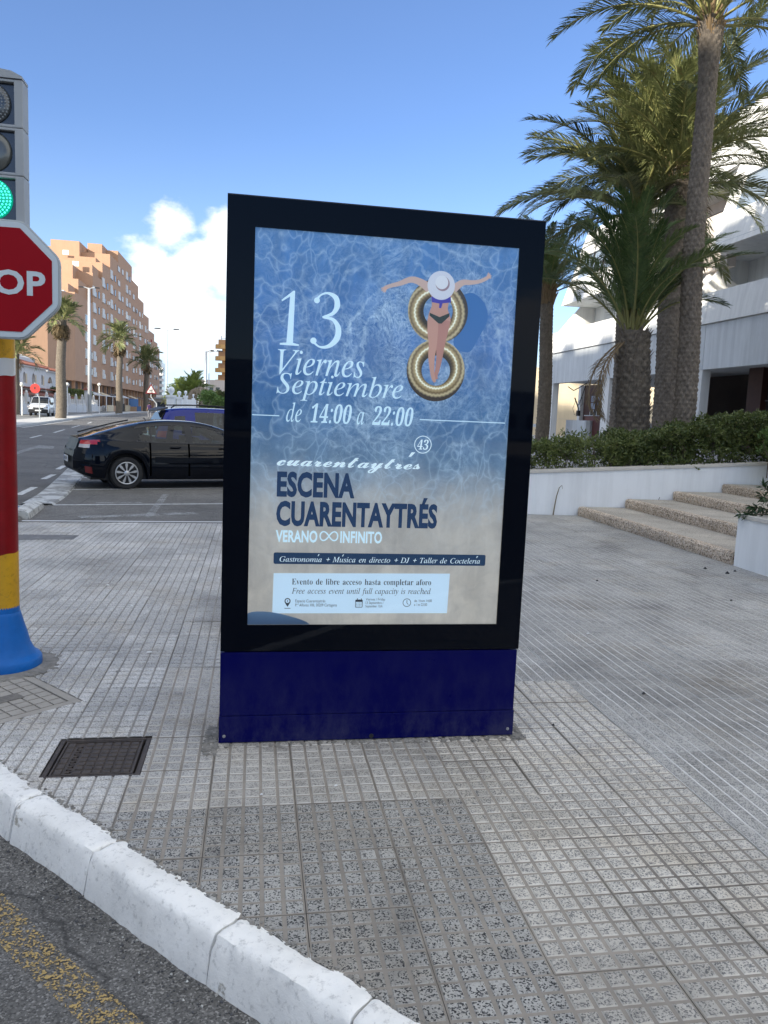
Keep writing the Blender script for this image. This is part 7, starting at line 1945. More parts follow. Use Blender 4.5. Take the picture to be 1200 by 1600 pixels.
    b = MB(); b.box((2.72, -1.03, 1.02), (2.86, -.88, 1.18)); b.build('wing_mirror', M['black'], c, bevel=.03)
    seats(c, (1.45,), (-.42, .42), .60); seats(c, (2.25,), (-.4, .4), .60)
    return c
make_suv()
def make_van():
    y = 80; c = thing('parked_van', 'small white panel van with black bumper facing the camera across the street', 'van', (-20.3, y, zg(y) + .005), radians(-84))
    def shear(x, z, y_):
        f2 = max(0, (x - 3.2) / 1.0); return -(max(0, z - .7)) * .12 * f2
    K = Car(4.28,
            [(0, 1.78), (.1, 1.80), (2.3, 1.80), (2.6, 1.74), (3.0, 1.50), (3.4, 1.18), (3.6, 1.10), (4.1, 1.0), (4.28, .85)],
            [(0, 1.05), (3.3, 1.03), (3.9, .92), (4.28, .75)], [(0, .3), (4.28, .3)],
            [(0, .84), (.1, .88), (3.7, .89), (4.1, .86), (4.28, .76)], .97,
            [(0, .74), (2.2, .74), (2.8, .72), (3.4, .78), (4.28, .62)], shear, (.75, 3.45), .37, .05)
    wind = K.region(2.55, 3.42, 18, 24); sidew = K.region(2.15, 2.95, 12, 16); used = set(wind) | set(sidew)
    K.mesh(wind, 'windscreen', M['car_glass_dark'], c); K.mesh(sidew, 'side_window', M['car_glass_dark'], c)
    body = K.mesh([(i, j) for i in range(K.n) for j in range(K.nj - 1) if (i, j) not in used], 'body', M['car_white'], c)
    K.cap(0, 'rear_panel', M['car_white'], body); K.cap(K.n, 'front_panel', M['car_white'], body)
    b = MB(); b.box((4.18, -.84, .28), (4.36, .84, .62)); b.build('bumper', M['black'], c, bevel=.04)
    b = MB(); b.box((4.26, -.45, .66), (4.33, .45, .78)); b.build('grille', M['black'], c)
    b = MB(); b.box((4.361, -.26, .45), (4.37, .26, .56)); b.build('number_plate', M['white'], c)
    for sg in (-1, 1):
        b = MB(); b.box((4.10, sg * .80 - .16, .74), (4.27, sg * .80 + .02 if sg > 0 else sg * .80 + .16, .90)); b.build('headlight', M['tail_clear'], c, bevel=.03)
        b = MB(); b.box((2.95, sg * 1.02 - .08, 1.05), (3.08, sg * 1.02 + .08, 1.28)); b.build('wing_mirror', M['black'], c, bevel=.02)
        for x in (.75, 3.45): wheel(c, x, sg * .76, .31, .2, sg, M['wheel_shadow'], 5)
        b = MB(); b.tube([(.5, sg * .66, 1.84), (2.2, sg * .66, 1.84)], .02, 5); b.build('roof_bar', M['black'], c)
    b = MB(); b.box((.3, -.7, .25), (4.1, .7, .6)); b.build('underbody', M['black'], c)
make_van()
# ------------------------------------------------------------------ far street side
CAM = Vector((0, 0, 1.5))
def ray_dir(x, y): return (r2 * ((x - 600) / 1202) + u2 * (-(y - 800) / 1202) + fwd)
def at_y(x, y, Y): d = ray_dir(x, y); return CAM + d * (Y / d.y)
def shift(b, x, y, z): b.v = [(p[0] - x, p[1] - y, p[2] - z) for p in b.v]; return b

# tan stepped apartment block
tb = thing('apartment_block', 'huge stepped tan apartment block with rows of white shuttered windows', 'building', (-27, 122, .4))
def T_(b): return shift(b, -27, 122, .4)
XF = -27.0
steps_ = [(123.5, 136.4, 17.9), (136.4, 144.5, 22.9), (144.5, 151.7, 26.0), (151.7, 160.0, 28.8), (160.0, 176.8, 31.0), (176.8, 186.0, 28.3), (186.0, 194.5, 25.8), (194.5, 203.5, 23.3), (203.5, 214.0, 20.4), (214.0, 221.0, 18.6), (221, 225.6, 17.4)]
for a, c, z in steps_:
    b = MB(); b.box((XF - 15, a, 4.9), (XF, c, z - .95)); T_(b).build('wall', M['tan'], tb)
    # parapet round the terrace of this step
    b = MB(); b.box((XF - .25, a, z - .949), (XF, c, z)); b.box((XF - 15, a, z - .949), (XF - .25, a + .25, z)); T_(b).build('parapet', M['tan'], tb)
# chamfered corner and return face
ch0 = at_y(99, 520, 116.0); 
b = MB(); b.prism([(XF, 123.5), (XF - 2.4, 117.5), (XF - 9.2, 115.4), (XF - 15, 123.5)], 'z', 4.9, 17.6); T_(b).build('corner_wall', M['tan'], tb)
b = MB(); b.box((XF - 22, 117.6, .2), (XF - 9.1, 128, 16.4)); T_(b).build('side_wing', M['tan2'], tb)
# stepped boxes on the terraces, seen end-on
for x0_, x1_, y0_, y1_, z1_ in ((-36.6, -28.4, 125.5, 136, 19.4), (-36, -27.9, 130, 137, 20.8), (-39, -29.6, 134, 141, 23.6), (-33, -27.6, 139, 145, 24.6), (-36, -31, 142, 149, 25.6), (-34.5, -28.6, 147, 153, 27.2), (-31.8, -29.2, 156, 165, 31.3)):
    b = MB(); b.box((x0_, y0_, 16.9), (x1_, y1_, z1_)); T_(b).build('terrace_room', M['tan'], tb)
qa, qb = at_y(79, 377, 150), at_y(124, 377, 150)
b = MB(); b.box((qa.x, 150, 24), (qb.x, 158.5, qb.z)); T_(b).build('roof_block', M['tan'], tb)
for yy_ in (152.0, 155.2):
    b = MB(); b.box((qb.x + .002, yy_, qb.z - 4), (qb.x + .1, yy_ + .8, qb.z - .6)); T_(b).build('roof_pilaster', M['tan'], tb)
for x, z, Y in ((-33.5, 18.2, 123.9), (-30.5, 24.0, 137.9), (-34, 27.2, 146.4), (-33.2, 21.3, 129.7)):
    b = MB(); b.box((x, Y, z), (x + 1.0, Y + .08, z + .8)); T_(b).build('air_unit', M['white'], tb)
b = MB(); b.box((-33, 121.9, 15.4), (-28.4, 123.4, 17.6)); b.box((-33.4, 121.0, 17.61), (-28.0, 123.5, 17.75)); T_(b).build('white_awning_room', M['white'], tb)
M['shutter'] = plain('white_shutter', (.68, .68, .66), .6, .06)
M['shutter_dk'] = plain('brown_shutter', (.10, .06, .045), .6, .1)
# window kinds: white shutter box standing proud, low window beside it, small brown window
def win_mesh(kind):
    b = MB()
    if kind == 0:
        b.box((-.02, -.42, 0), (.16, .42, 1.55)); b.box((-.02, .44, 0), (.05, 1.00, .95), 1); b.box((.05, .50, .06), (.07, .94, .86), 2)
        return b.mesh('window', [M['shutter'], M['shutter_dk'], M['win']])
    if kind == 1:
        b.box((-.02, -.42, 0), (.10, .40, 1.55)); b.box((.10, -.36, .08), (.115, .34, 1.45), 2); b.box((-.02, .44, 0), (.06, 1.20, 1.0)); b.box((.06, .52, .08), (.08, 1.12, .9), 2)
        return b.mesh('window', [M['shutter'], M['shutter_dk'], M['win']])
    if kind == 2:
        b.box((-.02, -.62, 0), (.04, .62, 1.1), 1); b.box((.04, -.54, .05), (.07, .54, 1.02), 0)
        return b.mesh('window', [M['shutter'], M['shutter_dk'], M['win']])
    b.box((-.02, -.35, 0), (.05, .35, 1.2), 1); b.box((.05, -.28, .06), (.06, .28, 1.1), 2)
    return b.mesh('window', [M['shutter'], M['shutter_dk'], M['win']])
WM = [win_mesh(k) for k in range(4)]
rw = random.Random(4)
colsY = [131.1, 137.1, 144.9, 152.6, 160.8, 169.7, 179.1, 188.1, 197.1, 206.2, 215.3]
kinds = [1, 0, 0, 0, 2, 0, 2, 0, 0, 2, 3]
def roof_at(y):
    for a, c, z in steps_:
        if a <= y <= c: return z
    return 0
for ci, y in enumerate(colsY):
    z = 6.05
    while z + 1.5 < roof_at(y) - .6 and z + 1.5 < roof_at(min(y + 1.2, 225)) - .6:
        k = kinds[ci] if rw.random() < .72 else rw.choice((0, 1, 2))
        if ci == 10: k = 3
        o = link('window', WM[k], tb, (XF + 27, y - 122, z - .4)); o.scale = (1, 2.1, 1)
        z += 2.64
    if True:
        z = 6.2
        while z + 1.5 < roof_at(y + 3) - .6:
            if rw.random() < .75: link('window', WM[rw.choice((2, 3))], tb, (XF + 27, y + 4.2 - 122, z - .4)).scale = (1, 1.6, 1)
            z += 2.64
# windows on the chamfer
dch = Vector((2.4, 6.0)).normalized()
for z in (6.0, 8.64, 11.28, 13.9):
    link('window', WM[2], tb, (-1.25 + .03, 120.4 - 122, z - .4), (0, 0, atan2(dch.x, dch.y) * -1))
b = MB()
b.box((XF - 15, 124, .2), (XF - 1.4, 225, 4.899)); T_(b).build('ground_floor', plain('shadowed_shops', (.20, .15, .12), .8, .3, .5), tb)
for k in range(24):
    y = 125 + k * 4.2
    b = MB(); b.box((XF - .9, y, .2), (XF - .45, y + .45, 4.899)); T_(b).build('pillar', M['tan'], tb)
for k in range(20):
    y = 127 + k * 4.7
    b = MB(); b.box((XF - 1.39, y, .5), (XF - 1.3, y + 2.6, rw.uniform(2.6, 3.4))); T_(b).build('shop_front', rw.choice((M['win'], M['shutter_dk'], M['cream'])), tb)
for k, y in enumerate((131, 139, 150, 158, 171, 184, 198)):
    b = MB(); b.hexa([(XF + .02, y, 3.5), (XF + 1.5, y, 3.0), (XF + 1.5, y + 5, 3.0), (XF + .02, y + 5, 3.5), (XF + .02, y, 3.6), (XF + 1.5, y, 3.1), (XF + 1.5, y + 5, 3.1), (XF + .02, y + 5, 3.6)])
    T_(b).build('awning', (M['white'], M['cream'], M['win_blue'])[k % 3], tb)
for k in range(16):
    y = rw.choice(colsY) + rw.uniform(2.2, 3.6); z = 6.2 + 2.64 * rw.randrange(7)
    if z + 1 > roof_at(min(y + 1, 225)) - 1: continue
    b = MB(); b.box((XF + .01, y, z), (XF + .4, y + .95, z + .6)); T_(b).build('air_unit', rw.choice((M['white'], M['steel'])), tb)
b = MB()
for i in range(5): b.box((XF + .02, 207.3 + i * .35, 17.9), (XF + .1, 207.5 + i * .35, 18.5))
T_(b).build('hanging_laundry', plain('red_cloth', (.38, .03, .03), .8), tb)

# town houses with arches and tiled roofs
def arch_panel(b, y0_, y1_, z0_, z1_, x, t_, aw, az0, az1, n=8):
    """wall panel in plane x with one arched opening centred"""
    cy = (y0_ + y1_) / 2; r = aw / 2; zc = az1 - r
    arc = [(cy + r * cos(pi * k / n), zc + r * sin(pi * k / n)) for k in range(n + 1)]
    b.box((x - t_, y0_, z0_), (x, cy - r, z1_)); b.box((x - t_, cy + r, z0_), (x, y1_, z1_))
    if az0 > z0_: b.box((x - t_, cy - r, z0_), (x, cy + r, az0))
    for (ya, za), (yb_, zb_) in zip(arc, arc[1:]):
        b.hexa([(x - t_, yb_, zb_), (x, yb_, zb_), (x, ya, za), (x - t_, ya, za), (x - t_, yb_, z1_), (x, yb_, z1_), (x, ya, z1_), (x - t_, ya, z1_)])
M['house'] = stucco('house_render', (.70, .69, .68), .06, .3, .12)
def townhouse(y0_, y1_, x, label, layout_, far):
    zb = .3
    th = thing('town_house', label, 'house', (x, y0_, zb), 0, 'white town houses across the street')
    sh = lambda b: shift(b, x, y0_, zb)
    b = MB(); b.box((x - 9, y0_ + .01, zb), (x - .9, y1_ - .01, 5.35)); sh(b).build('core', M['house'], th)
    n = len(layout_); w_ = (y1_ - y0_) / n
    for k, (kind, aw) in enumerate(layout_):
        a, c = y0_ + k * w_, y0_ + (k + 1) * w_
        b = MB(); arch_panel(b, a, c - .003, 2.95, 5.35, x, .3, aw, 2.95 + (.55 if kind else .9), 4.65); sh(b).build('upper_wall', M['house'], th)
        b = MB(); arch_panel(b, a, c - .003, zb, 2.949, x, .3, min(aw * 1.2, w_ - .5), zb, 2.55); sh(b).build('lower_wall', M['house'], th)
        if kind:
            b = MB(); b.box((x - .32, (a + c) / 2 - aw / 2, 3.5), (x - .30, (a + c) / 2 + aw / 2, 4.6)); wi = sh(b).build('window', M['win'], th)
            b = MB(); b.box((x + .002, (a + c) / 2 + aw / 2 - .02, 3.45), (x + .04, (a + c) / 2 + aw / 2 + .45, 4.5)); sh(b).build('shutter', M['cream'], wi)
        else:
            b = MB(); b.box((x - .28, a + .3, 3.9), (x - .24, c - .3, 3.96)); 
            for q in range(7): b.box((x - .275, a + .4 + q * (w_ - .8) / 6, 3.4), (x - .255, a + .43 + q * (w_ - .8) / 6, 3.9))
            sh(b).build('balcony_rail', M['black'], th)
            b = MB(); b.box((x - .9, a + .1, 2.96), (x - .31, c - .1, 5.3)); sh(b).build('loggia_wall', M['tan2'], th)
    # roof: tiled slope in front, rows of tiles built as ribs
    b = MB(); b.hexa([(x - 3.4, y0_ - .1, 6.4), (x + .35, y0_ - .1, 5.36), (x + .35, y1_ + .1, 5.36), (x - 3.4, y1_ + .1, 6.4), (x - 3.4, y0_ - .1, 6.5), (x + .35, y0_ - .1, 5.46), (x + .35, y1_ + .1, 5.46), (x - 3.4, y1_ + .1, 6.5)])
    rf = sh(b).build('roof', M['roof_tile'], th)
    m_ = int((y1_ - y0_) / .3); b = MB()
    for q in range(m_):
        yy = y0_ + .1 + q * .3
        b.tube([(x + .37, yy, 5.47), (x - 3.4, yy, 6.52)], .07, 5)
    tag(sh(b).build('roof_tiles', M['roof_tile'], rf), kind='stuff')
    b = MB(); b.box((x - .31, y0_ - .06, 5.25), (x + .30, y1_ + .06, 5.355)); sh(b).build('cornice', M['house'], th)
    b = MB(); b.prism([(x - 9, 5.36), (x - 3.3, 5.36), (x - 3.3, 7.0), (x - 5, 7.6), (x - 9, 7.6)], 'y', y0_ + .4, y1_ - 1.0); sh(b).build('upper_gable', M['house'], th)
    b = MB(); b.box((x - .5, y0_ + .3, 2.96), (x + 1.0, y1_ - .3, 3.05)); 
    b.hexa([(x - .0, y0_, 2.55), (x + 1.4, y0_, 2.15), (x + 1.4, y1_, 2.15), (x, y1_, 2.55), (x, y0_, 2.75), (x + 1.4, y0_, 2.3), (x + 1.4, y1_, 2.3), (x, y1_, 2.75)]); sh(b).build('porch_roof', M['roof_tile'], th)
townhouse(77.5, 84.0, -24.6, 'white town house behind the stop sign post, nearest of the row', [(0, 1.9), (0, 1.9)], 0)
townhouse(84.2, 98.2, -24.8, 'white two-storey town house with tiled roof and small arched windows', [(0, 2.0), (1, .9), (1, 1.2), (1, .7)], 0)
townhouse(101.0, 110.0, -25.6, 'white town house with large arched loggias beside the far palm trunk', [(0, 2.2), (0, 2.2)], 1)

# front garden walls with curved tops and posts
def merlon_wall(y0_, y1_, x, label):
    w_ = thing('garden_fence', label, 'fence', (x, y0_, zg(y0_) + .03), 0, 'white scalloped garden fences across the street')
    z = zg(y0_) + .03
    b = MB(); b.box((0, 0, 0), (.2, y1_ - y0_, .85)); b.build('base_wall', M['house'], w_)
    n = int((y1_ - y0_) / .95)
    for k in range(n):
        a = k * .95
        b = MB(); pr = [(a, .851), (a + .95, .851), (a + .95, 1.75), (a + .86, 1.55), (a + .80, 1.2), (a + .62, 1.02), (a + .33, 1.02), (a + .15, 1.2), (a + .09, 1.55), (a, 1.75)]
        b.prism(pr, 'x', .02, .16); b.build('scalloped_panel', M['house'], w_)
    for k in range(0, n + 1, 4):
        b = MB(); b.box((-.05, k * .95 - .16, 0), (.25, k * .95 + .16, 2.1)); b.lathe([(.12, 2.1), (.16, 2.2), (.10, 2.36), (.02, 2.42)], (.1, k * .95, 0), 8); b.build('post', M['house'], w_)
merlon_wall(79, 97, -22.9, 'white scalloped garden fence in front of the town houses, left of the far palm trunk')
merlon_wall(100, 113.5, -23.6, 'white scalloped garden fence right of the far palm trunk')
merlon_wall(117, 124, -24.0, 'short white scalloped garden fence beside the tall street lamp')
ga = thing('garden_gate_arch', 'white double-arched garden gateway with tiled top by the street lamp', 'gateway', (-23.7, 113.8, .38))
b = MB(); arch_panel(b, 0, 1.5, 0, 3.0, .3, .35, .9, 0, 2.5); arch_panel(b, 1.52, 3.0, 0, 3.0, .3, .35, .9, 0, 2.5); b.build('wall', M['house'], ga)
b = MB(); b.prism([(-.3, 3.001), (.6, 3.001), (.15, 3.4)], 'y', -.2, 3.2); b.build('tiled_top', M['roof_tile'], ga)
hedge('far_hedge', 'dark green hedge behind the white garden fence and gateway', 'hedge', -26.2, -24.2, 103, 122, .5, lambda x: 3.3, 2600, .22, M['hedge'], 31)

# cafe terrace under the block
cf = thing('cafe_terrace', 'cafe terrace with white canopy, low walls and blue panel in front of the tan block', 'cafe', (-24.5, 128, .45))
def at_(x, y, z): return (x, y, z)
b = MB(); b.hexa([(-1.8, 0, 2.55), (1.2, 0, 2.35), (1.2, 22, 2.35), (-1.8, 22, 2.55), (-1.8, 0, 2.68), (1.2, 0, 2.48), (1.2, 22, 2.48), (-1.8, 22, 2.68)]); b.build('canopy', M['white'], cf)
for k in range(5):
    b = MB(); b.box((1.05, k * 5.4, 0), (1.17, k * 5.4 + .12, 2.34)); b.build('canopy_post', M['white'], cf)
for y0_, y1_, mt_, h in ((0, 5, 'cream', 1.0), (5.1, 10.8, 'tan', .95), (17, 22, 'cream', 1.1), (22.1, 30, 'tan2', .9)):
    b = MB(); b.box((1.2, y0_, 0), (1.35, y1_, h)); b.build('low_wall', M[mt_], cf)
b = MB(); b.box((1.0, 23, 0), (1.19, 33, 2.4)); b.build('blue_panel', plain('blue_canvas', (.03, .17, .42), .6), cf)
b = MB(); b.box((1.2, 28, 0), (1.3, 36, 1.0)); b.build('blue_barrier', plain('dark_blue_canvas', (.02, .10, .26), .6), cf)
b = MB(); b.box((1.1, 10.9, 0), (1.2, 16.9, 1.35)); b.build('dark_screen', M['black'], cf)
for k in range(5):
    b = MB(); b.box((-.6, 1 + k * 3.3, 0), (.2, 2 + k * 3.3, .75)); b.box((.0, 2.4 + k * 3.3, 0), (.45, 2.85 + k * 3.3, .9)); b.build('table', (M['white'], M['brown'])[k % 2], cf)

# palms of the median
FS = [frond_mesh(90 + i, 1.6, .35, 1.1 + .3 * i, 15, .62, .085, ragged=.05) for i in range(3)]
FSB = [frond_mesh(105 + i, 1.6, .35, .8 + .3 * i, 16, .62, .08, [leaf_mat('bright_palm_leaf', (.12, .17, .04), (.30, .36, .10), .35, .4, 1.2), M['rachis']], ragged=.05) for i in range(2)]
FSO = [frond_mesh(97 + i, 1.3, .1, 1.9, 12, .55, .08, [M['frond_old'], M['rachis_old']], .1) for i in range(2)]
def far_palm(label, x, y, h, r, seed, sc=1.0, skirt=8, group='palms along the median of the street', cnt=22, e0=-20, spread=1):
    z = zg(y) + .14
    return palm(label, (x, y, z), (x + .15, y, z + h), r * 1.1, r * .85, [(FS, cnt, e0, 85, .8 * sc, 1.1 * sc), (FSO, skirt, -80, -45, .7 * sc, .95 * sc)], seed,
                dict(row=.25, around=6, amp=.09, n=14, sub=2), group=group, barkm='bark_dark')
far_palm('tallest median palm with shaggy dark skirt, its trunk in front of the white van', -16.0, 67.75, 8.0, .36, 11, 1.25, 22)
far_palm('median palm right of the tall street lamp, middle of the three along the median', -17.5, 104.2, 9.3, .36, 12, 1.75, 10)
far_palm('smallest and farthest median palm beside the triangular warning sign', -20.2, 148.6, 9.0, .40, 13, 2.0, 6)
p_ = at_y(30, 548, 74); far_palm('palm with drooping fronds standing by the town houses behind the stop sign', p_.x - .4, 74, 5.4, .3, 14, 1.5, 2, 'palms by the town houses', 20)
for k, (px_, py_, Y_, h, sc_) in enumerate(((283, 606, 62, 2.4, .75), (303, 603, 58, 2.9, .95), (268, 616, 75, 2.2, .6), (344, 616, 60, 2.2, .6))):
    q = at_y(px_, py_, Y_)
    palm(('small palm left in the bright green clump beyond the balustrade', 'bushy bright green palm, largest of the clump beyond the balustrade', 'dark low palm behind the white pillars', 'dark small palm in front of the orange tower')[k],
         (q.x, Y_, zg(Y_)), (q.x, Y_, q.z - .6), .22, .2, [(FSB if k < 2 else FS, 40, -10, 88, .8 * sc_, 1.1 * sc_)], 50 + k, dict(row=.25, around=6, amp=.09, n=12, sub=2), group='palms beyond the balustrade')

# street lamps
M['lamp_pole'] = plain('pale_lamp_pole', (.55, .57, .58), .5, .05, Metallic=.3)
def tall_lamp(name, label, x, y, z0_, h, arm, r=.11, two=True, mat='lamp_pole', group='tall street lamps'):
    t_ = thing(name, label, 'street lamp', (x, y, z0_), 0, group)
    b = MB(); b.tube([(0, 0, 0), (0, 0, h * .5), (0, 0, h)], [r, r * .8, r * .6], 10); b.build('pole', M[mat], t_, smooth=True)
    b = MB(); b.box((-.25, -.25, 0), (.25, .25, .18)); b.build('base', M['concrete'], t_)
    for sg in ((-1, 1) if two else (1,)):
        b = MB(); b.tube([(0, 0, h - .08), (sg * arm * .5, 0, h + .05), (sg * arm, 0, h + .08)], .05, 6); a_ = b.build('arm', M[mat], t_)
        b = MB(); b.prism([(sg * arm * .75, h + .02), (sg * arm * .8, h + .14), (sg * arm * 1.35, h + .12), (sg * arm * 1.45, h + .03)], 'y', -.14, .14); b.build('lamp_head', M['black'] if y < 120 else M['steel'], a_)
    return t_
tall_lamp('street_lamp', 'tall double-armed pale street lamp in front of the tan block', -18.2, 90.0, zg(90) + .14, at_y(138, 450, 90).z - zg(90) - .14, .78, .22)
q = at_y(261, 515, 95); tall_lamp('street_lamp', 'tall slim double-armed street lamp against the cloud', q.x, 95, .3, q.z - .3, 1.0, .10)
q = at_y(322, 549, 70); tall_lamp('street_lamp', 'dark street lamp pole, left of the close pair beyond the balustrade', q.x, 70, .1, q.z - .1, .5, .13, False, 'steel')
q = at_y(327, 549, 76); tall_lamp('street_lamp', 'thin pale street lamp, right of the close pair beyond the balustrade', q.x, 76, .1, q.z - .1, .9, .07, False)
def globe(label, px_, Y, glow='globe'):
    q = at_y(px_, 601, Y); z0_ = zg(Y) + .03
    t_ = thing('globe_lamp', label, 'street lamp', (q.x, Y, z0_), 0, 'globe lamps on the far pavement')
    h = q.z - z0_
    b = MB(); b.tube([(0, 0, 0), (0, 0, h - .15)], .06, 8); b.build('pole', M['white'], t_)
    b = MB(); b.lathe([(.02, -.20), (.14, -.16), (.21, -.05), (.22, .03), (.17, .14), (.08, .21), (.01, .23)], (0, 0, h), 14); b.build('globe', gloss(glow, (.72, .70, .64), .2, .3), t_, smooth=True)
globe('white globe lamp right of the far palm trunk', 105, 86)
globe('white globe lamp on a pale post right of the tall street lamp', 155, 104)
globe('cream globe lamp in front of the town house left of the red disc sign', 34, 76)

# road signs
sd = thing('round_sign', 'round red sign on a bent grey pole on the median left of the white van', 'road sign', (-16.24, 62.34, .19))
b = MB(); b.tube([(0, 0, 0), (0, 0, 1.6), (-.28, 0, 2.1), (-.30, 0, 2.75)], .04, 6); b.build('pole', M['sign_grey'], sd)
q = at_y(55, 607, 62.3); b = MB(); b.lathe([(.36, 0), (.36, .02)], (q.x + 16.24, -.07, q.z - .19), 24, axis='y'); dk = b.build('disc', gloss('faded_red', (.50, .05, .04), .4, .2), sd)
b = MB(); b.box((q.x + 16.24 - .07, -.085, q.z - .19 - .05), (q.x + 16.24 + .02, -.071, q.z - .19 + .12)); b.build('clamp', M['brown'], dk)
q = at_y(236, 610, 62)
ws_ = thing('warning_sign', 'white triangular warning sign with red border showing two walking children', 'road sign', (q.x, 62, .1))
zc = q.z - .1
def tri(r): return [(0, r), (-r * .866, -r * .5), (r * .866, -r * .5)]
b = MB(); b.prism([(x, z + zc) for x, z in tri(.50)], 'y', 0, .02); b.build('red_border', gloss('dark_red_border', (.16, .01, .012), .4, .2), ws_)
b = MB(); b.prism([(x, z + zc - .0) for x, z in tri(.36)], 'y', -.006, -.001); fc = b.build('white_field', gloss('sign_white', (.66, .62, .58), .4, .2), ws_)
b = MB()
for ox, sc_ in ((-.07, .8), (.07, 1.0)):
    for part in ([(0, .10), (.03, .12), (.03, .16), (0, .17), (-.03, .15), (-.03, .12)], [(-.035, .10), (.035, .10), (.045, .0), (.02, -.02), (.05, -.14), (.02, -.14), (0, -.04), (-.03, -.14), (-.06, -.13), (-.03, 0)], [(-.03, .09), (-.09, .02), (-.08, .0), (-.02, .05)]):
        b.prism([(ox + x * sc_, z * sc_ + zc - .04) for x, z in part], 'y', -.009, -.0065)
b.build('walking_children', M['black'], fc)
b = MB(); b.tube([(0, .03, zc - .3), (.0, .03, zc - .5), (.42, .03, zc - 1.0), (.42, .03, 0)], .04, 6); b.build('pole', M['sign_grey'], ws_)

# white balustrade with pillars and urns beyond the parked cars
bw = thing('balustrade', 'white balustrade with turned balusters beyond the blue car', 'balustrade', (at_y(297, 650, 37.5).x + 3.2, 37.5, -.14))
b = MB(); b.box((-3.2, 0, 0), (14, .3, .5)); b.build('plinth', M['white_wall'], bw)
b = MB(); b.box((-3.2, -.03, 1.42), (14, .33, 1.58)); b.build('hand_rail', M['white_wall'], bw)
bm_ = MB(); bm_.lathe([(.07, .50), (.05, .56), (.095, .78), (.10, .88), (.045, 1.18), (.04, 1.28), (.075, 1.42)], (0, .15, 0), 8); bme = bm_.mesh('baluster', M['white_wall'], True)
for k in range(70): link('baluster', bme, bw, (-3.0 + k * .24, 0, 0))
for k, (px0, px1, yt, Y) in enumerate(((261, 274, 617, 44), (276, 284, 620, 48), (287, 293, 618, 50), (300, 304, 622, 52))):
    a, c = at_y(px0, yt, Y), at_y(px1, yt, Y)
    g_ = thing('gate_pillar', ('broad white gate pillar with ball top, leftmost of the group', 'white gate pillar with ball top, second from the left', 'white pillar with twin-ball urn, third from the left', 'slim white pillar with ball, rightmost of the group')[k] + ' beyond the blue car', 'pillar', ((a.x + c.x) / 2, Y, zg(Y)), 0, 'white gate pillars')
    hw_ = (c.x - a.x) / 2; h = a.z - zg(Y)
    b = MB(); b.box((-hw_, -hw_, 0), (hw_, hw_, h - .14)); b.build('shaft', M['white_wall'], g_)
    b = MB(); b.box((-hw_ * 1.18, -hw_ * 1.18, h - .139), (hw_ * 1.18, hw_ * 1.18, h)); b.build('cap', M['white_wall'], g_)
    r = min(.24, hw_ * .85); b = MB(); b.lathe([(r * .5, 0), (r * .35, .06), (r * .8, .14), (r, .14 + r * .7), (r * .8, .14 + r * 1.35), (r * .3, .14 + r * 1.65), (.01, .14 + r * 1.7)], (0, 0, h), 14); b.build('ball', M['white_wall'], g_, smooth=True)
gw = thing('white_fence_wall', 'low white wall running between the pillars beyond the blue car', 'wall', (at_y(284, 640, 51).x, 46, -.1))
b = MB(); b.box((0, 5.0, 0), (at_y(306, 640, 51).x - at_y(284, 640, 51).x, 5.2, 2.15)); b.build('wall_face', M['white_wall'], gw)
hedge('garden_greenery', 'bright green bushes behind the white balustrade', 'bushes', at_y(313, 640, 40).x, 3, 39.5, 42, .3, lambda x: 2.05 + .3 * sin(x * 1.7), 2300, .17, M['hedge2'], 41)
hedge('garden_shrubs', 'darker low shrubs behind the white pillars', 'bushes', at_y(266, 640, 66).x, at_y(300, 640, 66).x, 66, 68, .2, lambda x: 2.3, 500, .2, M['hedge'], 43)
rd = at_y(313, 612, 56)
bl_ = thing('round_shrub', 'rounded dry beige shrub beside the palm clump', 'shrub', (rd.x, 56, 1.4))
b = MB(); r_ = random.Random(5)
for k in range(1500):
    d = rdir(r_); c = Vector((d.x * .75, d.y * .75, d.z * .75 + .75)) * 1.0
    leaf(b, c, (d + rdir(r_)).normalized(), rdir(r_), .18, .07)
b.build('foliage', leaf_mat('dry_shrub_leaf', (.30, .24, .18), (.50, .42, .33), .2, .8, 4), bl_)
b = MB(); b.tube([(0, 0, -1.5), (0, 0, .7)], .12, 6); b.build('trunk', M['wood'], bl_)

# far towers
q0, q1 = at_y(340, 620, 190), at_y(357, 620, 190); top = at_y(345, 532, 190).z
ot = thing('orange_tower', 'orange apartment tower with stacked rounded balconies at the left edge of the poster case', 'building', (q0.x, 190, .4))
b = MB(); b.box((.9, 0, 0), (14, 14, top - .4)); b.build('wall', M['orange'], ot)
fl = int((top - .4) / 2.75)
for k in range(fl):
    z = 1.6 + k * 2.75
    for bx in (0.2, 3.6, 7.0):
        b = MB(); b.prism([(bx - .9, .3), (bx - .7, -.9), (bx + .4, -1.35), (bx + 1.5, -1.1), (bx + 1.9, .0)], 'z', z, z + 1.0); bb = b.build('balcony', M['orange'], ot)
    b = MB(); b.box((.0, -.02, z + 1.05), (9, -.005, z + 2.2)); b.build('window_band', M['tan2'], ot)
b = MB()
for k in range(5): b.box((.6 + k * 1.0, .5, top - .4), (.75 + k * 1.0, .6, top + .8)); 
b.box((.6, .5, top + .1), (5, .58, top + .2)); b.build('roof_rail', M['steel'], ot)
q0, q1 = at_y(311, 620, 150), at_y(338, 620, 150); top = at_y(320, 593, 150).z
pk = thing('pink_building', 'low pinkish flat-roofed building behind the palm clump', 'building', (q0.x, 150, .4))
b = MB(); b.box((0, 0, 0), (q1.x - q0.x + 2, 9, top - .4)); b.build('wall', M['pink_bld'], pk)
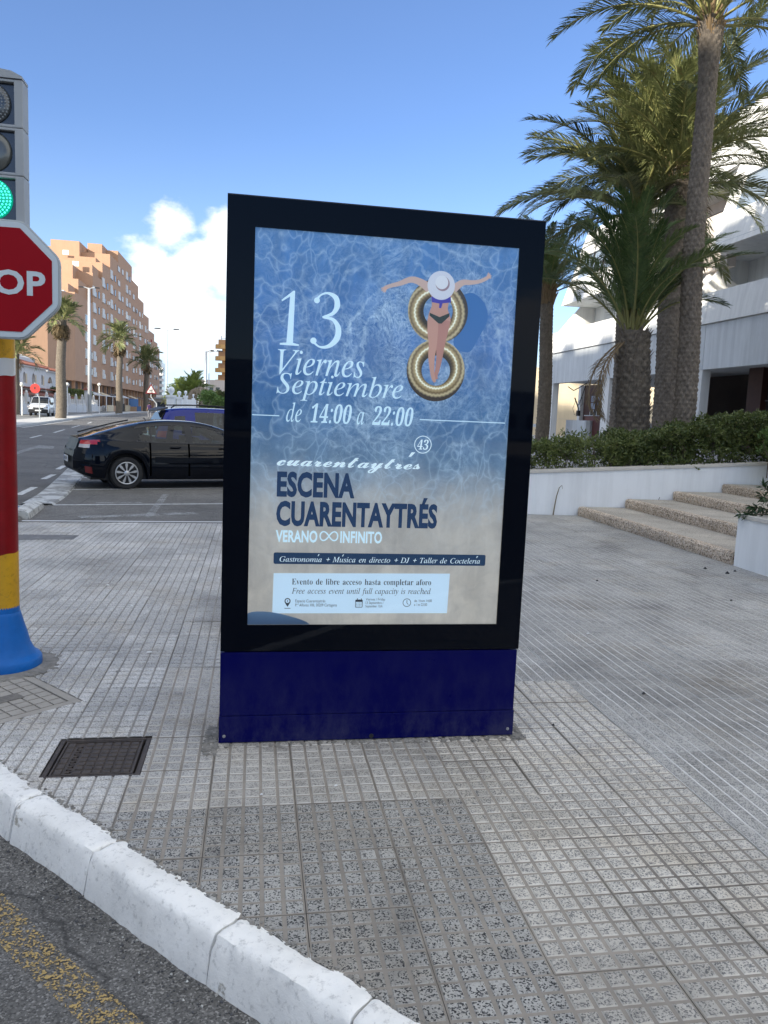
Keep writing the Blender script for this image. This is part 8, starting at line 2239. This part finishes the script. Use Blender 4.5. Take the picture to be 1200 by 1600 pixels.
for k in range(3):
    for j in range(3):
        b = MB(); b.box((.7 + j * 1.2, -.04, .8 + k * 1.7), (1.4 + j * 1.2, -.001, 1.8 + k * 1.7)); b.build('window', M['win'], pk)
q0, q1 = at_y(248.5, 620, 235), at_y(254.5, 620, 235); top = at_y(251, 566, 235).z
wt_ = thing('white_balcony_block', 'distant white block with stacked balconies at the right end of the tan block', 'building', (q0.x, 235, .4))
b = MB(); b.box((-3, 1.5, 0), (.6, 10, top - .4)); b.build('wall', M['win_blue'], wt_)
for k in range(int((top - 1) / 1.6)):
    b = MB(); b.box((-3, 0, .6 + k * 1.6), (q1.x - q0.x, 3, 1.35 + k * 1.6)); b.build('balcony', M['white'], wt_)
q = at_y(262, 626, 150)
sh_ = thing('low_pavilion', 'low grey flat-roofed pavilion at the far end of the tan block', 'building', (q.x - .5, 150, .4))
b = MB(); b.box((-2, 0, 2.6), (3.5, 8, 2.85)); b.build('roof', M['steel'], sh_)
b = MB(); b.box((-2, 1, 0), (3, 7, 2.599)); b.build('wall', M['pink_bld'], sh_)
b = MB(); b.box((3.2, .2, 0), (3.35, .35, 2.599)); b.build('post', M['white'], sh_)
b = MB(); b.box((-1.5, .94, .9), (2.5, .999, 2.0)); b.build('window', M['win'], sh_)

# pedestrian far off, with dark hair and purple clothes
q = at_y(233.5, 630, 85)
pe = thing('person', 'distant pedestrian with dark hair in purple and grey clothes by the smallest median palm', 'person', (q.x, 85, zg(85)))
pe.rotation_euler = (0, 0, radians(40))
J = {'pelvis': (0, 0, .92, .14), 'waist': (0, 0, 1.08, .115), 'chest': (0, .01, 1.28, .15), 'neck': (0, 0, 1.46, .055), 'head0': (0, .01, 1.54, .075), 'head': (0, .01, 1.64, .095), 'top': (0, 0, 1.71, .06),
     'lh': (-.09, 0, .86, .10), 'lk': (-.10, .06, .48, .065), 'la': (-.10, -.04, .09, .045), 'lf': (-.10, .10, .04, .04), 'rh': (.09, 0, .86, .10), 'rk': (.10, -.06, .48, .065), 'ra': (.10, -.20, .10, .045), 'rf': (.10, -.08, .04, .04),
     'ls': (-.18, 0, 1.38, .06), 'le': (-.24, -.04, 1.12, .042), 'lw': (-.23, .06, .90, .03), 'lp': (-.23, .09, .82, .033), 'rs': (.18, 0, 1.38, .06), 're': (.24, .02, 1.12, .042), 'rw': (.22, .14, .92, .03), 'rp': (.22, .18, .85, .033)}
keys = list(J); E_ = [('pelvis', 'waist'), ('waist', 'chest'), ('chest', 'neck'), ('neck', 'head0'), ('head0', 'head'), ('head', 'top'), ('pelvis', 'lh'), ('lh', 'lk'), ('lk', 'la'), ('la', 'lf'), ('pelvis', 'rh'), ('rh', 'rk'), ('rk', 'ra'), ('ra', 'rf'), ('chest', 'ls'), ('ls', 'le'), ('le', 'lw'), ('lw', 'lp'), ('chest', 'rs'), ('rs', 're'), ('re', 'rw'), ('rw', 'rp')]
me = bpy.data.meshes.new('body'); me.from_pydata([J[k][:3] for k in keys], [(keys.index(a), keys.index(c)) for a, c in E_], [])
o = link('body', me, pe)
sk = o.modifiers.new('skin', 'SKIN'); o.modifiers.new('sub', 'SUBSURF').levels = 1
for k, sv in zip(keys, me.skin_vertices[0].data): sv.radius = (J[k][3], J[k][3])
dg = bpy.context.evaluated_depsgraph_get(); me2 = bpy.data.meshes.new_from_object(o.evaluated_get(dg)); o.modifiers.clear(); o.data = me2
for f in me2.polygons: f.use_smooth = True
me2.materials.clear()
for m_ in (plain('purple_shirt', (.10, .05, .14), .8), plain('grey_trousers', (.20, .20, .22), .8), plain('person_skin', (.35, .20, .14), .6), plain('shoe', (.04, .04, .04), .7)): me2.materials.append(m_)
for f in me2.polygons:
    z = f.center.z; f.material_index = 2 if z > 1.46 or (abs(f.center.x) > .17 and z < 1.15 and z > .75) else (0 if z > .92 else (1 if z > .10 else 3))
b = MB(); b.lathe([(.02, -.16), (.09, -.14), (.112, -.02), (.105, .06), (.06, .115), (.01, .125)], (0, -.02, 1.66), 12); b.build('hair', M['black'], pe, smooth=True)

# tall block across the street behind the camera's left shoulder: its shade lies over the corner
tw = thing('corner_tower', 'tall pale apartment block across the street that shades the corner', 'building', (-38, -12, -.1))
HT = 24.6
b = MB(); b.box((-8, -50, 0), (10, 43.3, HT)); b.build('wall', M['grey_bld'], tw)
b = MB(); b.box((-8.2, -50.2, HT + .001), (10.2, 43.5, HT + .3)); b.build('roof_edge', M['white'], tw)
wm_ = MB(); wm_.box((0, -.7, 0), (.08, .7, 1.3)); wmm = wm_.mesh('window', M['win'])
for k in range(10):
    for j in range(24): link('window', wmm, tw, (10.0, -48 + j * 3.9, 1.3 + k * 2.85))
# row of low houses across the road behind the camera, seen only as dark shapes in glass
hb = thing('low_house_row', 'plain low terrace of houses across the road behind the viewpoint', 'building', (4, -62, -.1))
for k in range(7):
    b = MB(); h = (4.2, 5.2, 4.6, 6.0, 5.0, 4.4, 5.4)[k]
    b.box((-40 + k * 11, -9, 0), (-40 + k * 11 + 10.8, 0, h)); w__ = b.build('wall', M['grey_bld'], hb)
    for j in range(3):
        b = MB(); b.box((-40 + k * 11 + .9 + j * 2.4, .001, 1.0), (-40 + k * 11 + 2.2 + j * 2.4, .06, 2.3)); b.build('window', M['win'], w__)
